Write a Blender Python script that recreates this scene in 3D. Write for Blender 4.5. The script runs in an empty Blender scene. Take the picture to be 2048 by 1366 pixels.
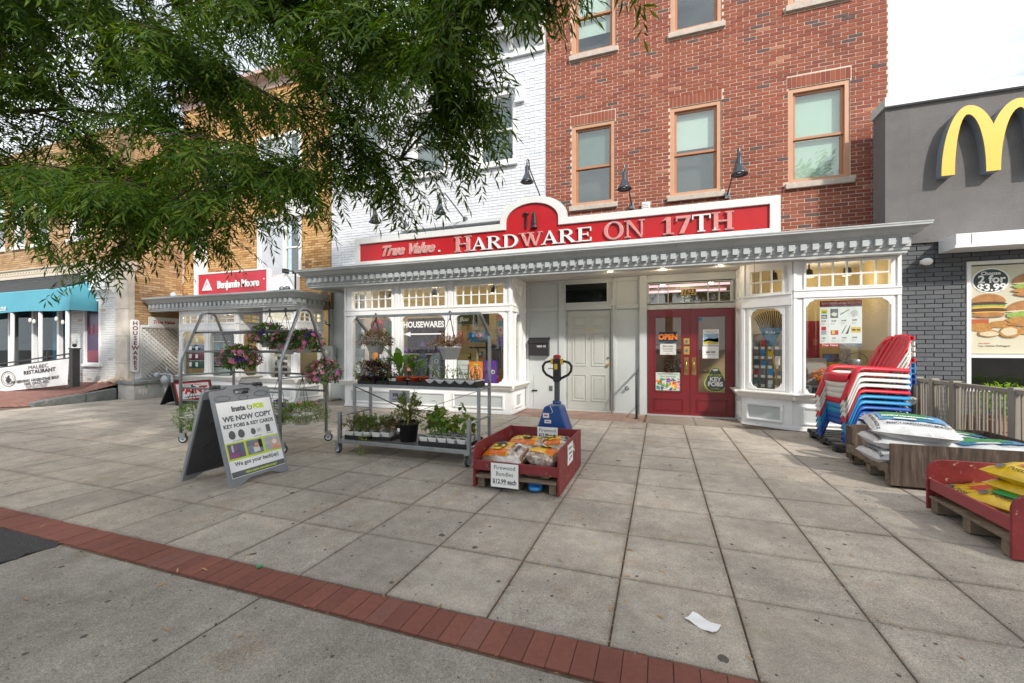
import bpy, bmesh, math, random
from mathutils import Vector, Matrix, Euler
from mathutils.geometry import tessellate_polygon
R = random.Random(7)
SC = bpy.context.scene
COL = SC.collection
PI = math.pi
rad = math.radians

# ------------------------------------------------------------------ camera
cam_d = bpy.data.cameras.new('camera')
cam = bpy.data.objects.new('camera', cam_d)
COL.objects.link(cam)
cam.location = (0, 0, 1.37)
cam.rotation_euler = (rad(90), 0, 0.3374)
cam_d.sensor_width = 36.0
cam_d.lens = 36.0 * 844.0 / 2048.0
cam_d.shift_y = 13.0 / 2048.0
cam_d.clip_start = 0.05
cam_d.clip_end = 2000
SC.camera = cam

# ------------------------------------------------------------------ sky and sun
SUN_ELEV, SUN_DIR = 36.0, Vector((1.0, -1.0, 0))          # the sun stands to the right, behind the camera
world = bpy.data.worlds.new('World')
SC.world = world
world.use_nodes = True
wn, wl = world.node_tree.nodes, world.node_tree.links
wn.clear()
sky = wn.new('ShaderNodeTexSky'); sky.sky_type = 'NISHITA'; sky.sun_disc = False
sky.sun_elevation = rad(SUN_ELEV)
sky.sun_rotation = math.atan2(SUN_DIR.x, SUN_DIR.y)
sky.air_density = 1.0; sky.dust_density = 3.0; sky.ozone_density = 1.0
tc = wn.new('ShaderNodeTexCoord')
mp = wn.new('ShaderNodeMapping'); mp.inputs['Scale'].default_value = (1.0, 1.0, 1.9)
cn = wn.new('ShaderNodeTexNoise'); cn.inputs['Scale'].default_value = 2.3; cn.inputs['Detail'].default_value = 8; cn.inputs['Roughness'].default_value = 0.6
cr = wn.new('ShaderNodeValToRGB')
cr.color_ramp.elements[0].position = 0.30; cr.color_ramp.elements[0].color = (0.10, 0.10, 0.10, 1)
cr.color_ramp.elements[1].position = 0.50; cr.color_ramp.elements[1].color = (0.96, 0.96, 0.96, 1)
mx = wn.new('ShaderNodeMixRGB'); mx.inputs['Color2'].default_value = (9.7, 10.2, 10.8, 1)
bg = wn.new('ShaderNodeBackground'); bg.inputs['Strength'].default_value = 0.115
wo = wn.new('ShaderNodeOutputWorld')
wl.new(tc.outputs['Generated'], mp.inputs['Vector']); wl.new(mp.outputs['Vector'], cn.inputs['Vector'])
wl.new(cn.outputs['Fac'], cr.inputs['Fac']); wl.new(cr.outputs['Color'], mx.inputs['Fac'])
wl.new(sky.outputs['Color'], mx.inputs['Color1']); wl.new(mx.outputs['Color'], bg.inputs['Color'])
wl.new(bg.outputs['Background'], wo.inputs['Surface'])
sun_d = bpy.data.lights.new('sun', 'SUN'); sun_d.energy = 3.5; sun_d.angle = rad(3.0); sun_d.color = (1.0, 0.94, 0.85)
sun = bpy.data.objects.new('sun', sun_d); COL.objects.link(sun)
sd = SUN_DIR.normalized() * math.cos(rad(SUN_ELEV)) + Vector((0, 0, math.sin(rad(SUN_ELEV))))
sun.rotation_euler = sd.to_track_quat('Z', 'Y').to_euler()
SC.view_settings.view_transform = 'Standard'
SC.view_settings.look = 'None'
SC.view_settings.exposure = 0.38
SC.view_settings.gamma = 1.0
SC.view_settings.use_curve_mapping = False

# ------------------------------------------------------------------ materials
MATS = {}
def mat(name, col, rough=0.6, metal=0.0, var=0.10, vscale=6.0, bump=0.0, bscale=60.0, spots=None, spec=0.5, trans=0.0, emit=None, alpha=1.0, coat=0.0, stretch=None):
    """procedural principled material: base colour modulated by two noises, optional bump and spots of wear or painted glare"""
    if name in MATS: return MATS[name]
    m = bpy.data.materials.new(name); m.use_nodes = True
    n, l = m.node_tree.nodes, m.node_tree.links
    b = n['Principled BSDF']
    b.inputs['Roughness'].default_value = rough
    b.inputs['Metallic'].default_value = metal
    b.inputs['Specular IOR Level'].default_value = spec
    if coat: b.inputs['Coat Weight'].default_value = coat
    if trans: b.inputs['Transmission Weight'].default_value = trans
    if emit:
        b.inputs['Emission Color'].default_value = (*emit[0], 1); b.inputs['Emission Strength'].default_value = emit[1]
    t = n.new('ShaderNodeTexCoord'); vec = t.outputs['Object']
    if stretch:
        mpn = n.new('ShaderNodeMapping'); mpn.inputs['Scale'].default_value = stretch; l.new(vec, mpn.inputs['Vector']); vec = mpn.outputs['Vector']
    if var > 0 or spots:
        a = n.new('ShaderNodeTexNoise'); a.inputs['Scale'].default_value = vscale; a.inputs['Detail'].default_value = 8; a.inputs['Roughness'].default_value = 0.65
        l.new(vec, a.inputs['Vector'])
        r = n.new('ShaderNodeValToRGB')
        r.color_ramp.elements[0].position = 0.30; r.color_ramp.elements[1].position = 0.72
        r.color_ramp.elements[0].color = (*[c * (1 - var) for c in col], 1)
        r.color_ramp.elements[1].color = (*[min(1, c * (1 + var * 0.7)) for c in col], 1)
        l.new(a.outputs['Fac'], r.inputs['Fac']); out = r.outputs['Color']
        if spots:
            sc_, sx, thr, wid = spots
            a2 = n.new('ShaderNodeTexNoise'); a2.inputs['Scale'].default_value = sx; a2.inputs['Detail'].default_value = 6; a2.inputs['Roughness'].default_value = 0.7
            l.new(vec, a2.inputs['Vector'])
            r2 = n.new('ShaderNodeValToRGB'); r2.color_ramp.elements[0].position = thr; r2.color_ramp.elements[1].position = min(1, thr + wid)
            l.new(a2.outputs['Fac'], r2.inputs['Fac'])
            mm = n.new('ShaderNodeMixRGB'); mm.inputs['Color2'].default_value = (*sc_, 1)
            l.new(r2.outputs['Color'], mm.inputs['Fac']); l.new(out, mm.inputs['Color1']); out = mm.outputs['Color']
        l.new(out, b.inputs['Base Color'])
    else:
        b.inputs['Base Color'].default_value = (*col, 1)
    if bump > 0:
        a3 = n.new('ShaderNodeTexNoise'); a3.inputs['Scale'].default_value = bscale; a3.inputs['Detail'].default_value = 6
        l.new(vec, a3.inputs['Vector'])
        bp = n.new('ShaderNodeBump'); bp.inputs['Strength'].default_value = bump; bp.inputs['Distance'].default_value = 0.01
        l.new(a3.outputs['Fac'], bp.inputs['Height']); l.new(bp.outputs['Normal'], b.inputs['Normal'])
    MATS[name] = m
    return m

def brick_mat(name, cols, island, rough=0.85, grain=0.16):
    """bricks: every piece takes one of the fired colours (by island in joined courses, by object for single bricks)"""
    m = bpy.data.materials.new(name); m.use_nodes = True
    n, l = m.node_tree.nodes, m.node_tree.links
    b = n['Principled BSDF']; b.inputs['Roughness'].default_value = rough; b.inputs['Specular IOR Level'].default_value = 0.3
    if island: src = n.new('ShaderNodeNewGeometry').outputs['Random Per Island']
    else: src = n.new('ShaderNodeObjectInfo').outputs['Random']
    r = n.new('ShaderNodeValToRGB'); r.color_ramp.interpolation = 'CONSTANT'
    tot = sum(w for c, w in cols); p = 0
    for i, (c, w) in enumerate(cols):
        e = r.color_ramp.elements[i] if i < 2 else r.color_ramp.elements.new(p)
        e.position = p; e.color = (*c, 1); p += w / tot
    l.new(src, r.inputs['Fac'])
    g = n.new('ShaderNodeNewGeometry')
    a = n.new('ShaderNodeTexNoise'); a.inputs['Scale'].default_value = 34; a.inputs['Detail'].default_value = 8; a.inputs['Roughness'].default_value = 0.78; l.new(g.outputs['Position'], a.inputs['Vector'])
    a2 = n.new('ShaderNodeTexNoise'); a2.inputs['Detail'].default_value = 5; a2.inputs['Scale'].default_value = 1.0; mp2 = n.new('ShaderNodeMapping'); mp2.inputs['Scale'].default_value = (1.7, 1.7, 0.55); l.new(g.outputs['Position'], mp2.inputs['Vector']); l.new(mp2.outputs[0], a2.inputs['Vector'])
    mul = n.new('ShaderNodeMath'); mul.operation = 'MULTIPLY_ADD'; mul.inputs[1].default_value = grain * 4; mul.inputs[2].default_value = 1 - grain * 2
    l.new(a.outputs['Fac'], mul.inputs[0])
    mul2 = n.new('ShaderNodeMath'); mul2.operation = 'MULTIPLY_ADD'; mul2.inputs[1].default_value = grain * 2.8; mul2.inputs[2].default_value = 1 - grain * 1.4
    l.new(a2.outputs['Fac'], mul2.inputs[0])
    mm = n.new('ShaderNodeMath'); mm.operation = 'MULTIPLY'; l.new(mul.outputs[0], mm.inputs[0]); l.new(mul2.outputs[0], mm.inputs[1])
    vm = n.new('ShaderNodeVectorMath'); vm.operation = 'SCALE'; l.new(r.outputs['Color'], vm.inputs[0]); l.new(mm.outputs[0], vm.inputs['Scale'])
    l.new(vm.outputs['Vector'], b.inputs['Base Color'])
    bp = n.new('ShaderNodeBump'); bp.inputs['Strength'].default_value = 0.35; bp.inputs['Distance'].default_value = 0.006
    l.new(a.outputs['Fac'], bp.inputs['Height']); l.new(bp.outputs['Normal'], b.inputs['Normal'])
    return m

def glass_mat(name, tint=(0.9, 0.95, 0.93), refl=1.5, rough=0.0):
    """thin window pane: clear straight-through with a mirror reflection that grows at grazing angles"""
    m = bpy.data.materials.new(name); m.use_nodes = True
    n, l = m.node_tree.nodes, m.node_tree.links; n.clear()
    o = n.new('ShaderNodeOutputMaterial'); t = n.new('ShaderNodeBsdfTransparent'); t.inputs['Color'].default_value = (*tint, 1)
    g = n.new('ShaderNodeBsdfGlossy'); g.inputs['Roughness'].default_value = rough; g.inputs['Color'].default_value = (1, 1, 1, 1)
    f = n.new('ShaderNodeFresnel'); ge = n.new('ShaderNodeNewGeometry'); io = n.new('ShaderNodeMath'); io.operation = 'MULTIPLY_ADD'; io.inputs[1].default_value = 1 / refl - refl; io.inputs[2].default_value = refl
    l.new(ge.outputs['Backfacing'], io.inputs[0]); l.new(io.outputs[0], f.inputs['IOR'])       # a flat pane reflects alike from both sides
    x = n.new('ShaderNodeMixShader')
    l.new(f.outputs[0], x.inputs[0]); l.new(t.outputs[0], x.inputs[1]); l.new(g.outputs[0], x.inputs[2]); l.new(x.outputs[0], o.inputs['Surface'])
    return m

def leaf_mat(name, cols, rough=0.45, trans=0.35):
    m = bpy.data.materials.new(name); m.use_nodes = True
    n, l = m.node_tree.nodes, m.node_tree.links
    b = n['Principled BSDF']; o = n['Material Output']; b.inputs['Roughness'].default_value = rough; b.inputs['Specular IOR Level'].default_value = 0.4
    src = n.new('ShaderNodeNewGeometry').outputs['Random Per Island']
    r = n.new('ShaderNodeValToRGB')
    for i, c in enumerate(cols):
        e = r.color_ramp.elements[i] if i < 2 else r.color_ramp.elements.new(0.5)
        e.position = i / max(1, len(cols) - 1); e.color = (*c, 1)
    l.new(src, r.inputs['Fac']); l.new(r.outputs['Color'], b.inputs['Base Color'])
    if trans:
        tr = n.new('ShaderNodeBsdfTranslucent'); ms = n.new('ShaderNodeMixShader'); ms.inputs[0].default_value = trans
        hs = n.new('ShaderNodeHueSaturation'); hs.inputs['Value'].default_value = 1.6; hs.inputs['Saturation'].default_value = 1.1; hs.inputs['Hue'].default_value = 0.485
        l.new(r.outputs['Color'], hs.inputs['Color']); l.new(hs.outputs[0], tr.inputs['Color'])
        l.new(b.outputs[0], ms.inputs[1]); l.new(tr.outputs[0], ms.inputs[2]); l.new(ms.outputs[0], o.inputs['Surface'])
    return m

# ------------------------------------------------------------------ mesh collector
class MB:
    def __init__(s): s.v = []; s.f = []; s.m = []; s.mi = 0; s.smooth = set()
    def mat(s, i): s.mi = i; return s
    def add(s, vs, fs, smooth=False):
        k = len(s.v); s.v += [tuple(v) for v in vs]
        for f in fs:
            if smooth: s.smooth.add(len(s.f))
            s.f.append([i + k for i in f]); s.m.append(s.mi)
        return s
    def box(s, x0, x1, y0, y1, z0, z1):
        if x0 > x1: x0, x1 = x1, x0
        if y0 > y1: y0, y1 = y1, y0
        if z0 > z1: z0, z1 = z1, z0
        v = [(x0, y0, z0), (x1, y0, z0), (x1, y1, z0), (x0, y1, z0), (x0, y0, z1), (x1, y0, z1), (x1, y1, z1), (x0, y1, z1)]
        return s.add(v, [(0, 3, 2, 1), (4, 5, 6, 7), (0, 1, 5, 4), (1, 2, 6, 5), (2, 3, 7, 6), (3, 0, 4, 7)])
    def bar(s, a, b, w, h, up=(0, 0, 1)):
        """rectangular bar from a to b, w across, h along up"""
        a, b = Vector(a), Vector(b); d = (b - a).normalized(); u = Vector(up)
        sd_ = d.cross(u)
        if sd_.length < 1e-5: sd_ = d.cross(Vector((1, 0, 0)))
        sd_.normalize(); u = sd_.cross(d).normalized()
        v = []
        for p in (a, b):
            for i, j in ((-1, -1), (1, -1), (1, 1), (-1, 1)): v.append(p + sd_ * (i * w / 2) + u * (j * h / 2))
        return s.add(v, [(0, 1, 2, 3), (7, 6, 5, 4), (0, 4, 5, 1), (1, 5, 6, 2), (2, 6, 7, 3), (3, 7, 4, 0)])
    def tube(s, pts, r, n=8, caps=True, closed=False):
        pts = [Vector(p) for p in pts]; rr = r if isinstance(r, (list, tuple)) else [r] * len(pts)
        N = len(pts); vs = []; ref = None
        for i, p in enumerate(pts):
            if closed: d = pts[(i + 1) % N] - pts[i - 1]
            else: d = pts[min(i + 1, N - 1)] - pts[max(i - 1, 0)]
            if d.length < 1e-9: d = Vector((0, 0, 1))
            d.normalize()
            if ref is None:
                ref = Vector((0, 0, 1)) if abs(d.z) < 0.9 else Vector((1, 0, 0))
            u = d.cross(ref); u.normalize(); w = d.cross(u); ref = -w if False else ref - d * ref.dot(d)
            if ref.length < 1e-4: ref = Vector((1, 0, 0))
            for k in range(n):
                a = 2 * PI * k / n; vs.append(p + (u * math.cos(a) + w * math.sin(a)) * rr[i])
        fs = []
        for i in range(N if closed else N - 1):
            j = (i + 1) % N
            for k in range(n): fs.append((i * n + k, i * n + (k + 1) % n, j * n + (k + 1) % n, j * n + k))
        s.add(vs, fs, True)
        if caps and not closed:
            k0 = len(s.v) - len(vs)
            s.f.append([k0 + k for k in range(n)][::-1]); s.m.append(s.mi)
            s.f.append([k0 + (N - 1) * n + k for k in range(n)]); s.m.append(s.mi)
        return s
    def lathe(s, prof, c=(0, 0, 0), n=16, axis='Z', smooth=True, sx=1.0, sy=1.0, wob=None):
        vs = []; c = Vector(c)
        for r_, h in prof:
            for k in range(n):
                a = 2 * PI * k / n; q = wob(a, h) if wob else 1.0
                x, y = r_ * sx * q * math.cos(a), r_ * sy * q * math.sin(a)
                vs.append(c + (Vector((x, y, h)) if axis == 'Z' else Vector((x, h, y)) if axis == 'Y' else Vector((h, x, y))))
        fs = []
        for i in range(len(prof) - 1):
            for k in range(n): fs.append((i * n + k, i * n + (k + 1) % n, (i + 1) * n + (k + 1) % n, (i + 1) * n + k))
        s.add(vs, fs, smooth)
        k0 = len(s.v) - len(vs)
        if prof[0][0] > 1e-5: s.f.append([k0 + k for k in range(n)][::-1]); s.m.append(s.mi)
        if prof[-1][0] > 1e-5: s.f.append([k0 + (len(prof) - 1) * n + k for k in range(n)]); s.m.append(s.mi)
        return s
    def prism(s, poly, M, depth, holes=()):
        """closed 2-D outline (u,v) with holes, extruded by depth along local +w; M maps (u,v,w) to space"""
        loops = [list(poly)] + [list(h) for h in holes]
        tri = tessellate_polygon([[Vector((p[0], p[1], 0)) for p in lp] for lp in loops])
        flat = [p for lp in loops for p in lp]; n = len(flat)
        vs = [M @ Vector((p[0], p[1], 0)) for p in flat] + [M @ Vector((p[0], p[1], depth)) for p in flat]
        fs = [tuple(t) for t in tri] + [tuple(i + n for i in t)[::-1] for t in tri]
        k = 0
        for lp in loops:
            m_ = len(lp)
            for i in range(m_): fs.append((k + i, k + (i + 1) % m_, n + k + (i + 1) % m_, n + k + i))
            k += m_
        return s.add(vs, fs)
    def quad(s, a, b, c, d): return s.add([a, b, c, d], [(0, 1, 2, 3)])
    def ball(s, c, r, n=10, m=6, sx=1, sy=1, sz=1):
        prof = [(r * math.sin(PI * i / m), -r * sz * math.cos(PI * i / m)) for i in range(m + 1)]
        prof[0] = (1e-6, prof[0][1]); prof[-1] = (1e-6, prof[-1][1])
        return s.lathe(prof, c, n, sx=sx, sy=sy)
    def xform(s, M, start=0):
        for i in range(start, len(s.v)): s.v[i] = tuple(M @ Vector(s.v[i]))
        return s
    def mesh(s, name, mats, fix=True):
        me = bpy.data.meshes.new(name); me.from_pydata(s.v, [], s.f)
        for m_ in (mats if isinstance(mats, (list, tuple)) else [mats]): me.materials.append(m_)
        me.polygons.foreach_set('material_index', s.m)
        sm = [i in s.smooth for i in range(len(s.f))]
        me.polygons.foreach_set('use_smooth', sm)
        if fix:
            bm = bmesh.new(); bm.from_mesh(me); bmesh.ops.recalc_face_normals(bm, faces=bm.faces); bm.to_mesh(me); bm.free()
        me.update(); return me
    def build(s, name, mats, parent=None, bevel=0, fix=True, **kw):
        o = bpy.data.objects.new(name, s.mesh(name, mats, fix)); COL.objects.link(o)
        if parent is not None: o.parent = parent
        if bevel:
            b = o.modifiers.new('bevel', 'BEVEL'); b.width = bevel; b.segments = 2; b.limit_method = 'ANGLE'; b.angle_limit = rad(40)
        for k, v in kw.items(): o[k] = v
        return o

def thing(name, label, cat, loc=(0, 0, 0), rz=0.0, group=None):
    o = bpy.data.objects.new(name, None); o.empty_display_size = 0.1; COL.objects.link(o)
    o.location = loc; o.rotation_euler = (0, 0, rz); o['label'] = label; o['category'] = cat
    if group: o['group'] = group
    return o
def tag(o, label, cat, group=None):
    o['label'] = label; o['category'] = cat
    if group: o['group'] = group
    return o
def dup(root, loc, rz=None, label=None, scale=None, swap=None):
    """copy of a thing with copies of its parts and sub-parts (mesh data shared)"""
    def rec(o, par):
        c = o.copy(); COL.objects.link(c); c.parent = par
        if swap and c.type == 'MESH' and c.data.materials and c.data.materials[0] in swap:
            c.data = swap_mesh(o.data, swap)
        for ch in list(o.children): rec(ch, c)
        return c
    r = rec(root, None); r.location = loc
    if rz is not None: r.rotation_euler = (0, 0, rz)
    if label: r['label'] = label
    if scale: r.scale = (scale,) * 3
    return r
SWAPPED = {}
def swap_mesh(me, swap):
    k = (me.name, tuple(sorted((a.name, b.name) for a, b in swap.items())))
    if k not in SWAPPED:
        m2 = me.copy()
        for i, m_ in enumerate(m2.materials):
            if m_ in swap: m2.materials[i] = swap[m_]
        SWAPPED[k] = m2
    return SWAPPED[k]

def text_mesh(body, size, mats, ext=0.0, shear=0.0, align='CENTER', bold=0.0, sx=1.0, space=1.0, line=1.0):
    cu = bpy.data.curves.new('lettering', 'FONT'); cu.body = body; cu.size = size; cu.extrude = ext; cu.shear = shear
    cu.align_x = align; cu.align_y = 'CENTER'; cu.offset = bold; cu.space_character = space; cu.space_line = line; cu.resolution_u = 3
    o = bpy.data.objects.new('lettering', cu)
    me = bpy.data.meshes.new_from_object(o); bpy.data.objects.remove(o); bpy.data.curves.remove(cu)
    if sx != 1.0: me.transform(Matrix.Diagonal((sx, 1, 1, 1)))
    me.materials.clear(); me.materials.append(mats)
    return me
def text(body, size, m, M, parent, ext=0.001, name='lettering', **kw):
    """lettering laid flat on a surface: M places text (x right, y up, z out of the surface)"""
    o = bpy.data.objects.new(name, text_mesh(body, size, m, ext, **kw)); COL.objects.link(o); o.parent = parent; o.matrix_local = M
    return o
def face(origin, right, up):
    """matrix of a surface: origin, unit right and up as a reader sees it; z points to the reader"""
    r_, u = Vector(right).normalized(), Vector(up).normalized(); n_ = r_.cross(u).normalized(); u = n_.cross(r_)
    M = Matrix((r_, u, n_)).transposed().to_4x4(); M.translation = Vector(origin); return M
def front(x, y, z): return face((x, y, z), (1, 0, 0), (0, 0, 1))     # on a wall that faces the camera side (-y)
def arc(cx, cy, r, a0, a1, n=8, ry=None):
    ry = r if ry is None else ry
    return [(cx + r * math.cos(rad(a0 + (a1 - a0) * i / n)), cy + ry * math.sin(rad(a0 + (a1 - a0) * i / n))) for i in range(n + 1)]
def rrect(x0, x1, y0, y1, r, n=4):
    return arc(x1 - r, y0 + r, r, -90, 0, n) + arc(x1 - r, y1 - r, r, 0, 90, n) + arc(x0 + r, y1 - r, r, 90, 180, n) + arc(x0 + r, y0 + r, r, 180, 270, n)
def rect(x0, x1, y0, y1): return [(x0, y0), (x1, y0), (x1, y1), (x0, y1)]
def cells(x0, x1, z0, z1, holes):
    """rectangles that tile a wall around its openings"""
    xs = sorted({x0, x1, *[min(max(h[i], x0), x1) for h in holes for i in (0, 1)]}); zs = sorted({z0, z1, *[min(max(h[i], z0), z1) for h in holes for i in (2, 3)]})
    out = []
    for a, b in zip(zs, zs[1:]):
        run = None
        for c, d in zip(xs, xs[1:]):
            mx_, mz = (c + d) / 2, (a + b) / 2
            if any(h[0] < mx_ < h[1] and h[2] < mz < h[3] for h in holes):
                if run: out.append((*run, a, b)); run = None
            else: run = (run[0], d) if run else (c, d)
        if run: out.append((*run, a, b))
    return out
# world-space building: child meshes are given in world coordinates and moved to their parent's frame
def org(o):
    v = Vector((0, 0, 0))
    while o is not None: v += o.location; o = o.parent
    return v
def wb(mb, name, mats, parent, bevel=0, **kw):
    o_ = org(parent)
    mb.v = [(a - o_.x, b - o_.y, c - o_.z) for a, b, c in mb.v]
    return mb.build(name, mats, parent, bevel, **kw)
def wtext(body, size, m, M, parent, ext=0.001, name='lettering', **kw):
    M = Matrix.Translation(-org(parent)) @ M
    return text(body, size, m, M, parent, ext, name, **kw)

# palette (real surface colours)
WHITE = mat('white_paint', (0.80, 0.80, 0.80), 0.45, var=0.09, vscale=3, spots=((0.50, 0.48, 0.44), 6, 0.63, 0.14), bump=0.12, bscale=35)
WHITE2 = mat('clean_white', (0.82, 0.82, 0.82), 0.5, var=0.03)
TRIMGREY = mat('blue_grey_trim_paint', (0.43, 0.455, 0.465), 0.5, var=0.12, vscale=2.5, spots=((0.24, 0.24, 0.235), 4, 0.62, 0.16), bump=0.12, bscale=35)
PANELGREY = mat('pale_grey_paint', (0.47, 0.50, 0.50), 0.55, var=0.05, vscale=2, spots=((0.36, 0.37, 0.36), 3, 0.67, 0.14))
SOFFIT = mat('soffit_paint', (0.58, 0.56, 0.54), 0.6, var=0.04)
DOORGREY = mat('door_grey_paint', (0.44, 0.45, 0.42), 0.5, var=0.05)
DOORRED = mat('dark_red_paint', (0.160, 0.007, 0.012), 0.35, var=0.12, vscale=5, spots=((0.30, 0.10, 0.08), 14, 0.73, 0.05), coat=0.2)
SIGNRED = mat('sign_red', (0.46, 0.010, 0.016), 0.4, var=0.10, vscale=2.5, spots=((0.55, 0.10, 0.09), 40, 0.74, 0.03))
CREAM = mat('cream_paint', (0.50, 0.40, 0.22), 0.7, var=0.06)
BLACKP = mat('black_plastic', (0.018, 0.018, 0.02), 0.45, var=0.1)
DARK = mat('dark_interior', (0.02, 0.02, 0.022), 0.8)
STEEL = mat('galvanised_steel', (0.40, 0.42, 0.44), 0.38, 0.85, var=0.22, vscale=9)
DSTEEL = mat('dull_steel', (0.20, 0.215, 0.23), 0.45, 0.7, var=0.2, vscale=8)
BRASS = mat('brass', (0.72, 0.47, 0.13), 0.3, 0.9, var=0.15)
STONE = mat('sill_stone', (0.50, 0.44, 0.38), 0.85, var=0.18, vscale=12, bump=0.4)
TAN = mat('tan_window_paint', (0.43, 0.195, 0.10), 0.5, var=0.08)
TAN2 = mat('tan_trim_paint', (0.52, 0.285, 0.175), 0.5, var=0.08)
PAPER = mat('white_paper', (0.80, 0.80, 0.80), 0.7, var=0.03)
INK = mat('black_ink', (0.03, 0.03, 0.035), 0.6, var=0)
GREYINK = mat('grey_ink', (0.11, 0.115, 0.12), 0.6, var=0)
RED = mat('red_print', (0.55, 0.02, 0.03), 0.5, var=0.05)
YELLOW = mat('yellow_print', (0.80, 0.52, 0.03), 0.5, var=0.06)
ORANGE = mat('orange_print', (0.82, 0.20, 0.02), 0.5, var=0.06)
BLUE = mat('blue_print', (0.03, 0.22, 0.55), 0.5, var=0.06)
GREEN = mat('green_print', (0.03, 0.33, 0.08), 0.5, var=0.06)
LIME = mat('lime_print', (0.50, 0.66, 0.03), 0.5, var=0.03)
PURPLE = mat('purple_print', (0.13, 0.04, 0.32), 0.5, var=0.06)
TEAL = mat('teal_print', (0.03, 0.28, 0.36), 0.5, var=0.06)
PINK = mat('pink_print', (0.72, 0.25, 0.30), 0.5, var=0.06)
BROWN = mat('brown_print', (0.16, 0.075, 0.035), 0.6, var=0.1)
SKIN = mat('beige_print', (0.62, 0.38, 0.24), 0.6, var=0.05)
GLASS = glass_mat('window_glass', (0.93, 0.95, 0.94), 1.45)
GLASSR = glass_mat('upper_window_glass', (0.84, 0.90, 0.87), 1.9)
GLASSD = glass_mat('shaded_glass', (0.70, 0.80, 0.80), 1.2)
LAMPON = mat('lamp_on', (1, 0.9, 0.7), 0.5, var=0, emit=((1.0, 0.82, 0.52), 7.0))
SOIL = mat('potting_soil', (0.035, 0.025, 0.018), 0.95, bump=0.8, bscale=90)
MORTAR = mat('pale_mortar', (0.60, 0.51, 0.42), 0.9, var=0.14, vscale=5)

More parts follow.
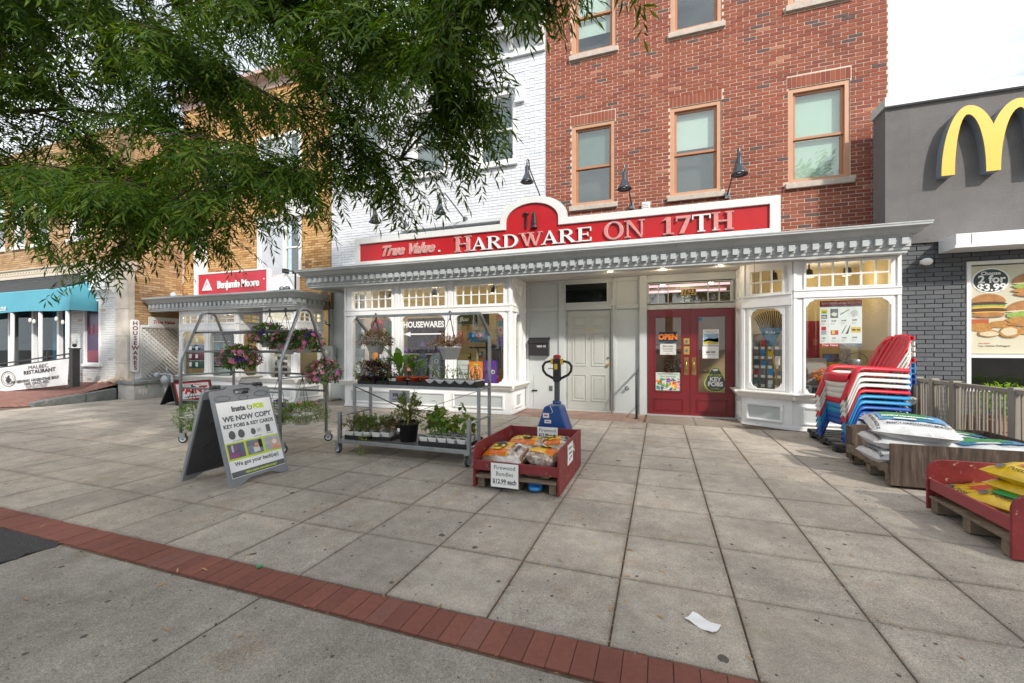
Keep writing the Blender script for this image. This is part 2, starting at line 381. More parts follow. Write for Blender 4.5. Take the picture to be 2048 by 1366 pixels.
# ------------------------------------------------------------------ ground
def concrete_mat(name, col, gum=True, speck=0.8, edge=False):
    m = bpy.data.materials.new(name); m.use_nodes = True
    n, l = m.node_tree.nodes, m.node_tree.links; b = n['Principled BSDF']; b.inputs['Roughness'].default_value = 0.88; b.inputs['Specular IOR Level'].default_value = 0.25
    g = n.new('ShaderNodeNewGeometry'); pos = g.outputs['Position']
    oi = n.new('ShaderNodeObjectInfo')
    def noise(sc, det=6, ro=0.6):
        a = n.new('ShaderNodeTexNoise'); a.inputs['Scale'].default_value = sc; a.inputs['Detail'].default_value = det; a.inputs['Roughness'].default_value = ro; l.new(pos, a.inputs['Vector']); return a.outputs['Fac']
    def ma(op, x, y=None, z=None):
        q = n.new('ShaderNodeMath'); q.operation = op
        for i, v in enumerate((x, y, z)):
            if v is None: continue
            if isinstance(v, (int, float)): q.inputs[i].default_value = v
            else: l.new(v, q.inputs[i])
        return q.outputs[0]
    big = ma('MULTIPLY_ADD', noise(1.3, 5), 1.0, 0.50)
    mid = ma('MULTIPLY_ADD', noise(7, 8, 0.75), 1.1, 0.45)
    fine = ma('MULTIPLY_ADD', noise(240, 2, 0.5), 2.4 * speck, 1 - 1.2 * speck)
    grit = ma('MULTIPLY_ADD', noise(70, 4, 0.7), 1.2 * speck, 1 - 0.6 * speck)
    ob = ma('MULTIPLY_ADD', oi.outputs['Random'], 0.20, 0.90)
    f = ma('MULTIPLY', ma('MULTIPLY', ma('MULTIPLY', big, mid), ma('MULTIPLY', fine, grit)), ob)
    base = n.new('ShaderNodeMixRGB'); base.inputs['Color1'].default_value = (*col, 1); base.inputs['Color2'].default_value = (col[0] * 0.98, col[1] * 0.80, col[2] * 0.62, 1)
    st = n.new('ShaderNodeValToRGB'); st.color_ramp.elements[0].position = 0.56; st.color_ramp.elements[1].position = 0.80
    l.new(noise(2.4, 7, 0.7), st.inputs['Fac']); l.new(st.outputs['Color'], base.inputs['Fac'])
    vm = n.new('ShaderNodeVectorMath'); vm.operation = 'SCALE'; l.new(base.outputs[0], vm.inputs[0]); l.new(f, vm.inputs['Scale']); out = vm.outputs['Vector']
    if gum:                                       # trodden gum and drip spots
        for sc, th, keep in ((2.83, 0.075, 0.25), (9.0, 0.13, 0.55), (26.0, 0.16, 0.72)):
            w = n.new('ShaderNodeTexNoise'); w.inputs['Scale'].default_value = sc * 9; l.new(pos, w.inputs['Vector'])
            v = n.new('ShaderNodeTexVoronoi'); v.inputs['Scale'].default_value = sc; l.new(pos, v.inputs['Vector'])
            s_ = n.new('ShaderNodeSeparateXYZ'); l.new(v.outputs['Color'], s_.inputs[0])
            dd = ma('ADD', v.outputs['Distance'], ma('MULTIPLY_ADD', w.outputs['Fac'], 0.10, -0.05))
            lim = ma('MULTIPLY_ADD', s_.outputs[1], th * 0.9, th * 0.25)
            k = ma('MULTIPLY', ma('LESS_THAN', dd, lim), ma('GREATER_THAN', s_.outputs[0], keep))
            mm = n.new('ShaderNodeMixRGB'); mm.inputs['Color2'].default_value = (0.045, 0.043, 0.042, 1); l.new(ma('MULTIPLY', k, 0.8), mm.inputs['Fac']); l.new(out, mm.inputs['Color1']); out = mm.outputs[0]
    if edge:                                      # grime gathered along the joints of each slab
        tc_ = n.new('ShaderNodeTexCoord'); sp = n.new('ShaderNodeSeparateXYZ'); l.new(tc_.outputs['Object'], sp.inputs[0])
        ex = ma('MINIMUM', sp.outputs[0], ma('SUBTRACT', SX, sp.outputs[0])); ey = ma('MINIMUM', sp.outputs[1], ma('SUBTRACT', SY, sp.outputs[1]))
        dd = ma('ADD', ma('MINIMUM', ex, ey), ma('MULTIPLY_ADD', noise(16, 5, 0.7), 0.07, -0.035))
        k = n.new('ShaderNodeMapRange'); k.inputs['From Min'].default_value = 0.0; k.inputs['From Max'].default_value = 0.035; k.inputs['To Min'].default_value = 0.34; k.inputs['To Max'].default_value = 0.0; l.new(dd, k.inputs['Value'])
        mm = n.new('ShaderNodeMixRGB'); mm.inputs['Color2'].default_value = (0.11, 0.088, 0.068, 1); l.new(k.outputs[0], mm.inputs['Fac']); l.new(out, mm.inputs['Color1']); out = mm.outputs[0]
    l.new(out, b.inputs['Base Color'])
    bp = n.new('ShaderNodeBump'); bp.inputs['Strength'].default_value = 0.7; bp.inputs['Distance'].default_value = 0.004; l.new(noise(130, 4, 0.7), bp.inputs['Height']); l.new(bp.outputs[0], b.inputs['Normal'])
    return m
CONC2 = concrete_mat('poured_concrete', (0.285, 0.258, 0.224))
JOINT = mat('dirt_in_joints', (0.14, 0.10, 0.07), 0.95, var=0.5, vscale=30, bump=0.6, spots=((0.26, 0.17, 0.10), 55, 0.60, 0.05))
ASPH = mat('asphalt', (0.042, 0.041, 0.042), 0.9, var=0.6, vscale=70, bump=1.0, bscale=90, spots=((0.16, 0.155, 0.15), 95, 0.60, 0.06))
PAVER = brick_mat('red_paver', [((0.205, 0.078, 0.058), 4), ((0.222, 0.085, 0.062), 3), ((0.188, 0.072, 0.055), 3), ((0.215, 0.095, 0.075), 1)], False, grain=0.22)
PAVERJ = brick_mat('red_paver_joined', [((0.30, 0.125, 0.095), 4), ((0.34, 0.15, 0.115), 3), ((0.26, 0.105, 0.085), 3)], True)

g = MB(); g.quad((-400, -400, -0.16), (400, -400, -0.16), (400, 400, -0.16), (-400, 400, -0.16)); g.build('ground', mat('far_ground', (0.12, 0.11, 0.10), 0.95), kind='structure')
g = MB(); g.box(-60, 60, -11, -2.2, -0.30, -0.13); g.build('road', ASPH, kind='structure')
g = MB(); g.box(-60, 60, -2.2, -2.02, -0.3, 0.0); g.build('kerb', mat('granite_kerb', (0.33, 0.33, 0.33), 0.85, var=0.2, vscale=30), kind='structure', bevel=0.02)
side = MB().box(-40, 40, -2.02, 9.3, -0.30, -0.012).build('sidewalk', JOINT, kind='structure')
SX, SY, OX, OY = 0.6103, 0.6122, -0.223, 2.591
CONC = concrete_mat('exposed_aggregate_concrete', (0.368, 0.328, 0.280), edge=True)
slab = MB().box(0.0045, SX - 0.0045, 0.0035, SY - 0.0035, -0.06, 0.0)
slab_me = None
rest = MB()
for j in range(-1, 9):
    for i in range(-24, 12):
        x, y = OX + i * SX, OY + j * SY
        if -2.72 * (y + SY) - 0.3 < x + SX and x < 0.605 * (y + SY) + 0.4 and x > -13.85:
            if slab_me is None: o = slab.build('paving_slab', CONC, side, bevel=0.006); slab_me = o.data
            else:
                o = bpy.data.objects.new('paving_slab', slab_me); COL.objects.link(o); o.parent = side
                b_ = o.modifiers.new('bevel', 'BEVEL'); b_.width = 0.006; b_.segments = 2
            o.location = (x, y, R.uniform(-0.003, 0.002)); o.rotation_euler = (R.uniform(-0.003, 0.003), R.uniform(-0.003, 0.003), 0)
        elif x > -13.9: rest.box(x + 0.006, x + SX - 0.006, y + 0.007, y + SY - 0.007, -0.06, 0.0)
rest.build('paving_slab', CONC, side, kind='stuff')
# last strip along the shopfronts and inside the entrance
m_ = MB()
for i in range(-22, 8):
    x = OX + i * SX
    if x < -8.3 or x > 3.4: m_.box(x + 0.006, x + SX - 0.006, 8.107, 8.9, -0.06, 0.0)
m_.build('entrance_slab', CONC, side)
for x0, x1 in ((-8.24, -7.1), (-0.25, 0.6), (0.61, 1.38)):
    MB().box(x0, x1, 8.107, 9.16, -0.06, 0.0).build('entrance_slab', CONC, side)
thr = MB()
for r_ in range(9):
    for c_ in range(12):
        x0 = -2.84 + c_ * 0.212 + (0.1 if r_ % 2 else 0)
        thr.box(x0, min(x0 + 0.204, -0.28), 8.12 + r_ * 0.112, 8.12 + r_ * 0.112 + 0.104, -0.06, R.uniform(0.001, 0.004))
thr.build('threshold_bricks', brick_mat('worn_threshold_brick', [((0.33, 0.22, 0.18), 2), ((0.36, 0.25, 0.21), 2), ((0.30, 0.19, 0.15), 1)], True), side, kind='stuff')
# soldier course of red pavers along the kerb side
bme = None
for i in range(-52, 22):
    x = -0.05 + i * 0.1045
    if bme is None:
        o = MB().box(0.001, 0.1030, 1.758, 1.972, -0.06, 0.0).build('paver', PAVER, side, bevel=0.002); bme = o.data
    else:
        o = bpy.data.objects.new('paver', bme); COL.objects.link(o); o.parent = side; b_ = o.modifiers.new('bevel', 'BEVEL'); b_.width = 0.002; b_.segments = 1
    o.location = (x, R.uniform(-0.002, 0.002), R.uniform(-0.003, 0.001))
for x0, x1 in ((-3.95, -2.085), (-2.07, -0.24), (-0.225, 1.6), (1.615, 3.45), (3.465, 5.3)):
    for y0, y1 in ((-2.0, -0.1), (-0.085, 1.735)): MB().box(x0, x1, y0, y1, -0.08, -0.002).build('concrete_panel', CONC2, side, bevel=0.006)
ap = [(-9.0, -2.0), (-3.95, -2.0)] + [(-3.95 + R.uniform(-0.035, 0.03), -1.9 + i * 0.06) for i in range(61)] + [(-3.97, 1.745), (-9.0, 1.745)]
q = MB(); q.prism(ap, Matrix.Translation((0, 0, -0.08)), 0.083); q.build('asphalt_patch', ASPH, side)
MB().box(5.32, 30, -2.0, 1.735, -0.08, -0.002).build('concrete_panel', CONC2, side)

# ------------------------------------------------------------------ brick facing
UNIT = MB().box(0, 1, 0, 1, 0, 1).mesh('brick', bpy.data.materials.new('placeholder'))
def brick_face(parent, x0, x1, z0, z1, Y, bw, bh, jt, holes, mobj, misl, nobj=300, proud=0.006, wob=0.002, xm=None, extra=()):
    """running-bond bricks on a wall facing -y (xm given: wall facing +x at x = xm, x0..x1 then run along y)"""
    P = []
    r_ = 0; z = z0
    while z < z1 - 0.02:
        zz = min(z + bh - jt, z1); off = (bw / 2 if r_ % 2 else 0) + R.uniform(-0.006, 0.006)
        x = x0 - bw + off
        while x < x1:
            a, b_ = max(x, x0), min(x + bw - jt, x1)
            segs = [(a, b_)]
            for h in holes:
                if h[2] < zz - 0.012 and h[3] > z + 0.012:
                    ns = []
                    for s0, s1 in segs:
                        if h[0] >= s1 or h[1] <= s0: ns.append((s0, s1)); continue
                        if h[0] > s0: ns.append((s0, min(s1, h[0] - 0.004)))
                        if h[1] < s1: ns.append((max(s0, h[1] + 0.004), s1))
                    segs = ns
            for s0, s1 in segs:
                if s1 - s0 > 0.025: P.append((s0 + R.uniform(0, 0.003), s1 - R.uniform(0, 0.003), z + R.uniform(0, 0.002), zz - R.uniform(0, 0.002), R.uniform(-wob, wob)))
            x += bw
        z += bh; r_ += 1
    P += [(*e, 0.0) for e in extra]
    if xm is None: P.sort(key=lambda p: ((p[0] + p[1]) / 2) ** 2 + Y ** 2 + ((p[2] + p[3]) / 2 - 1.37) ** 2)
    else: P.sort(key=lambda p: xm ** 2 + ((p[0] + p[1]) / 2) ** 2)
    o_ = org(parent); me = UNIT.copy(); me.name = 'brick'; me.materials.clear(); me.materials.append(mobj)
    rest = MB()
    for k, (a, b_, c, d, q) in enumerate(P):
        p_ = proud + q
        if xm is None: bx = (a, b_, Y - p_, Y + 0.03, c, d)
        else: bx = (xm - 0.03, xm + p_, a, b_, c, d)
        if k < nobj:
            o = bpy.data.objects.new('brick', me); COL.objects.link(o); o.parent = parent
            o.location = (bx[0] - o_.x, bx[2] - o_.y, bx[4] - o_.z); o.scale = (bx[1] - bx[0], bx[3] - bx[2], bx[5] - bx[4])
        else: rest.box(*bx)
    if rest.v: wb(rest, 'brick', misl, parent, fix=False, kind='stuff')
def wall(parent, x0, x1, z0, z1, Y, holes, m, thick=0.28, name='wall'):
    mb = MB()
    for a, b_, c, d in cells(x0, x1, z0, z1, holes): mb.box(a, b_, Y, Y + thick, c, d)
    return wb(mb, name, m, parent)
# ------------------------------------------------------------------ the hardware shopfront
shop = thing('shopfront', 'long white and grey wooden shopfront with bay windows, dentil cornice and recessed doors', 'shopfront', (-2.2, 8.15, 0))

def ogee(x0, x1, z0, z1, r=0.085):
    """window opening whose four corners step in with a hollow curve"""
    s = r * 0.28; out = []
    for cx, cz, sx, sz in ((x1, z0, -1, 1), (x1, z1, -1, -1), (x0, z1, 1, -1), (x0, z0, 1, 1)):
        pts = [(cx + sx * (r + s), cz), (cx + sx * (r + s), cz + sz * s * 0.9)]
        pts += [(cx + sx * (s + r * (1 - math.sin(rad(a)))), cz + sz * (s + r * (1 - math.cos(rad(a))))) for a in (15, 45, 75)]
        pts += [(cx + sx * s * 0.9, cz + sz * (r + s)), (cx, cz + sz * (r + s))]
        if (sx, sz) in ((-1, 1), (1, -1)): out += pts
        else: out += pts[::-1]
    return out
FXZ = Matrix(((1, 0, 0, 0), (0, 0, 1, 0), (0, 1, 0, 0), (0, 0, 0, 1)))      # (u,v,w) -> x=u, z=v, y=w
def XZ(y): M = FXZ.copy(); M.translation = Vector((0, y, 0)); return M

def pframe(mb, x0, x1, z0, z1, w, y0, y1):
    """rectangular moulding ring"""
    mb.prism(rect(x0, x1, z0, z1), XZ(y0), y1 - y0, [rect(x0 + w, x1 - w, z0 + w, z1 - w)])

def bay_face(root, p0, p1, wins, nx, ztop=2.86, zt=(2.29, 2.70), zw=(0.63, 2.09), plinth=True, trans_nz=2, og=0.085, sill_ext=(0.06, 0.06)):
    """one flat face of a display window, built in its own frame: x along the face, +y into the shop"""
    p0, p1 = Vector(p0), Vector(p1); d = p1 - p0; L = d.length; ang = math.atan2(d.y, d.x)
    def put(mb, name, m, par=None, **kw):
        o = mb.build(name, m, par or root, **kw)
        if par is None: o.location = (p0.x - root.location.x, p0.y - root.location.y, 0); o.rotation_euler = (0, 0, ang)
        return o
    holes = []
    for a, b_ in wins: holes += [(a, b_, *zw), (a, b_, *zt)]
    f = MB()
    for c in cells(0.003, L - 0.003, 0.0, ztop, holes): f.box(c[0], c[1], 0.0, 0.09, c[2], c[3])
    frame = put(f, 'bay_frame', WHITE)
    # raised trim: posts, rail, mouldings round each light
    t = MB()
    edges = [0] + [(wins[i][1] + wins[i + 1][0]) / 2 for i in range(len(wins) - 1)] + [L]
    pw = 0.055; r0, r1 = zw[1] + 0.032, zt[0] - 0.032
    for k, e in enumerate(edges):
        lo, hi = max(0.002, e - pw), min(L - 0.002, e + pw)
        t.box(lo, hi, -0.022, 0.003, 0.61, r0); t.box(lo, hi, -0.022, 0.003, r1 + 0.002, ztop - 0.003)
    t.box(0.002, L - 0.002, -0.030, 0.003, r0 + 0.002, r1); t.box(0.002, L - 0.002, -0.042, 0.004, r1 - 0.025, r1 - 0.002)
    put(t, 'window_posts', WHITE, bevel=0.004)
    for a, b_ in wins:
        w = MB(); w.prism(rect(a - 0.035, b_ + 0.035, zw[0] - 0.012, zw[1] + 0.028), XZ(-0.016), 0.022, [ogee(a, b_, zw[0], zw[1], og)[::-1]])
        fr = put(w, 'window', WHITE, bevel=0.004)
        p = MB().box(a - 0.01, b_ + 0.01, 0.03, 0.036, zw[0] - 0.01, zw[1] + 0.01); put(p, 'pane', GLASS, fr)
        w = MB(); pframe(w, a - 0.03, b_ + 0.03, zt[0] - 0.03, zt[1] + 0.03, 0.034, -0.02, 0.02)
        n_ = nx
        for k in range(1, n_): x = a + (b_ - a) * k / n_; w.box(x - 0.011, x + 0.011, -0.006, 0.028, zt[0], zt[1])
        zm = (zt[0] + zt[1]) / 2
        for k in range(n_):
            xa, xb = a + (b_ - a) * k / n_ + 0.0115, a + (b_ - a) * (k + 1) / n_ - 0.0115
            w.box(xa, xb, -0.006, 0.028, zm - 0.011, zm + 0.011)
        tr = put(w, 'transom_window', WHITE)
        for k in range(n_):
            xa, xb = a + (b_ - a) * k / n_ + 0.008, a + (b_ - a) * (k + 1) / n_ - 0.008
            for za, zb in ((zt[0], zm - 0.008), (zm + 0.008, zt[1])): put(MB().box(xa, xb, 0.012, 0.017, za, zb), 'pane', GLASS, tr)
    if plinth:
        s_ = MB(); s_.prism([(0, 0.502), (-0.05, 0.502), (-0.075, 0.53), (-0.105, 0.585), (-0.125, 0.592), (-0.125, 0.612), (0.0, 0.622)], Matrix(((0, 0, 1, -sill_ext[0]), (1, 0, 0, 0), (0, 1, 0, 0), (0, 0, 0, 1))), L + sill_ext[0] + sill_ext[1])
        put(s_, 'sill', mat('cream_white_sill', (0.74, 0.72, 0.68), 0.5, var=0.08, vscale=5, spots=((0.42, 0.38, 0.33), 8, 0.68, 0.08)))
        for a, b_ in wins:
            q = MB(); x0, x1 = a - 0.06, b_ + 0.01
            if x1 - x0 < 0.35: x0, x1 = a - 0.02, b_ + 0.02
            pframe(q, x0, x1, 0.10, 0.405, 0.04 if x1 - x0 > 0.35 else 0.025, -0.022, 0.003)
            pframe(q, x0 + 0.012, x1 - 0.012, 0.112, 0.393, 0.012, -0.032, -0.021)
            pl = put(q, 'plinth_panel', WHITE)
            put(MB().box(x0 + 0.045, x1 - 0.045, -0.003, 0.004, 0.145, 0.36), 'panel_field', PANELGREY, pl)
        put(MB().box(-0.004, L + 0.004, -0.012, 0.003, 0.0, 0.05), 'base_board', WHITE)
    return frame

LX0, LX1 = -7.07, -2.88
bay_face(shop, (LX0, 8.15), (LX1, 8.15), [(0.22, 1.32), (1.58, 2.68), (2.92, 4.03)], 6)
bay_face(shop, (LX1, 8.15), (LX1, 9.10), [(0.30, 0.64)], 2, og=0.05, sill_ext=(0.06, 0.0))
bay_face(shop, (LX0, 9.05), (LX0, 8.15), [(0.30, 0.64)], 2, og=0.05, sill_ext=(0.0, 0.06))
bay_face(shop, (2.08, 8.15), (3.52, 8.15), [(0.18, 1.31)], 6, zw=(0.58, 2.16), zt=(2.36, 2.76), sill_ext=(0.02, 0.14))
bay_face(shop, (1.40, 8.60), (2.08, 8.15), [(0.14, 0.66)], 3, zw=(0.66, 2.05), zt=(2.32, 2.72), sill_ext=(0.02, 0.04))
bay_face(shop, (1.40, 9.10), (1.40, 8.60), [(0.17, 0.34)], 2, og=0.03, zw=(0.66, 2.05), zt=(2.32, 2.72), sill_ext=(0.0, 0.03))

# cornice: swept profile, left end returned to the wall, with its dentils as blocks
CX0, CX1 = -7.98, 3.50
prof = [(0.22, 2.80), (0.0, 2.80), (0.0, 2.835), (-0.018, 2.845), (-0.018, 2.885), (-0.030, 2.892), (-0.030, 3.03), (-0.055, 3.035), (-0.055, 3.055), (-0.10, 3.07), (-0.125, 3.10), (-0.15, 3.14), (-0.19, 3.155), (-0.205, 3.165), (-0.205, 3.205), (0.22, 3.225)]
c = MB()
def sweep(mb, pts, prof):
    """profile (out, z) swept round a plan polyline with mitred corners; out is to the right of travel when negative y"""
    rows = []
    for i, p in enumerate(pts):
        p = Vector(p)
        d0 = (p - Vector(pts[i - 1])).normalized() if i else None
        d1 = (Vector(pts[i + 1]) - p).normalized() if i < len(pts) - 1 else None
        if d0 is None: d0 = d1
        if d1 is None: d1 = d0
        n0, n1 = Vector((-d0.y, d0.x)), Vector((-d1.y, d1.x)); b_ = (n0 + n1); b_ = b_ / b_.length_squared * 2 if b_.length > 0.01 else n0
        rows.append([(p.x + b_.x * o_, p.y + b_.y * o_, z) for o_, z in prof])
    n = len(prof); vs = [q for r_ in rows for q in r_]; fs = []
    for i in range(len(rows) - 1):
        for k in range(n): fs.append((i * n + k, i * n + (k + 1) % n, (i + 1) * n + (k + 1) % n, (i + 1) * n + k))
    fs.append(tuple(range(n))); fs.append(tuple(range((len(rows) - 1) * n, len(rows) * n))[::-1])
    mb.add(vs, fs)
sweep(c, [(CX0, 8.9), (CX0, 7.93), (CX1, 7.93), (CX1, 8.19)], prof)
corn = wb(c, 'cornice', TRIMGREY, shop)
# the crown's thin metal edge
e = MB(); sweep(e, [(CX0, 8.9), (CX0, 7.93), (CX1, 7.93), (CX1, 8.19)], [(-0.212, 3.196), (-0.212, 3.216), (0.2, 3.236), (0.2, 3.226), (-0.200, 3.207)])
wb(e, 'drip_edge', mat('weathered_flashing', (0.44, 0.45, 0.45), 0.6, var=0.25, vscale=9, spots=((0.20, 0.18, 0.16), 10, 0.62, 0.1)), corn)
dme = None
for k in range(71):
    x = CX0 + 0.09 + k * 0.1612
    if dme is None:
        o = MB().box(0, 0.088, -0.062, 0.0, 0, 0.098).build('dentil', TRIMGREY, corn, bevel=0.003); dme = o.data
    else:
        o = bpy.data.objects.new('dentil', dme); COL.objects.link(o); o.parent = corn
        b_ = o.modifiers.new('bevel', 'BEVEL'); b_.width = 0.003
    o.location = (x - org(corn).x, 7.90 - org(corn).y, 2.915)
for k in range(4):
    o = bpy.data.objects.new('dentil', dme); COL.objects.link(o); o.parent = corn; o.rotation_euler = (0, 0, -PI / 2)
    o.location = (CX0 - 0.03 - org(corn).x, 8.12 + k * 0.1612 - org(corn).y, 2.915)
# flat roof behind the cornice and the soffit under it
wb(MB().box(CX0 + 0.05, CX1 - 0.02, 8.13, 8.89, 3.10, 3.20), 'flat_roof', mat('roof_felt', (0.25, 0.25, 0.25), 0.9), shop)
wb(MB().box(CX0 + 0.03, CX1 - 0.03, 7.95, 9.6, 2.862, 2.90), 'soffit', SOFFIT, shop)
for x, y in ((-0.91, 8.30), (0.05, 8.45), (1.02, 8.40)):
    o = wb(MB().lathe([(0.085, 2.848), (0.085, 2.862), (0.062, 2.862), (0.062, 2.849)], (x, y, 0), 20), 'downlight', WHITE2, shop)
    wb(MB().lathe([(0.001, 2.853), (0.060, 2.853), (0.060, 2.858), (0.001, 2.858)], (x, y, 0), 20), 'bulb', LAMPON, o)
o = wb(MB().lathe([(0.085, 2.848), (0.085, 2.862), (0.062, 2.862), (0.062, 2.849)], (-2.19, 8.26, 0), 20), 'downlight', mat('unlit_trim', (0.4, 0.38, 0.36), 0.5), shop, label='unlit recessed downlight')

# recessed entrance wall: grey panels, posts and rails
RY = 9.15
doors = [(-1.94, -0.99, 0.035, 2.19), (-1.96, -1.06, 2.35, 2.76), (-0.235, 1.36, 0.0, 2.15), (-0.215, 1.30, 2.28, 2.68)]
wall(shop, -2.88, 1.45, 0.0, 2.86, RY, doors, PANELGREY, 0.10, 'entrance_wall')
t = MB()
for x0, x1 in ((-2.878, -2.80), (-2.11, -1.98), (-0.97, -0.87)): t.box(x0, x1, RY - 0.035, RY + 0.002, 0.0, 2.858)
t.box(-0.40, -0.255, RY - 0.09, RY + 0.002, 0.0, 2.858); t.box(1.37, 1.40, RY - 0.06, RY + 0.002, 0.0, 2.858)
for x0, x1 in ((-2.798, -2.112), (-0.868, -0.402)): t.box(x0, x1, RY - 0.028, RY + 0.002, 2.19, 2.28); t.box(x0, x1, RY - 0.028, RY + 0.002, 2.78, 2.858); t.box(x0, x1, RY - 0.02, RY + 0.002, 0.0, 0.03)
t.box(-1.978, -0.972, RY - 0.03, RY + 0.002, 2.20, 2.345); t.box(-1.978, -0.972, RY - 0.03, RY + 0.002, 2.765, 2.858)
t.box(-0.253, 1.368, RY - 0.05, RY + 0.002, 2.152, 2.275); t.box(-0.253, 1.368, RY - 0.05, RY + 0.002, 2.685, 2.858)
wb(t, 'entrance_trim', PANELGREY, shop, bevel=0.005)
# access hatch with a black pull
h = wb(MB().box(-2.69, -2.24, RY - 0.012, RY - 0.002, 0.03, 0.785), 'access_hatch', PANELGREY, shop, bevel=0.003)
wb(MB().box(-2.72, -2.60, RY - 0.03, RY - 0.012, 0.40, 0.43), 'hatch_pull', BLACKP, h)
wb(MB().box(-2.33, -2.25, RY - 0.022, RY - 0.012, 0.42, 0.53), 'hatch_vent', DSTEEL, h)
# six-panel grey door
d = wb(MB().box(-1.925, -1.005, RY + 0.02, RY + 0.06, 0.04, 2.18), 'entrance_door', DOORGREY, shop, label='closed grey six-panel door')
wb(MB().box(-1.965, -0.985, RY - 0.055, RY + 0.02, 0.003, 0.034), 'doorstep', mat('worn_sill', (0.55, 0.54, 0.50), 0.6), shop, bevel=0.004)
for x0, x1 in ((-1.815, -1.50), (-1.40, -1.085)):
    for z0, z1 in ((1.80, 2.06), (0.98, 1.70), (0.22, 0.80)):
        q = MB(); pframe(q, x0, x1, z0, z1, 0.022, RY + 0.008, RY + 0.024); q.box(x0 + 0.06, x1 - 0.06, RY + 0.010, RY + 0.022, z0 + 0.06, z1 - 0.06)
        wb(q, 'door_panel', DOORGREY, d, bevel=0.004)
wb(MB().lathe([(0.028, -0.03), (0.034, -0.015), (0.02, 0.0), (0.02, 0.03)], (-1.045, RY, 1.01), 12, 'Y'), 'doorknob', BRASS, d)
wb(MB().lathe([(0.022, -0.006), (0.022, 0.02)], (-1.045, RY, 1.16), 12, 'Y'), 'deadbolt', DSTEEL, d)
wb(MB().lathe([(0.011, 0.008), (0.011, 0.02)], (-1.45, RY, 1.56), 10, 'Y'), 'peephole', DSTEEL, d)
for z in (0.30, 1.05, 1.86): wb(MB().box(-1.94, -1.925, RY + 0.0, RY + 0.03, z, z + 0.1), 'hinge', DSTEEL, d)
wtext('1623 1/2', 0.075, BRASS, front(-1.45, RY + 0.018, 1.755), d, 0.002)
tw = MB(); pframe(tw, -1.985, -1.035, 2.325, 2.785, 0.03, RY - 0.045, RY - 0.03)
tw = wb(tw, 'transom_frame', PANELGREY, shop); wb(MB().box(-1.97, -1.05, RY + 0.01, RY + 0.02, 2.345, 2.765), 'pane', mat('black_painted_glass', (0.006, 0.008, 0.008), 0.06), tw)
# conduit beside the door
wb(MB().tube([(-0.93, RY - 0.055, 2.84), (-0.93, RY - 0.055, 2.30), (-0.925, RY - 0.055, 0.05)], 0.018, 8), 'conduit', PANELGREY, shop)
wb(MB().box(-0.975, -0.885, RY - 0.085, RY - 0.036, 2.26, 2.40), 'junction_box', PANELGREY, shop, bevel=0.008)
wb(MB().lathe([(0.045, 0.0), (0.045, -0.012), (0.02, -0.014), (0.02, -0.07), (0.028, -0.07), (0.028, -0.09)], (-0.65, RY, 0.53), 12, 'Y'), 'hose_tap', STEEL, shop)
# red double doors with glass
for k, (x0, x1) in enumerate(((-0.230, 0.558), (0.567, 1.352))):
    gx0, gx1 = x0 + 0.148, x1 - 0.160
    if k: gx0, gx1 = x0 + 0.150, x1 - 0.160
    q = MB()
    for c_ in cells(x0, x1, 0.03, 2.145, [(gx0, gx1, 0.50, 1.985)]): q.box(c_[0], c_[1], 9.085, 9.13, c_[2], c_[3])
    d = wb(q, 'door', DOORRED, shop, label='left leaf of the red double door' if k == 0 else 'right leaf of the red double door')
    q = MB(); pframe(q, gx0 - 0.022, gx1 + 0.022, 0.478, 2.007, 0.022, 9.072, 9.086); wb(q, 'glazing_bead', DOORRED, d)
    wb(MB().box(gx0, gx1, 9.105, 9.111, 0.50, 1.985), 'pane', GLASS, d)
    q = MB(); pframe(q, x0 + 0.11, x1 - 0.115, 0.10, 0.365, 0.02, 9.070, 9.086); pframe(q, x0 + 0.135, x1 - 0.14, 0.125, 0.34, 0.012, 9.076, 9.086); wb(q, 'kick_panel', DOORRED, d, bevel=0.003)
    xs = x1 - 0.065 if k == 0 else x0 + 0.065
    pl = wb(MB().box(xs - 0.042, xs + 0.042, 9.078, 9.086, 0.83, 1.18), 'push_plate', mat('aged_brass', (0.30, 0.19, 0.07), 0.4, 0.8, var=0.3, vscale=12), d, bevel=0.003)
    wb(MB().tube([(xs, 9.08, 0.92), (xs, 9.045, 0.94), (xs, 9.045, 1.08), (xs, 9.08, 1.10)], 0.008, 8), 'pull_handle', BRASS, pl)
    if k == 0:
        for z0, z1 in ((1.24, 1.40), (1.44, 1.56)):
            lk = wb(MB().box(x1 - 0.115, x1 - 0.005, 9.074, 9.086, z0, z1), 'lock_plate', BRASS, d, bevel=0.004)
            wb(MB().lathe([(0.03, -0.012), (0.03, 0.0)], (x1 - 0.06, 9.074, (z0 + z1) / 2), 14, 'Y'), 'lock_cylinder', DSTEEL, lk)
wb(MB().box(-0.255, 1.37, 9.04, 9.15, 0.002, 0.028), 'door_sill', mat('aluminium_sill', (0.55, 0.55, 0.55), 0.45, 0.6), shop)
q = MB(); pframe(q, -0.25, 1.335, 2.25, 2.71, 0.035, RY - 0.05, RY - 0.01)
xs = [-0.215, -0.035, 0.155, 0.895, 1.095, 1.30]
for x in xs[1:-1]: q.box(x - 0.009, x + 0.009, RY - 0.02, RY + 0.03, 2.285, 2.675)
for a, b_ in ((0, 2), (3, 5)):
    for i in range(a, b_): q.box(xs[i] + (0.0 if i == 0 else 0.0095), xs[i + 1] - 0.0095, RY - 0.02, RY + 0.03, 2.472, 2.49)
tr = wb(q, 'door_transom', PANELGREY, shop)
for i in range(5):
    zz = [(2.285, 2.472), (2.49, 2.675)] if i != 2 else [(2.285, 2.675)]
    for a, b_ in zz: wb(MB().box(xs[i] + 0.008, xs[i + 1] - 0.008, RY + 0.0, RY + 0.006, a, b_), 'pane', GLASSR, tr)
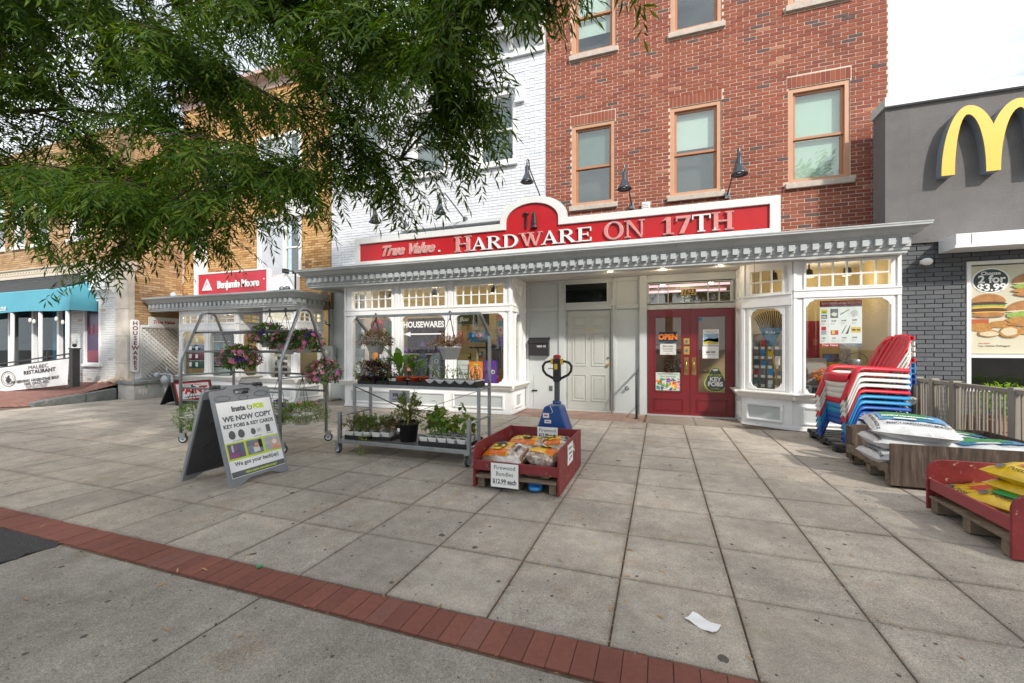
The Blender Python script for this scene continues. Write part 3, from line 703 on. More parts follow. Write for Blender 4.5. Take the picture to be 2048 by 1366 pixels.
wb(MB().box(0.40, 0.68, RY - 0.006, RY - 0.002, 2.43, 2.55), 'number_plate', mat('gold_leaf', (0.55, 0.40, 0.12), 0.5), tr)
wtext('1623', 0.14, INK, front(0.54, RY - 0.009, 2.49), tr, 0.001, bold=0.004, shear=0.15, sx=0.9)
# side door and wall left of the bays
wall(shop, -8.2, LX0, 0.0, 2.86, 9.0, [(-7.72, -7.12, 0.03, 2.05), (-7.70, -7.14, 2.2, 2.72)], PANELGREY, 0.1, 'side_entrance_wall')
d = wb(MB().box(-7.71, -7.13, 9.02, 9.06, 0.04, 2.04), 'side_door', mat('weathered_grey_door', (0.27, 0.275, 0.265), 0.6, var=0.15, vscale=4), shop, label='weathered grey side door with brass lock')
wb(MB().lathe([(0.03, -0.03), (0.02, 0.0), (0.02, 0.02)], (-7.64, 9.02, 1.02), 10, 'Y'), 'doorknob', BRASS, d)
wb(MB().lathe([(0.024, -0.008), (0.024, 0.01)], (-7.64, 9.02, 1.18), 10, 'Y'), 'deadbolt', BRASS, d)
wb(MB().box(-7.69, -7.15, 9.03, 9.04, 2.21, 2.71), 'side_transom', DARK, shop)
q = MB()
for x0, x1, z0, z1 in ((-7.79, -7.72, 0, 2.86), (-7.12, -7.075, 0, 2.86), (-7.719, -7.121, 2.06, 2.19), (-7.719, -7.121, 2.73, 2.858)): q.box(x0, x1, 8.97, 9.001, z0, z1)
wb(q, 'side_door_frame', PANELGREY, shop)

# inside of the shop: floor, ceiling, display floors and the yellow back walls seen through the glass
wb(MB().box(-7.0, 3.45, 9.26, 13.5, -0.02, 0.02), 'interior_floor', mat('wood_floor', (0.17, 0.10, 0.05), 0.5, var=0.2, stretch=(1, 12, 1)), shop)
wb(MB().box(-7.06, 3.48, 8.26, 13.5, 2.93, 3.0), 'interior_ceiling', mat('shop_ceiling', (0.55, 0.48, 0.36), 0.8), shop)
wb(MB().box(-7.05, 3.45, 13.5, 13.6, 0, 3), 'interior_back_wall', mat('shop_back_wall', (0.30, 0.22, 0.12), 0.8, var=0.3, vscale=2), shop)
wb(MB().box(-6.97, -2.97, 8.25, 9.55, 0.48, 0.585), 'display_floor', mat('display_boards', (0.42, 0.40, 0.38), 0.5), shop)
b_ = wb(MB().box(-6.97, -2.97, 9.55, 9.6, 0.585, 2.93), 'display_back_wall', CREAM, shop)
wb(MB().box(1.50, 3.43, 8.75, 9.45, 0.40, 0.53), 'display_floor', mat('display_boards', (0.42, 0.40, 0.38), 0.5), shop)
wb(MB().box(1.47, 3.45, 9.45, 9.5, 0.40, 2.93), 'display_back_wall', CREAM, shop)
wb(MB().box(3.40, 3.44, 8.25, 9.45, 0.40, 2.93), 'display_side_wall', CREAM, shop)
wb(MB().box(-7.05, -7.0, 9.05, 13.5, 0, 2.93), 'interior_side_wall', CREAM, shop)
wb(MB().box(-2.86, -2.82, 9.27, 13.5, 0, 2.93), 'interior_partition', CREAM, shop)
# lit fittings inside, as the photograph shows
for x, y in ((-6.2, 8.75), (-5.0, 8.75), (-4.55, 8.75), (-3.5, 8.75), (2.45, 8.65), (3.0, 8.65), (1.95, 8.8)):
    o = wb(MB().tube([(x, y, 2.93), (x, y, 2.74)], 0.012, 6).lathe([(0.03, 2.74), (0.055, 2.72), (0.065, 2.62), (0.075, 2.60)], (x, y, 0), 12), 'track_light', BLACKP, shop)
    wb(MB().lathe([(0.001, 2.604), (0.062, 2.604)], (x, y, 0), 12), 'bulb', LAMPON, o)
def lamp(name, loc, watt, col, r=0.12):
    d_ = bpy.data.lights.new(name, 'POINT'); d_.energy = watt; d_.color = col; d_.shadow_soft_size = r
    o_ = bpy.data.objects.new(name, d_); COL.objects.link(o_); o_.location = loc; return o_
for i, (x, y) in enumerate(((-6.2, 8.8), (-5.0, 8.8), (-3.6, 8.8), (2.5, 8.75), (3.0, 8.75))): lamp('display_lamp', (x, y, 2.52), 8, (1.0, 0.80, 0.52))
lamp('shop_lamp', (0.6, 11.5, 2.6), 10, (1.0, 0.82, 0.60)); lamp('shop_lamp', (0.6, 9.9, 2.6), 3, (1.0, 0.80, 0.60))
for x, y in ((-0.91, 8.30), (0.05, 8.45), (1.02, 8.40)): lamp('downlight_lamp', (x, y, 2.78), 4, (1.0, 0.80, 0.52), 0.05)
# tubes on the shop ceiling, seen through the door's transom
for y in (9.9, 10.9, 12.0): wb(MB().box(-0.5, 1.6, y, y + 0.10, 2.86, 2.90), 'ceiling_tube', mat('pink_tube', (1, 0.8, 0.85), 0.5, var=0, emit=((1.0, 0.50, 0.60), 1.6)), shop)
# ------------------------------------------------------------------ upper buildings
def sash_window(root, x0, x1, z0, z1, Y, trim, sash, name='window', split=0.52, blind=None, sill=True, cw=0.075, arch=0.0, glass=None):
    """double-hung window in an opening of a wall facing -y"""
    q = MB(); pframe(q, x0, x1, z0, z1, cw, Y + 0.015, Y + 0.13)
    f = wb(q, name, trim, root, bevel=0.004)
    a, b_, c, d = x0 + cw, x1 - cw, z0 + cw * 0.8, z1 - cw
    zm = c + (d - c) * (1 - split)
    q = MB(); pframe(q, a + 0.002, b_ - 0.002, zm - 0.02, d, 0.042, Y + 0.06, Y + 0.10); wb(q, 'upper_sash', sash, f)
    q = MB(); pframe(q, a + 0.002, b_ - 0.002, c - 0.02, zm + 0.018, 0.045, Y + 0.085, Y + 0.122); wb(q, 'lower_sash', sash, f)
    gl = glass or GLASSR
    wb(MB().box(a + 0.02, b_ - 0.02, Y + 0.076, Y + 0.082, zm + 0.015, d - 0.03), 'pane', gl, f)
    wb(MB().box(a + 0.02, b_ - 0.02, Y + 0.100, Y + 0.106, c, zm - 0.01), 'pane', gl, f)
    if blind:
        m_, lev = blind
        wb(MB().box(a, b_, Y + 0.16, Y + 0.165, c + (d - c) * (1 - lev), d), 'window_blind', m_, f)
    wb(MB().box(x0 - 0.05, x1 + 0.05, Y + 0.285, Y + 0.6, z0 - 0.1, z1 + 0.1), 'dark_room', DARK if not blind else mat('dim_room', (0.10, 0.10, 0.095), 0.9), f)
    if sill: wb(MB().box(x0 - 0.055, x1 + 0.055, Y - 0.065, Y + 0.12, z0 - 0.105, z0 - 0.002), 'window_sill', STONE if trim is TAN2 else WHITE, f, bevel=0.008)
    return f

WY = 8.9
# --- red brick house
red = thing('brick_building', 'red brick building with tan-framed sash windows above the shopfront', 'building', (0.66, WY, 0))
BLIND1 = mat('pale_green_blind', (0.72, 0.80, 0.74), 0.8, var=0.06, vscale=2); BLIND2 = mat('grey_blind', (0.20, 0.24, 0.23), 0.8, var=0.1); BLIND3 = mat('white_blind', (0.82, 0.83, 0.82), 0.8, var=0.05)
rw = [(-1.77, -0.88, 4.37, 6.08), (0.19, 1.10, 4.35, 6.10), (2.20, 3.13, 4.35, 6.07), (-1.77, -0.86, 7.56, 9.3), (0.20, 1.11, 7.56, 9.3), (2.20, 3.13, 7.56, 9.3)]
holes = [(a, b_, c, d) for a, b_, c, d in rw]
wall(red, -2.34, 3.66, 2.9, 9.6, WY, holes, MORTAR)
bh_ = [(a - 0.06, b_ + 0.06, c - 0.11, c + 0.01) for a, b_, c, d in rw] + holes
extra = []
for a, b_, c, d in rw[:3]:
    bh_.append((a - 0.02, b_ + 0.02, d, d + 0.215)); n_ = 13; w_ = (b_ - a + 0.03) / n_
    for k in range(n_): extra.append((a - 0.015 + k * w_, a - 0.015 + (k + 1) * w_ - 0.010, d + 0.012, d + 0.205))
RC = [((0.262, 0.072, 0.042), 6), ((0.282, 0.080, 0.046), 6), ((0.232, 0.064, 0.040), 5), ((0.30, 0.094, 0.056), 3), ((0.21, 0.066, 0.047), 2), ((0.115, 0.072, 0.068), 1.0), ((0.40, 0.175, 0.11), 0.3), ((0.265, 0.088, 0.053), 2)]
brick_face(red, -2.34, 3.66, 3.2, 9.58, WY, 0.218, 0.0662, 0.0112, bh_, brick_mat('red_brick', RC, False), brick_mat('red_brick_joined', RC, True), extra=extra)
bl = [(BLIND2, 0.52), (BLIND3, 0.45), (BLIND1, 1.0), (BLIND3, 0.75), None, (BLIND3, 1.0)]  # the middle window's white blind imitates the bright reflection in its upper half
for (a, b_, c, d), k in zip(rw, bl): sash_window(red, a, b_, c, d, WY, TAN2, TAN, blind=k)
wb(MB().box(3.662, 3.74, WY + 0.03, WY + 0.5, 5.0, 9.58), 'side_render', mat('old_white_render', (0.70, 0.68, 0.66), 0.85, var=0.15, vscale=4, spots=((0.50, 0.33, 0.27), 3, 0.66, 0.1)), red)
wb(MB().box(-0.33, -0.20, WY - 0.05, WY, 4.13, 4.27).box(-0.345, -0.185, WY - 0.07, WY - 0.05, 4.12, 4.285), 'vent_hood', WHITE, red)
for k in range(4): wb(MB().box(-0.325, -0.205, WY - 0.085, WY - 0.071, 4.14 + k * 0.034, 4.158 + k * 0.034), 'vent_slat', WHITE2, red)

# --- white painted brick house
wht = thing('painted_brick_building', 'white painted brick building with bracketed cornice and arched windows', 'building', (-5.26, WY, 0))
ww = [(-3.98, -3.04, 5.56, 7.16), (-5.72, -4.78, 5.56, 7.16), (-7.50, -6.56, 5.56, 7.16)]
WB = mat('white_masonry_paint', (0.68, 0.70, 0.74), 0.75, var=0.06, vscale=3, spots=((0.52, 0.53, 0.56), 9, 0.68, 0.08), bump=0.5, bscale=40)
wall(wht, -8.17, -2.345, 2.9, 8.9, WY + 0.02, ww, mat('grey_painted_joint', (0.58, 0.60, 0.64), 0.8))
bh_ = list(ww); extra = []
for a, b_, c, d in ww:
    bh_ += [(a - 0.06, b_ + 0.06, c - 0.11, c), (a - 0.20, b_ + 0.20, d, d + 0.34)]
W1 = [((0.70, 0.72, 0.76), 5), ((0.66, 0.68, 0.73), 4), ((0.73, 0.745, 0.775), 4)]
brick_face(wht, -8.16, -2.35, 3.2, 7.86, WY + 0.02, 0.218, 0.0662, 0.008, bh_, brick_mat('white_brick', W1, False, 0.75, 0.05), brick_mat('white_brick_joined', W1, True, 0.75, 0.05), wob=0.004, proud=0.010)
for k, (a, b_, c, d) in enumerate(ww):
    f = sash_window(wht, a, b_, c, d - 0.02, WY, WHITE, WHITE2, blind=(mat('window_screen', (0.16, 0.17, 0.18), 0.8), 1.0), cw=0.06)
    # segmental brick hood with ears
    cx, hw = (a + b_) / 2, (b_ - a) / 2; Rr = 1.05; cz = d - 0.02 - math.sqrt(Rr * Rr - hw * hw) + 0.0
    hood = MB(); n_ = 15
    a0 = math.degrees(math.asin((hw + 0.01) / Rr))
    lo = [(cx + Rr * math.sin(rad(t_)), cz + Rr * math.cos(rad(t_))) for t_ in [-a0 + 2 * a0 * i / n_ for i in range(n_ + 1)]]
    q = MB(); q.prism([(a - 0.002, d - 0.03)] + lo + [(b_ + 0.002, d - 0.03)], XZ(WY + 0.012), 0.06); wb(q, 'arch_infill', WHITE, f)
    for i in range(n_):
        t0, t1 = -a0 + 2 * a0 * i / n_ + 0.25, -a0 + 2 * a0 * (i + 1) / n_ - 0.25
        P = [(cx + r_ * math.sin(rad(t_)), cz + r_ * math.cos(rad(t_))) for r_, t_ in ((Rr, t0), (Rr, t1), (Rr + 0.215, t1), (Rr + 0.215, t0))]
        hood.prism(P, XZ(WY - 0.045), 0.09)
    for sx_ in (-1, 1):
        x_ = cx + sx_ * (hw + 0.10); hood.box(x_ - 0.10, x_ + 0.10, WY - 0.045, WY + 0.03, d - 0.30, d + 0.06); hood.box(x_ - 0.115, x_ + 0.115, WY - 0.06, WY + 0.02, d - 0.345, d - 0.303)
    wb(hood, 'window_hood', WB, wht, bevel=0.006)
q = MB(); sweep(q, [(-8.19, WY), (-2.36, WY)], [(0.1, 7.84), (-0.05, 7.84), (-0.05, 7.88), (-0.02, 7.90), (-0.02, 8.26), (-0.07, 8.30), (-0.30, 8.31), (-0.30, 8.38), (-0.36, 8.44), (-0.42, 8.54), (-0.44, 8.62), (-0.44, 8.66), (0.1, 8.72)])
wc = wb(q, 'cornice', mat('white_cornice_paint', (0.66, 0.68, 0.70), 0.6, var=0.08), wht)
for k in range(9):
    x = -8.0 + k * 0.69
    q = MB(); q.prism([(0.02, 8.0), (0.06, 8.0), (0.10, 8.10), (0.24, 8.20), (0.26, 8.30), (0.02, 8.30)], Matrix(((0, 0, 1, x), (-1, 0, 0, WY), (0, 1, 0, 0), (0, 0, 0, 1))), 0.11)
    wb(q, 'bracket', WHITE, wc)

# --- tan brick house
tan = thing('tan_brick_building', 'tan brick building with tall white windows above the red paint sign', 'building', (-11.0, WY, 0))
YC = [((0.53, 0.31, 0.125), 5), ((0.58, 0.36, 0.16), 4), ((0.47, 0.26, 0.10), 4), ((0.36, 0.185, 0.08), 2), ((0.60, 0.39, 0.20), 2), ((0.24, 0.125, 0.07), 0.7)]
TBM, TBJ = brick_mat('tan_brick', YC, False), brick_mat('tan_brick_joined', YC, True)
tw_ = [(-10.76, -9.16, 3.30, 4.98), (-10.76, -9.16, 5.62, 7.3), (-12.95, -11.75, 5.62, 7.3)]
wall(tan, -13.83, -8.172, 2.4, 8.9, WY, tw_, mat('tan_mortar', (0.24, 0.16, 0.09), 0.9))
brick_face(tan, -13.83, -8.175, 2.6, 8.9, WY, 0.218, 0.0662, 0.011, tw_ + [(-10.85, -9.07, 4.98, 5.10)], TBM, TBJ)
for a, b_, c, d in tw_:
    q = MB(); pframe(q, a, b_, c, d, 0.09, WY - 0.02, WY + 0.12); f = wb(q, 'window', WHITE, tan)
    m_ = a + (b_ - a) * 0.58
    wb(MB().box(a + 0.088, m_, WY + 0.04, WY + 0.09, c + 0.09, d - 0.09), 'white_panel', mat('dull_white_panel', (0.52, 0.55, 0.60), 0.6), f)
    wb(MB().box(m_ + 0.001, m_ + 0.07, WY + 0.0, WY + 0.11, c + 0.09, d - 0.09), 'mullion', WHITE, f)
    wb(MB().box(m_ + 0.06, b_ - 0.08, WY + 0.07, WY + 0.076, c + 0.05, d - 0.05), 'pane', GLASSR, f)
    wb(MB().box(m_ + 0.071, b_ - 0.089, WY + 0.04, WY + 0.085, (c + d) / 2 - 0.02, (c + d) / 2 + 0.02), 'meeting_rail', WHITE, f)
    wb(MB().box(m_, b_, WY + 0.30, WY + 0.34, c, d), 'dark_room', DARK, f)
wb(MB().box(-10.85, -9.07, WY - 0.03, WY + 0.02, 4.985, 5.095), 'stone_band', STONE, tan)
q = MB(); sweep(q, [(-13.85, WY), (-8.19, WY)], [(0.1, 8.6), (-0.04, 8.6), (-0.08, 8.8), (-0.3, 8.9), (-0.3, 9.0), (0.1, 9.05)]); wb(q, 'cornice', mat('pink_stone_cornice', (0.50, 0.36, 0.32), 0.8), tan)
# old white sign with bolt holes
q = MB(); q.prism(rrect(-9.75, -8.58, 4.94, 5.60, 0.05), XZ(WY - 0.09), 0.05)
osign = thing('blank_sign', 'blank white rounded sign board with bolt holes on tan brick wall', 'sign', (-9.16, WY - 0.09, 5.27))
wb(q, 'board', mat('old_enamel', (0.72, 0.72, 0.70), 0.4, var=0.06), osign, bevel=0.01)
h = MB()
for k in range(8): h.lathe([(0.014, WY - 0.094), (0.014, WY - 0.086)], (-9.45 + k * 0.10 + R.uniform(-.02, .02), 0, 5.10 + (k % 2) * 0.05 + k * 0.006), 8, 'Y')
for x, z in ((-9.69, 5.0), (-8.64, 5.0), (-9.69, 5.54), (-8.64, 5.54)): h.lathe([(0.012, WY - 0.094), (0.012, WY - 0.086)], (x, 0, z), 8, 'Y')
wb(h, 'bolt_holes', DARK, osign)

# --- grey restaurant on the right
mcd = thing('grey_restaurant', 'dark grey rendered restaurant building with painted brick base', 'building', (5.5, 8.2, 0))
STUC = mat('dark_grey_stucco', (0.165, 0.158, 0.157), 0.9, var=0.22, vscale=1.3, bump=1.0, bscale=95, spots=((0.105, 0.102, 0.10), 2.2, 0.58, 0.25))
wb(MB().box(3.34, 3.63, 8.2, 8.6, 3.245, 5.13).box(3.631, 9.5, 8.2, 8.6, 2.985, 5.13), 'stucco_wall', STUC, mcd)
wb(MB().box(3.31, 9.5, 8.14, 8.62, 5.132, 5.275), 'parapet_cap', mat('pale_metal_cap', (0.50, 0.54, 0.57), 0.45, 0.3, var=0.08), mcd, bevel=0.006)
PG = mat('dark_painted_joint', (0.062, 0.066, 0.074), 0.85, bump=0.4)
mw = (4.33, 8.2, 0.72, 2.66)
wall(mcd, 3.53, 9.5, -0.05, 2.98, 8.24, [mw], PG, 0.25, 'brick_base')
GB = [((0.112, 0.118, 0.130), 4), ((0.122, 0.128, 0.140), 3), ((0.104, 0.109, 0.121), 3)]
brick_face(mcd, 3.53, 9.4, 0.0, 2.975, 8.24, 0.215, 0.0685, 0.009, [mw], brick_mat('grey_painted_brick', GB, False, 0.7, 0.06), brick_mat('grey_painted_brick_joined', GB, True, 0.7, 0.06), proud=0.012, wob=0.005)
q = MB(); pframe(q, 4.335, 8.2, 0.72, 2.66, 0.05, 8.215, 8.30); q.box(4.384, 8.15, 8.215, 8.30, 1.225, 1.275); wf = wb(q, 'window', WHITE, mcd)
wb(MB().box(4.38, 8.16, 8.26, 8.266, 0.75, 2.62), 'pane', GLASS, wf)
wb(MB().box(4.3, 8.2, 9.4, 9.45, 0.4, 2.9), 'dining_room_wall', mat('dining_wall', (0.02, 0.014, 0.014), 0.8, var=0.5, vscale=3), mcd)
# white projecting canopy
q = MB(); q.box(3.99, 9.3, 7.79, 8.195, 2.80, 3.0); cn_ = wb(q, 'canopy', mat('white_canopy_metal', (0.74, 0.76, 0.78), 0.35, var=0.03), mcd, bevel=0.006)
wb(MB().box(3.975, 9.3, 7.775, 7.789, 2.80, 2.835), 'canopy_lip', WHITE2, cn_); wb(MB().box(4.16, 4.166, 7.786, 7.79, 2.84, 2.99), 'canopy_seam', DSTEEL, cn_)
# --- corner restaurant far left
rest_ = thing('corner_restaurant', 'tan brick corner building with white ground floor and stone corner pier', 'building', (-17.0, 7.5, 0))
rwin = [(-20.9, -20.15, 4.60, 6.3), (-19.62, -18.95, 4.60, 6.3), (-18.5, -17.7, 4.60, 6.3), (-16.6, -15.8, 4.6, 6.3)]
TMO = mat('tan_mortar', (0.24, 0.16, 0.09), 0.9)
wall(rest_, -26.0, -14.35, 3.62, 7.6, 7.5, rwin, TMO)
YC2 = [((0.45, 0.29, 0.155), 5), ((0.50, 0.33, 0.18), 4), ((0.40, 0.25, 0.13), 4), ((0.33, 0.20, 0.11), 2), ((0.52, 0.37, 0.23), 2)]
RBM, RBJ = brick_mat('pale_tan_brick', YC2, False), brick_mat('pale_tan_brick_joined', YC2, True)
brick_face(rest_, -24.0, -14.35, 3.85, 7.6, 7.5, 0.218, 0.0662, 0.011, rwin, RBM, RBJ, nobj=200)
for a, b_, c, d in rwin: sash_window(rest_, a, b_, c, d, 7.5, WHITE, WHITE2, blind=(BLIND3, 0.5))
# side wall facing the plaza (along y)
wb(MB().box(-14.3, -13.83, 7.56, 8.88, 0.0, 7.6), 'side_wall', TMO, rest_)
brick_face(rest_, 7.62, 8.88, 2.05, 7.5, None, 0.218, 0.0662, 0.011, [], RBM, RBJ, nobj=100, xm=-13.83)
wb(MB().box(-13.829, -13.815, 7.62, 8.88, 0.4, 2.03), 'painted_dado', WB, rest_)
q = MB(); q.box(-14.34, -13.81, 7.44, 7.62, 0.3, 3.5); pier = wb(q, 'stone_pier', mat('pale_pier_stone', (0.58, 0.53, 0.46), 0.85, var=0.22, vscale=4, spots=((0.36, 0.30, 0.24), 3.5, 0.63, 0.1), bump=0.4), rest_, bevel=0.01)
cap = wb(MB().box(-14.38, -13.76, 7.40, 7.66, 3.502, 3.76), 'pier_capital', STONE, rest_, bevel=0.015)
wb(MB().lathe([(0.07, 7.37), (0.09, 7.40)], (-14.07, 0, 3.63), 14, 'Y').lathe([(0.05, 7.37), (0.065, 7.40)], (-14.25, 0, 3.63), 12, 'Y').lathe([(0.05, 7.37), (0.065, 7.40)], (-13.89, 0, 3.63), 12, 'Y'), 'rosettes', STONE, cap)
for k in range(3): wb(MB().box(-14.342, -13.808, 7.435, 7.615, 0.95 + k * 0.75, 0.957 + k * 0.75), 'pier_joint', DSTEEL, pier)
q = MB(); sweep(q, [(-26, 7.5), (-14.38, 7.5)], [(0.05, 3.56), (-0.05, 3.56), (-0.05, 3.60), (-0.02, 3.62), (-0.02, 3.80), (-0.06, 3.83), (-0.06, 3.86), (0.05, 3.88)]); tr_ = wb(q, 'terracotta_band', mat('cream_terracotta', (0.56, 0.50, 0.41), 0.8, var=0.15, vscale=20, bump=0.5), rest_)
q = MB()
for k in range(60):
    x = -23.5 + k * 0.152; q.tube([(x + 0.05 * math.cos(a), 7.475, 3.71 + 0.05 * math.sin(a)) for a in [i * PI / 3 for i in range(6)]], 0.012, 4, closed=True)
wb(q, 'band_ornament', mat('cream_terracotta', (0.56, 0.50, 0.41), 0.8), rest_, kind='stuff')
WBR = brick_mat('white_washed_brick', [((0.66, 0.67, 0.67), 5), ((0.61, 0.62, 0.62), 3), ((0.69, 0.69, 0.68), 3)], False, 0.8, 0.06)
WBRJ = brick_mat('white_washed_brick_joined', [((0.66, 0.67, 0.67), 5), ((0.61, 0.62, 0.62), 3), ((0.69, 0.69, 0.68), 3), ((0.50, 0.42, 0.33), 0.4)], True, 0.8, 0.06)
pwin = (-15.85, -15.10, 0.90, 2.76)
wall(rest_, -16.5, -14.35, 0.0, 3.05, 7.5, [pwin], mat('white_joint', (0.45, 0.46, 0.47), 0.85), name='white_wall')
brick_face(rest_, -16.5, -14.36, 0.1, 2.80, 7.5, 0.218, 0.0662, 0.009, [pwin], WBR, WBRJ, nobj=60)
q = MB(); sweep(q, [(-16.6, 7.5), (-14.36, 7.5)], [(0.02, 2.80), (-0.03, 2.80), (-0.05, 2.90), (-0.10, 2.92), (-0.12, 2.98), (-0.20, 3.0), (-0.20, 3.06), (0.02, 3.08)]); wb(q, 'moulded_ledge', WHITE, rest_)
q = MB(); q.prism([(-16.7, 3.085), (-14.36, 3.085), (-14.36, 3.50), (-14.9, 3.50)], XZ(7.32), 0.18); wb(q, 'half_gable', WHITE, rest_)
q = MB(); pframe(q, -15.85, -15.10, 0.90, 2.76, 0.05, 7.47, 7.56); pw_ = wb(q, 'purple_window', WHITE, rest_)
wb(MB().box(-15.80, -15.15, 7.53, 7.54, 0.95, 2.71), 'purple_panel', mat('purple_film', (0.055, 0.022, 0.085), 0.25, var=0.15), pw_)
q = MB()
for x in (-15.72, -15.50, -15.27): q.tube([(x, 7.52, 1.78), (x, 7.52, 2.06)], 0.006, 5)
for z in (1.78, 1.86, 1.94): q.tube([(-15.74, 7.52, z), (-15.24, 7.52, z)], 0.006, 5)
wb(q, 'red_chair_drawing', RED, pw_); wb(MB().box(-15.78, -15.2, 7.524, 7.529, 0.97, 1.30), 'red_lower_panel', mat('dull_red_film', (0.20, 0.03, 0.06), 0.3), pw_)
wb(MB().box(-15.92, -15.03, 7.42, 7.52, 0.84, 0.898), 'window_sill', WHITE, pw_)
# glazed front behind the awning
wall(rest_, -26, -16.505, 0.0, 3.6, 7.52, [(-23, -16.6, 0.75, 2.6)], mat('blue_white_front', (0.42, 0.46, 0.50), 0.7), 0.2, 'glazed_front')
wb(MB().box(-23, -16.6, 7.60, 7.606, 0.75, 2.6), 'pane', GLASSD, rest_)
for x in (-21.3, -19.9, -18.55, -17.2):
    wb(MB().box(x - 0.05, x + 0.05, 7.5, 7.6, 0.75, 2.6), 'mullion', WHITE, rest_)
for x in (-20.6, -19.2, -18.1, -17.6):
    q = MB()
    for k in range(6): q.tube([(x + k * 0.045, 7.8, 1.0), (x + k * 0.045, 7.8, 2.55)], 0.025, 6)
    wb(q, 'curtain', mat('blue_curtain', (0.05, 0.28, 0.52), 0.8), rest_)
wb(MB().box(-40, -14.4, 9.5, 9.6, 0, 3.5).box(-40, -39.9, 7.75, 9.49, 0, 3.5), 'dark_room', mat('dim_dining_room', (0.035, 0.05, 0.055), 0.8, var=0.5, vscale=1.5), rest_, kind='stuff')
wb(MB().box(-40, -14.4, 7.73, 9.49, 2.9, 2.95), 'dining_ceiling', DARK, rest_)
t = thing('yellow_coat', 'yellow raincoat hanging inside the far restaurant window', 'coat', (-18.9, 7.75, 1.2)); wb(MB().lathe([(0.22, 1.12), (0.20, 1.5), (0.16, 1.8), (0.10, 1.92), (0.05, 2.02), (0.001, 2.04)], (-18.9, 7.78, 0), 12, sy=0.5, wob=lambda a, h: 1 + 0.06 * math.sin(a * 5)), 'coat', YELLOW, t)
# shingle roof over the awning
q = MB()
for k in range(7):
    y0, z0 = 6.98 + k * 0.075, 3.03 + k * 0.068
    q.add([(-25, y0, z0 + 0.012), (-16.0 + k * 0.19, y0, z0 + 0.012), (-15.94 + k * 0.19, y0 + 0.08, z0 + 0.075), (-25, y0 + 0.08, z0 + 0.075), (-25, y0, z0 - 0.01), (-16.0 + k * 0.19, y0, z0 - 0.01)], [(0, 1, 2, 3), (4, 5, 1, 0)])
wb(q, 'shingle_roof', mat('black_shingles', (0.045, 0.047, 0.05), 0.85, var=0.3, vscale=8, spots=((0.30, 0.31, 0.31), 30, 0.72, 0.04)), rest_)

aw = thing('awning', 'bright blue fabric awning over the far restaurant windows', 'awning', (-18.5, 6.9, 2.4))
q = MB(); n_ = 24
for i in range(n_):
    xa, xb = -24 + 8.75 * i / n_, -24 + 8.75 * (i + 1) / n_
    f_ = lambda x: 6.88 + 0.018 * math.sin(x * 3.1) ; g_ = lambda x: 2.42 + 0.02 * math.sin(x * 1.7)
    q.add([(xa, f_(xa), g_(xa)), (xb, f_(xb), g_(xb)), (xb, 6.92, 3.02), (xa, 6.92, 3.02)], [(0, 1, 2, 3)], True)
AWB = mat('blue_awning_canvas', (0.085, 0.34, 0.44), 0.7, var=0.06, vscale=1.5)
wb(q, 'valance', AWB, aw)
wb(MB().quad((-15.25, 6.88, 2.42), (-15.25, 7.5, 2.42), (-15.25, 7.5, 3.3), (-15.25, 6.92, 3.02)), 'end_panel', AWB, aw)
wb(MB().quad((-24, 6.92, 3.02), (-15.25, 6.92, 3.02), (-15.25, 7.49, 3.3), (-24, 7.49, 3.3)), 'awning_top', AWB, aw)
wtext('house', 0.27, WHITE2, front(-18.66, 6.855, 2.56), aw, 0.001)
for x in (-20.2, -18.2, -16.75, -15.45): wb(MB().tube([(x, 6.94, 0.1), (x, 6.94, 2.45)], 0.045, 8), 'awning_post', WHITE2, aw)
for k, (x, z) in enumerate(((-16.0, 2.25), (-15.7, 2.15), (-17.1, 2.2), (-17.3, 2.24))):
    t_ = thing('string_light', 'white hanging bulb under the blue awning, %s' % ('second from right', 'rightmost', 'third from right', 'leftmost')[k], 'light', (x, 6.95, 2.45), group='bulbs under the blue awning')
    wb(MB().tube([(x, 6.95, 2.45), (x, 6.95, z)], 0.006, 5), 'flex', BLACKP, t_)
    wb(MB().lathe([(0.02, z), (0.04, z - 0.06), (0.035, z - 0.11), (0.001, z - 0.13)], (x, 6.95, 0), 8), 'bulb', mat('bulb_glass', (0.8, 0.8, 0.75), 0.2), t_)

# brick ramp, kerb and terrace
ramp = MB(); ramp.add([(-13.9, 5.60, 0.004), (-13.9, 7.5, 0.44), (-17, 7.5, 0.34), (-26, 7.5, 0.05), (-26, 4.2, 0.004), (-14.4, 5.2, 0.004)], [(0, 1, 2, 3, 4, 5)])
def pave_mat():
    m = bpy.data.materials.new('brick_pavement'); m.use_nodes = True; n, l = m.node_tree.nodes, m.node_tree.links; b = n['Principled BSDF']; b.inputs['Roughness'].default_value = 0.85
    g = n.new('ShaderNodeNewGeometry'); t = n.new('ShaderNodeTexBrick'); t.inputs['Scale'].default_value = 1; t.inputs['Brick Width'].default_value = 0.2; t.inputs['Row Height'].default_value = 0.1; t.inputs['Mortar Size'].default_value = 0.008
    t.inputs['Color1'].default_value = (0.27, 0.12, 0.09, 1); t.inputs['Color2'].default_value = (0.21, 0.092, 0.072, 1); t.inputs['Mortar'].default_value = (0.10, 0.06, 0.05, 1)
    l.new(g.outputs['Position'], t.inputs['Vector']); l.new(t.outputs['Color'], b.inputs['Base Color']); return m
ramp.build('brick_pavement', pave_mat(), kind='structure')
kst = mat('bluestone', (0.17, 0.185, 0.18), 0.85, var=0.3, vscale=6, spots=((0.36, 0.33, 0.27), 5, 0.62, 0.08), bump=0.8, bscale=20)
kb = thing('stone_kerb', 'sloping rough stone kerb beside the brick ramp', 'kerb', (-13.85, 6.5, 0))
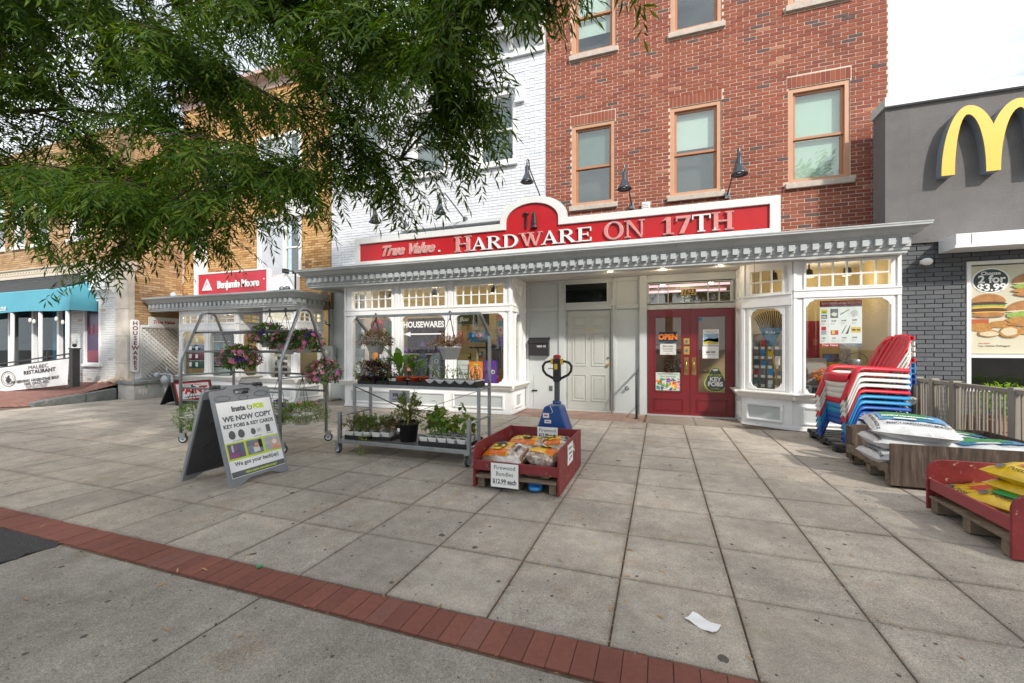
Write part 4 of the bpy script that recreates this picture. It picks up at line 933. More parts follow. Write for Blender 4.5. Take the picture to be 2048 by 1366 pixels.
for y0, y1 in ((5.60, 6.55), (6.56, 7.19)):
    za, zb = 0.10 + (y0 - 5.6) * 0.12, 0.10 + (y1 - 5.6) * 0.12
    q = MB(); q.add([(x, y, z) for x in (-14.02, -13.78) for y, z in ((y0, -0.05), (y1, -0.05), (y1, zb), (y0, za))], [(0, 1, 2, 3), (7, 6, 5, 4), (0, 4, 5, 1), (1, 5, 6, 2), (2, 6, 7, 3), (3, 7, 4, 0)])
    wb(q, 'kerb_stone', kst, kb, bevel=0.02)
tb = thing('retaining_wall', 'low grey concrete wall with dark stone cap and chalk graffiti', 'wall', (-13.45, 7.6, 0))
wb(MB().box(-13.80, -13.12, 7.22, 8.05, -0.02, 0.40), 'concrete_block', mat('rough_concrete', (0.37, 0.36, 0.34), 0.9, var=0.2, vscale=6, bump=0.5), tb, bevel=0.01)
wb(MB().box(-13.82, -13.06, 7.17, 8.05, 0.402, 0.49), 'stone_cap', kst, tb, bevel=0.015)
wtext('BJ6', 0.17, mat('white_chalk', (0.72, 0.72, 0.70), 0.9), face((-13.11, 7.42, 0.20), (0, 1, 0), (0, 0, 1)), tb, 0.001, bold=-0.002)
for y, z in ((7.50, 0.33), (7.85, 0.30)): wb(MB().ball((-13.112, y, z), 0.035, 8, 5, sx=0.15, sz=0.7), 'green_tag', GREEN, tb)
rub = MB()
for k in range(26): rub.ball((-14.0 + R.gauss(0, 0.22), 7.33 + R.gauss(0, 0.06), 0.42 + R.uniform(0, 0.12)), R.uniform(0.05, 0.10), 7, 4, sz=0.6)
tag(rub.build('rubble_heap', mat('crumbled_plaster', (0.50, 0.38, 0.28), 0.95, var=0.2), kind='stuff'), 'heap of crumbled tan plaster at the foot of the stone pier', 'rubble')
# lattice, hanging boards
lat = thing('lattice_panel', 'brown and white diagonal lattice panel on the side wall by the paint shop', 'lattice', (-13.78, 8.2, 0.5))
LM = mat('brown_lattice_wood', (0.40, 0.34, 0.29), 0.85, var=0.2); LMW = mat('whitewashed_lattice', (0.72, 0.71, 0.69), 0.85, var=0.15)
y0, y1, z0, z1 = 7.76, 8.70, 0.52, 1.95
for s in (-1, 1):
    for k in range(-14, 30):
        c_ = k * 0.115
        pts = []
        for i in range(61):
            t_ = z0 + (z1 - z0) * i / 60; y = (y0 + c_ + (t_ - z0) if s > 0 else y0 + c_ - (t_ - z0) + 0.6)
            if y0 <= y <= y1: pts.append((y, t_))
        if len(pts) > 3:
            dx = 0.0 if s > 0 else 0.013
            wb(MB().bar((-13.795 + dx, pts[0][0], pts[0][1]), (-13.795 + dx, pts[-1][0], pts[-1][1]), 0.012, 0.042, (0, 1, 0)), 'slat', LM if (pts[0][0] + pts[-1][0]) / 2 > 8.25 else LMW, lat)
q = MB(); q.box(-13.80, -13.765, y0 - 0.035, y0, z0, z1); q.box(-13.80, -13.765, y0 - 0.035, y1, z1 + 0.001, z1 + 0.03); wb(q, 'lattice_frame', LMW, lat)
hw_ = thing('vertical_sign', 'tall narrow white board reading HOUSEWARES downwards', 'sign', (-13.75, 7.60, 1.4))
q = MB(); q.prism(rrect(7.50, 7.70, 0.70, 2.16, 0.06), Matrix(((0, 0, 1, -13.79), (1, 0, 0, 0), (0, 1, 0, 0), (0, 0, 0, 1))), 0.03); wb(q, 'board', WHITE2, hw_)
for k, ch in enumerate('HOUSEWARES'): wtext(ch, 0.155, mat('maroon_print', (0.20, 0.02, 0.025), 0.5), face((-13.757, 7.60, 2.05 - k * 0.137), (0, 1, 0), (0, 0, 1)), hw_, 0.001, bold=0.004, sx=1.05)
tvb = thing('small_sign', 'small white board with red script lettering above the lattice', 'sign', (-13.75, 8.34, 2.1))
wb(MB().box(-13.80, -13.77, 7.94, 8.74, 1.985, 2.26), 'board', WHITE2, tvb)
wtext('True Value', 0.13, RED, face((-13.767, 8.32, 2.12), (0, 1, 0), (0, 0, 1)), tvb, 0.001, shear=0.35, bold=0.003)
# ------------------------------------------------------------------ paint shop next door
ps = thing('paint_shopfront', 'smaller white paint shopfront with two display bays and a grey dentil cornice', 'shopfront', (-10.6, 8.1, 0))
bay_face(ps, (-12.73, 8.1), (-10.50, 8.1), [(0.12, 1.0), (1.22, 2.12)], 3, ztop=2.44, zt=(2.06, 2.26), zw=(0.62, 1.82), sill_ext=(0.03, 0.02))
bay_face(ps, (-9.58, 8.1), (-8.52, 8.1), [(0.16, 0.92)], 3, ztop=2.44, zt=(2.06, 2.26), zw=(0.62, 1.82), sill_ext=(0.03, 0.03))
bay_face(ps, (-8.52, 8.1), (-8.52, 9.0), [(0.12, 0.78)], 4, ztop=2.44, zt=(2.06, 2.26), zw=(0.62, 1.82), sill_ext=(0.03, 0.0))
bay_face(ps, (-10.50, 8.1), (-10.50, 8.9), [(0.16, 0.62)], 2, ztop=2.44, zt=(2.06, 2.26), zw=(0.62, 1.82), sill_ext=(0.0, 0.0))
wall(ps, -10.50, -9.58, 0, 2.44, 8.95, [(-10.38, -9.70, 0.62, 1.80), (-10.38, -9.70, 2.06, 2.28)], PANELGREY, 0.1, 'entrance_wall')
wb(MB().box(-10.38, -9.70, 8.99, 9.0, 0.62, 1.80), 'pane', GLASS, ps); wb(MB().box(-10.38, -9.70, 8.99, 9.0, 2.06, 2.28), 'pane', GLASS, ps)
wb(MB().box(-9.62, -9.58, 8.1, 8.95, 0, 2.44), 'bay_side', WHITE, ps)
prof2 = [(0.2, 2.40), (0.0, 2.40), (0.0, 2.43), (-0.02, 2.44), (-0.02, 2.60), (-0.05, 2.61), (-0.08, 2.64), (-0.13, 2.70), (-0.19, 2.72), (-0.20, 2.735), (-0.20, 2.77), (0.2, 2.79)]
c = MB(); sweep(c, [(-13.75, 7.93), (-8.42, 7.93), (-8.42, 9.0)], prof2); pc = wb(c, 'cornice', TRIMGREY, ps)
for k in range(33):
    o = bpy.data.objects.new('dentil', dme); COL.objects.link(o); o.parent = pc; o.location = (-13.66 + k * 0.1612 - org(pc).x, 7.925 - org(pc).y, 2.492)
for k in range(6):
    o = bpy.data.objects.new('dentil', dme); COL.objects.link(o); o.parent = pc; o.rotation_euler = (0, 0, PI / 2); o.location = (-8.415 - org(pc).x, 8.0 + k * 0.1612 - org(pc).y, 2.492)
wb(MB().box(-13.7, -8.45, 7.95, 8.9, 2.445, 2.76), 'flat_roof', SOFFIT, ps)
wb(MB().box(-12.7, -8.55, 8.12, 8.93, 0.45, 0.56), 'display_floor', mat('display_boards', (0.42, 0.40, 0.38), 0.5), ps)
wb(MB().box(-13.8, -8.55, 9.6, 9.7, 0, 2.5), 'interior_back_wall', CREAM, ps)
wb(MB().box(-12.78, -12.74, 8.2, 9.6, 0.45, 2.44), 'interior_side_wall', CREAM, ps)
lamp('paint_shop_lamp', (-11.6, 8.7, 2.2), 16, (1.0, 0.82, 0.55)); lamp('paint_shop_lamp', (-9.0, 8.6, 2.2), 8, (1.0, 0.82, 0.55))
for x in (-12.2, -11.3, -9.1):
    o = wb(MB().lathe([(0.03, 2.40), (0.05, 2.33), (0.11, 2.26), (0.12, 2.25)], (x, 8.75, 0), 12), 'pendant', BRASS, ps); wb(MB().lathe([(0.001, 2.255), (0.10, 2.255)], (x, 8.75, 0), 12), 'bulb', LAMPON, o)

def can_stack(x, y, z0, cols, r=0.085, h=0.19, label='', n=2):
    """paint tins: each tin is a thing with a lid and a label"""
    for i, m_ in enumerate(cols):
        for k in range(n):
            t = thing('paint_tin', label % (NAMES[m_.name], ORD[i], ('left', 'right')[k]), 'tin', (x + k * (2 * r + 0.012), y, z0 + i * (h + 0.012)), group='paint tins stacked in the paint shop window')
            wb(MB().lathe([(r, 0), (r, h * 0.97), (r - 0.006, h)], org(t), 16), 'tin_body', m_, t)
            wb(MB().lathe([(r - 0.004, h - 0.002), (r - 0.004, h + 0.006), (r - 0.02, h + 0.004)], org(t), 16), 'lid', WHITE2, t)
            q = MB(); q.add([org(t) + Vector((math.cos(rad(a)) * (r + 0.002), math.sin(rad(a)) * (r + 0.002), z)) for z in (h * 0.28, h * 0.78) for a in range(-115, -64, 10)], [(i_, i_ + 1, i_ + 7, i_ + 6) for i_ in range(5)]); wb(q, 'tin_label', PAPER, t)
NAMES = {'yellow_print': 'yellow', 'tin_navy': 'navy blue', 'tin_wine': 'wine red', 'tin_green': 'dark green', 'black_plastic': 'black', 'teal_print': 'teal'}
ORD = ['bottom row', 'second row', 'third row', 'top row']
NAVY = mat('tin_navy', (0.03, 0.05, 0.16), 0.4); WINE = mat('tin_wine', (0.19, 0.03, 0.09), 0.4); DGREEN = mat('tin_green', (0.02, 0.11, 0.08), 0.4)
can_stack(-12.44, 8.30, 0.80, [DGREEN, WINE, NAVY, YELLOW], 0.12, 0.215, '%s paint tin in the paint shop window, %s, %s of the pair')
def rack_of(x0, x1, y, z0, z1, rows, nm):
    t = thing('display_rack', nm, 'rack', ((x0 + x1) / 2, y, 0.56))
    wb(MB().box(x0, x1, y, y + 0.3, 0.56, 0.60).box(x0, x0 + 0.03, y, y + 0.3, 0.601, z1).box(x1 - 0.03, x1, y, y + 0.3, 0.601, z1).box(x0 + 0.031, x1 - 0.031, y + 0.28, y + 0.3, 0.601, z1), 'carcase', BLACKP, t)
    wb(MB().box(x0 + 0.02, x1 - 0.02, y - 0.015, y, 0.62, 0.84), 'front_panel', mat('pale_panel', (0.42, 0.50, 0.47), 0.5), t)
    for i in range(rows):
        z = z0 + (z1 - z0) * i / rows
        wb(MB().box(x0 + 0.031, x1 - 0.031, y + 0.01, y + 0.279, z - 0.02, z - 0.005), 'shelf', WHITE2, t)
        for k in range(4):
            xa = x0 + 0.05 + k * (x1 - x0 - 0.1) / 4
            b_ = tag(MB().box(0, (x1 - x0 - 0.1) / 4 - 0.012, 0, 0.1, 0, (z1 - z0) / rows * 0.72).build('colour_card_box', [TEAL, PURPLE, NAVY, BLACKP, GREEN, DGREEN][(i * 3 + k * 2) % 6], bevel=0.004), 'box on the %s shelf of the black paint shop rack, %s' % (('lowest', 'second', 'third', 'top')[i], ('leftmost', 'second from left', 'third from left', 'rightmost')[k]), 'box', 'boxes on the paint shop rack'); b_.location = (xa, y + 0.03, z - 0.004)
rack_of(-11.72, -11.02, 8.30, 0.90, 1.78, 4, 'black paint shop rack with pale front panel and rows of dark boxes')
t = thing('wall_notice', 'grey notice taped inside the right paint shop window', 'notice', (-9.1, 8.16, 1.6)); wb(MB().box(-9.33, -8.93, 8.155, 8.16, 1.38, 1.60), 'sheet', mat('grey_sheet', (0.38, 0.39, 0.42), 0.7), t); wtext('SALE', 0.09, INK, front(-9.13, 8.153, 1.52), t)
q = MB()
t = thing('brush_display', 'small white wire display of brushes in the right paint shop window', 'display', (-9.15, 8.4, 0.56))
for k in range(5):
    wb(MB().box(-9.52, -9.08, 8.35, 8.52, 0.60 + k * 0.15, 0.612 + k * 0.15), 'wire_tray', WHITE2, t)
    for i in range(5): wb(MB().box(-9.50 + i * 0.085, -9.44 + i * 0.085, 8.36, 8.38, 0.615 + k * 0.15, 0.70 + k * 0.15), 'brush', [BLACKP, BROWN, DSTEEL, PAPER, BLACKP][(i + k) % 5], t)
t = thing('hanging_plaque', 'dark oval plaque with gold lettering in the paint shop doorway', 'plaque', (-10.03, 8.94, 0.95)); q = MB(); q.prism(arc(-10.03, 0.95, 0.33, 0, 350, 28, 0.25), XZ(8.92), 0.02); wb(q, 'plaque', BROWN, t)
for k in range(5): wb(MB().lathe([(0.03, 0.88), (0.03, 1.02), (0.012, 1.06)], (-10.25 + k * 0.11, 8.905, 0), 8), 'bottle_relief', BRASS, t)
wb(MB().add([(-10.3, 8.93, 1.70), (-9.76, 8.93, 1.55), (-9.76, 8.93, 1.80), (-10.2, 8.93, 1.82)], [(0, 1, 2, 3)]).add([(-10.3, 8.94, 1.70), (-9.76, 8.94, 1.55), (-9.76, 8.94, 1.80), (-10.2, 8.94, 1.82)], [(3, 2, 1, 0)]), 'red_poster', mat('dark_red_poster', (0.22, 0.03, 0.03), 0.5), ps)
# electric meter between the two shops
t = thing('electric_meter', 'grey electric meter box with round dial on the wall by the side door', 'meter', (-8.17, 8.9, 1.2))
wb(MB().box(-8.32, -8.02, 8.80, 8.93, 0.98, 1.43), 'meter_box', mat('meter_grey', (0.40, 0.42, 0.41), 0.5), t, bevel=0.012)
wb(MB().lathe([(0.085, 8.80), (0.085, 8.76), (0.07, 8.74), (0.06, 8.715), (0.001, 8.70)], (-8.19, 0, 1.235), 18, 'Y'), 'dial_glass', mat('dial', (0.60, 0.58, 0.50), 0.15), t)
wb(MB().lathe([(0.03, 8.712), (0.001, 8.695)], (-8.19, 0, 1.22), 10, 'Y'), 'dial_works', BLACKP, t)
wb(MB().tube([(-8.2, 8.86, 1.43), (-8.2, 8.86, 2.55)], 0.018, 6), 'upper_conduit', DSTEEL, t); wb(MB().tube([(-8.17, 8.86, 0.98), (-8.17, 8.86, 0.25), (-8.1, 8.8, 0.02)], 0.035, 8), 'lower_conduit', PANELGREY, t)
wb(MB().box(-8.32, -7.92, 8.62, 8.98, 0.0, 0.05), 'concrete_pad', CONC2, t)
wb(MB().box(-8.26, -8.20, 8.9, 9.0, 0.0, 2.86), 'wall_end', PANELGREY, ps)
t = thing('security_camera', 'small bullet camera on a bracket beside the paint shop', 'camera', (-8.2, 8.78, 2.02)); wb(MB().tube([(-8.24, 8.78, 2.06), (-8.16, 8.70, 2.0)], 0.03, 8), 'camera_body', mat('grey_plastic', (0.35, 0.35, 0.35), 0.4), t); wb(MB().tube([(-8.2, 8.75, 2.0), (-8.14, 8.85, 1.95)], 0.015, 6), 'bracket', BLACKP, t)
# gas meter
t = thing('gas_meter', 'grey gas meter with regulator and pipes beside the paint shop', 'meter', (-12.75, 7.75, 0.4))
GM = mat('gas_meter_grey', (0.33, 0.36, 0.38), 0.45, 0.3, var=0.15)
wb(MB().ball((-12.75, 7.75, 0.50), 0.135, 14, 8, sy=0.8), 'meter_case', GM, t); wb(MB().lathe([(0.085, -0.03), (0.09, 0.0), (0.07, 0.05), (0.03, 0.06)], (-13.02, 7.72, 0.62), 14, 'X'), 'regulator', GM, t)
wb(MB().tube([(-13.3, 7.75, 0.64), (-13.0, 7.75, 0.64), (-12.75, 7.75, 0.66), (-12.5, 7.75, 0.64), (-12.45, 7.75, 0.0)], 0.03, 8), 'pipe', GM, t); wb(MB().tube([(-12.75, 7.75, 0.3), (-12.75, 7.75, 0.0)], 0.03, 8), 'riser', GM, t); wb(MB().tube([(-12.68, 7.74, 0.66), (-12.68, 7.74, 0.86)], 0.022, 8), 'vent_pipe', GM, t)

# ------------------------------------------------------------------ red paint brand sign on the tan house
t = thing('red_sign', 'red paint brand sign with white triangle emblem above the paint shop', 'sign', (-11.4, 8.66, 3.15))
wb(MB().box(-12.72, -10.06, 8.60, 8.70, 2.84, 3.50), 'sign_board', mat('bright_sign_red', (0.52, 0.025, 0.045), 0.4, var=0.05), t)
q = MB(); pframe(q, -12.76, -10.02, 2.80, 3.54, 0.04, 8.585, 8.71); wb(q, 'sign_frame', mat('white_metal', (0.72, 0.72, 0.72), 0.4), t)
q = MB(); cx, z0_ = -12.35, 3.03
q.prism([(cx - 0.19, z0_), (cx + 0.19, z0_), (cx, z0_ + 0.33)], XZ(8.575), 0.025, [[(cx - 0.12, z0_ + 0.04), (cx, z0_ + 0.26), (cx + 0.12, z0_ + 0.04), (cx + 0.075, z0_ + 0.04), (cx, z0_ + 0.17), (cx - 0.075, z0_ + 0.04)]])
q.prism([(cx - 0.05, z0_ + 0.042), (cx + 0.05, z0_ + 0.042), (cx, z0_ + 0.135)], XZ(8.577), 0.02)
wb(q, 'triangle_emblem', WHITE2, t)
wtext('Benjamin Moore', 0.29, WHITE2, front(-11.13, 8.585, 3.16), t, 0.012, bold=0.009, sx=0.82)
wb(MB().lathe([(0.018, 8.58), (0.018, 8.60)], (-10.16, 0, 3.25), 8, 'Y'), 'registered_mark', WHITE2, t)
wb(MB().box(-12.95, -12.77, 8.62, 8.9, 2.79, 4.9), 'white_post', WHITE, t); wb(MB().box(-10.01, -9.2, 8.70, 8.88, 2.79, 3.3), 'white_backing', WHITE, t)
t = thing('sign_bracket', 'dark iron bracket arm reaching out above the paint shop cornice', 'bracket', (-9.6, 8.8, 3.5))
wb(MB().bar((-9.62, 8.75, 3.45), (-8.75, 8.3, 3.33), 0.03, 0.03), 'arm', BLACKP, t); wb(MB().box(-9.66, -9.58, 8.72, 8.88, 3.40, 3.52), 'wall_plate', BLACKP, t); wb(MB().bar((-8.75, 8.3, 3.33), (-8.75, 8.3, 2.8), 0.03, 0.03), 'drop', BLACKP, t)
t = thing('floodlight', 'pair of small grey floodlights on the corner of the paint shop roof', 'light', (-9.05, 8.3, 2.8))
for s in (-0.09, 0.09): wb(MB().ball((-9.05 + s, 8.25, 2.88), 0.075, 10, 6), 'lamp_head', DSTEEL, t)
wb(MB().tube([(-9.05, 8.3, 2.78), (-9.05, 8.3, 2.86)], 0.03, 8), 'mount', DSTEEL, t)
t = thing('roof_floodlight', 'small pale floodlight on the left end of the paint shop roof', 'light', (-13.0, 8.2, 2.8)); wb(MB().ball((-13.0, 8.1, 2.87), 0.08, 10, 6), 'lamp_head', mat('pale_blue_plastic', (0.50, 0.60, 0.68), 0.4), t); wb(MB().tube([(-13.0, 8.15, 2.78), (-13.0, 8.15, 2.84)], 0.03, 8), 'mount', DSTEEL, t)

# ------------------------------------------------------------------ the main sign
sg = thing('shop_sign', 'long red HARDWARE ON 17TH sign with white frame and arched crest', 'sign', (-2.38, 7.95, 3.23))
def sign_outline(x0, x1, z0, z1, cx, rx, cz, ztop):
    n = 18; ar = [(cx + rx * math.cos(PI * i / n), cz + (ztop - cz) * math.sin(PI * i / n)) for i in range(n + 1)]
    return [(x0, z0), (x1, z0), (x1, z1), (cx + rx, z1)] + ar + [(cx - rx, z1), (x0, z1)]
q = MB(); q.prism(sign_outline(-6.60, 1.83, 3.228, 3.86, -2.38, 0.655, 3.93, 4.33), XZ(7.925), 0.07, [sign_outline(-6.47, 1.70, 3.335, 3.735, -2.38, 0.535, 3.88, 4.215)[::-1]])
wb(q, 'sign_frame', mat('white_sign_frame', (0.70, 0.71, 0.70), 0.5, var=0.05), sg, bevel=0.008)
q = MB(); q.prism(sign_outline(-6.64, 1.87, 3.228, 3.885, -2.38, 0.69, 3.945, 4.365), XZ(7.995), 0.09); wb(q, 'sign_back', mat('white_sign_side', (0.56, 0.57, 0.56), 0.6, var=0.12, vscale=5), sg)
q = MB(); q.prism(sign_outline(-6.48, 1.71, 3.325, 3.745, -2.38, 0.545, 3.88, 4.225), XZ(7.962), 0.03); wb(q, 'red_field', SIGNRED, sg)
PINKL = mat('faded_pink_letter', (0.62, 0.24, 0.22), 0.6, var=0.22, vscale=14, spots=((0.74, 0.70, 0.68), 9, 0.60, 0.06)); WHITEL = mat('white_letter', (0.80, 0.80, 0.80), 0.5, var=0.06, spots=((0.50, 0.22, 0.20), 11, 0.69, 0.04))
EDGEL = mat('silver_letter_edge', (0.62, 0.62, 0.62), 0.4, 0.3)
def ring(cx, cz, rx, rz, tx, tz, a0=0, a1=360, n=20):
    o = [(cx + rx * math.cos(rad(a0 + (a1 - a0) * i / n)), cz + rz * math.sin(rad(a0 + (a1 - a0) * i / n))) for i in range(n + 1)]
    i_ = [(cx + (rx - tx) * math.cos(rad(a0 + (a1 - a0) * i / n)), cz + (rz - tz) * math.sin(rad(a0 + (a1 - a0) * i / n))) for i in range(n + 1)]
    return o, i_
def glyph(ch):
    """a serif capital in unit height: list of outlines; advance"""
    S, T, F = 0.185, 0.085, 0.065
    st = lambda x, w=S: [rect(x, x + w, F * .8, 1 - F * .8), rect(x - 0.08, x + w + 0.08, 0, F), rect(x - 0.08, x + w + 0.08, 1 - F, 1)]
    if ch == 'H': return st(0.10) + st(0.66) + [rect(0.27, 0.68, 0.46, 0.46 + T)], 0.96
    if ch == 'A': return [[(0.05, 0), (0.14, 0), (0.43, 0.86), (0.41, 1.0)], [(0.36, 1.0), (0.48, 1.0), (0.87, 0.0), (0.66, 0.0)], rect(0.20, 0.70, 0.30, 0.30 + T), rect(-0.04, 0.24, 0, F), rect(0.56, 0.97, 0, F)], 0.94
    if ch == 'R':
        o, i_ = ring(0.40, 0.74, 0.34, 0.26, 0.17, T, -90, 90)
        return st(0.08) + [o + i_[::-1], rect(0.25, 0.41, 1 - T, 1), rect(0.25, 0.41, 0.48, 0.48 + T), [(0.34, 0.50), (0.55, 0.50), (0.92, 0.0), (0.68, 0.0)], rect(0.66, 0.99, 0, F * .8)], 0.97
    if ch == 'D':
        o, i_ = ring(0.36, 0.5, 0.52, 0.5, 0.19, T, -90, 90); return st(0.08) + [o + i_[::-1], rect(0.25, 0.37, 1 - T, 1), rect(0.25, 0.37, 0, T)], 0.95
    if ch == 'W': return [[(0.06, 1), (0.26, 1), (0.50, 0.0), (0.40, 0.0)], [(0.40, 0.0), (0.48, 0.0), (0.70, 0.9), (0.62, 0.96)], [(0.52, 1), (0.73, 1), (0.96, 0.0), (0.86, 0.0)], [(0.86, 0.0), (0.95, 0.0), (1.24, 1.0), (1.15, 1.0)], rect(-0.03, 0.36, 1 - F, 1), rect(0.45, 0.82, 1 - F, 1), rect(1.07, 1.32, 1 - F, 1)], 1.28
    if ch == 'E': return st(0.08) + [rect(0.25, 0.74, 1 - T, 1), rect(0.25, 0.74, 0, T), rect(0.25, 0.58, 0.46, 0.46 + T), rect(0.68, 0.745, 0.70, 1), rect(0.68, 0.76, 0, 0.28), rect(0.54, 0.60, 0.36, 0.64)], 0.84
    if ch == 'O':
        o, i_ = ring(0.50, 0.5, 0.50, 0.53, 0.19, 0.08, 0, 180, 20); o2, i2 = ring(0.50, 0.5, 0.50, 0.53, 0.19, 0.08, 180, 360, 20); return [o + i_[::-1], o2 + i2[::-1]], 1.06
    if ch == 'N': return [rect(0.10, 0.19, 0, 1), rect(0.80, 0.89, 0.1, 1), [(0.06, 1.0), (0.27, 1.0), (0.89, 0.0), (0.80, -0.02)], rect(0.0, 0.30, 0, F), rect(0.70, 0.99, 1 - F, 1), rect(-0.02, 0.22, 1 - F, 1)], 1.02
    if ch == '1': return [rect(0.20, 0.40, 0, 1.0), rect(0.05, 0.56, 0, F), [(0.0, 0.80), (0.21, 0.86), (0.21, 1.0)]], 0.62
    if ch == '7': return [rect(0.02, 0.68, 0.86, 1.0), [(0.50, 0.88), (0.68, 0.88), (0.38, 0.0), (0.17, 0.0)], rect(0.02, 0.09, 0.70, 0.88)], 0.72
    if ch == 'T': return st(0.34)[:2] + [rect(0.02, 0.84, 1 - T, 1), rect(0.02, 0.09, 0.72, 1), rect(0.77, 0.84, 0.72, 1), rect(0.34, 0.52, 0.9, 1)], 0.87
def inscribe(word, x0, x1, z0, sizes, mats_):
    adv = [glyph(c_)[1] * s_ for c_, s_ in zip(word, sizes)]; k = (x1 - x0) / sum(adv); x = x0
    for c_, s_, a, m_ in zip(word, sizes, adv, mats_):
        P, _ = glyph(c_); e = MB(); f = MB()
        for j, poly in enumerate(P):
            w = [(x + u * s_ * k, z0 + v * s_) for u, v in poly]
            e.prism(w, XZ(7.921 - j * 0.0004), 0.04 + j * 0.0002)
            c0 = (sum(p[0] for p in w) / len(w), sum(p[1] for p in w) / len(w))
            ins = []
            n_ = len(w); ar = sum(w[i][0] * w[(i + 1) % n_][1] - w[(i + 1) % n_][0] * w[i][1] for i in range(n_)); sg_ = 1 if ar > 0 else -1
            for i in range(n_):
                p, a_, b_ = Vector(w[i]), Vector(w[i - 1]), Vector(w[(i + 1) % n_])
                d1, d2 = (p - a_), (b_ - p)
                if d1.length < 1e-7 or d2.length < 1e-7: ins.append(tuple(p)); continue
                d1.normalize(); d2.normalize(); nn = Vector((-d1.y - d2.y, d1.x + d2.x)) * sg_
                if nn.length > 1e-6: nn.normalize()
                ins.append(tuple(p + nn * 0.005))
            f.prism(ins, XZ(7.9175 - j * 0.0004), 0.003)
        l_ = wb(e, 'letter', EDGEL, sg); wb(f, 'letter_face', m_, l_); x += a * k
W_, P_ = WHITEL, PINKL
inscribe('HARDWARE', -4.07, -1.18, 3.372, [0.315] + [0.265] * 7, [P_, W_, W_, W_, P_, W_, W_, W_])
inscribe('ON', -0.98, -0.25, 3.372, [0.31, 0.31], [P_, P_])
inscribe('17TH', 0.03, 1.18, 3.372, [0.30, 0.30, 0.30, 0.305], [P_, P_, W_, P_])
wtext('True Value', 0.30, EDGEL, front(-5.24, 7.958, 3.52), sg, 0.025, shear=0.42, bold=0.012, sx=1.0, name='script_lettering')
wtext('True Value', 0.30, PINKL, front(-5.24, 7.931, 3.52), sg, 0.001, shear=0.42, bold=0.006, sx=1.0, name='script_lettering')
wb(MB().lathe([(0.02, 7.92), (0.02, 7.96)], (-4.42, 0, 3.43), 10, 'Y'), 'full_stop', WHITEL, sg)
wb(MB().lathe([(0.055, 4.04), (0.06, 4.03), (0.06, 4.005), (0.026, 3.99), (0.026, 3.78), (0.022, 3.76), (0.001, 3.69)], (-2.50, 7.945, 0), 12, sy=0.6), 'nail_emblem', BLACKP, sg)
pr_ = [(0.07, 3.715), (0.075, 3.735), (0.05, 3.76), (0.045, 3.78)] + [(0.045 - 0.02 * i / 12 + (0.014 if i % 2 else 0), 3.79 + i * 0.019) for i in range(12)] + [(0.001, 4.06)]
wb(MB().lathe(pr_, (-2.33, 7.945, 0), 12, sy=0.6), 'screw_emblem', BLACKP, sg)
for x in (-6.0, -4.2, -0.8, 1.0): wb(MB().bar((x, 8.085, 3.75), (x, 8.85, 3.5), 0.03, 0.03), 'stay', STEEL, sg)
# white ledge on the painted wall behind the sign
wb(MB().box(-5.95, -2.35, 8.80, 8.915, 4.22, 4.30), 'wall_ledge', mat('white_ledge', (0.62, 0.64, 0.66), 0.6), wht)

# gooseneck lamps over the sign
NAVYL = mat('navy_enamel', (0.020, 0.028, 0.045), 0.25, var=0.1, coat=0.4)
def gooseneck(x, z, hx, hz, label):
    t = thing('gooseneck_lamp', label, 'lamp', (x, WY - 0.02, z), group='gooseneck lamps over the shop sign')
    wb(MB().box(x - 0.04, x + 0.04, WY - 0.10, WY + 0.0, z - 0.07, z + 0.06), 'wall_bracket', DSTEEL, t, bevel=0.008)
    yt = 7.9
    pts = [(x, 8.82, z), (x + (hx - x) * 0.5, 8.35, z + 0.22), (x + (hx - x) * 0.85, 8.06, z + 0.36)]
    for a in range(0, 181, 30): pts.append((hx, 7.97 + 0.07 * math.cos(rad(a)), hz + 0.30 + 0.05 * math.sin(rad(a))))
    pts.append((hx, 7.90, hz + 0.18))
    wb(MB().tube(pts, 0.014, 8), 'arm', DSTEEL, t)
    sh = wb(MB().lathe([(0.03, hz + 0.20), (0.042, hz + 0.18), (0.042, hz + 0.06), (0.06, hz + 0.02), (0.105, hz - 0.08), (0.135, hz - 0.12), (0.13, hz - 0.122), (0.09, hz - 0.06), (0.04, hz + 0.02)], (hx, 7.90, 0), 20), 'shade', NAVYL, t)
    wb(MB().ball((hx, 7.90, hz - 0.05), 0.045, 10, 6), 'bulb', mat('bulb_glass', (0.8, 0.8, 0.75), 0.2), sh)
    wb(MB().tube([(x, 8.81, z - 0.02), (x - 0.35 if x < 0 else x + 0.5, 8.2, z - 0.35)], 0.004, 4), 'stay_wire', STEEL, t)
gooseneck(-5.83, 4.34, -6.03, 4.30, 'leftmost black gooseneck lamp on the white wall, clear of the leaves')
gooseneck(-4.25, 4.34, -4.38, 4.33, 'black gooseneck lamp on the white wall left of the sign arch, partly behind leaves')
gooseneck(-2.42, 4.58, -2.46, 4.74, 'black gooseneck lamp on the white wall just above the sign arch')
gooseneck(-0.54, 4.24, -0.61, 4.37, 'black gooseneck lamp between the left and middle brick house windows')
gooseneck(1.19, 4.24, 1.25, 4.38, 'rightmost black gooseneck lamp, between the middle and right brick house windows')

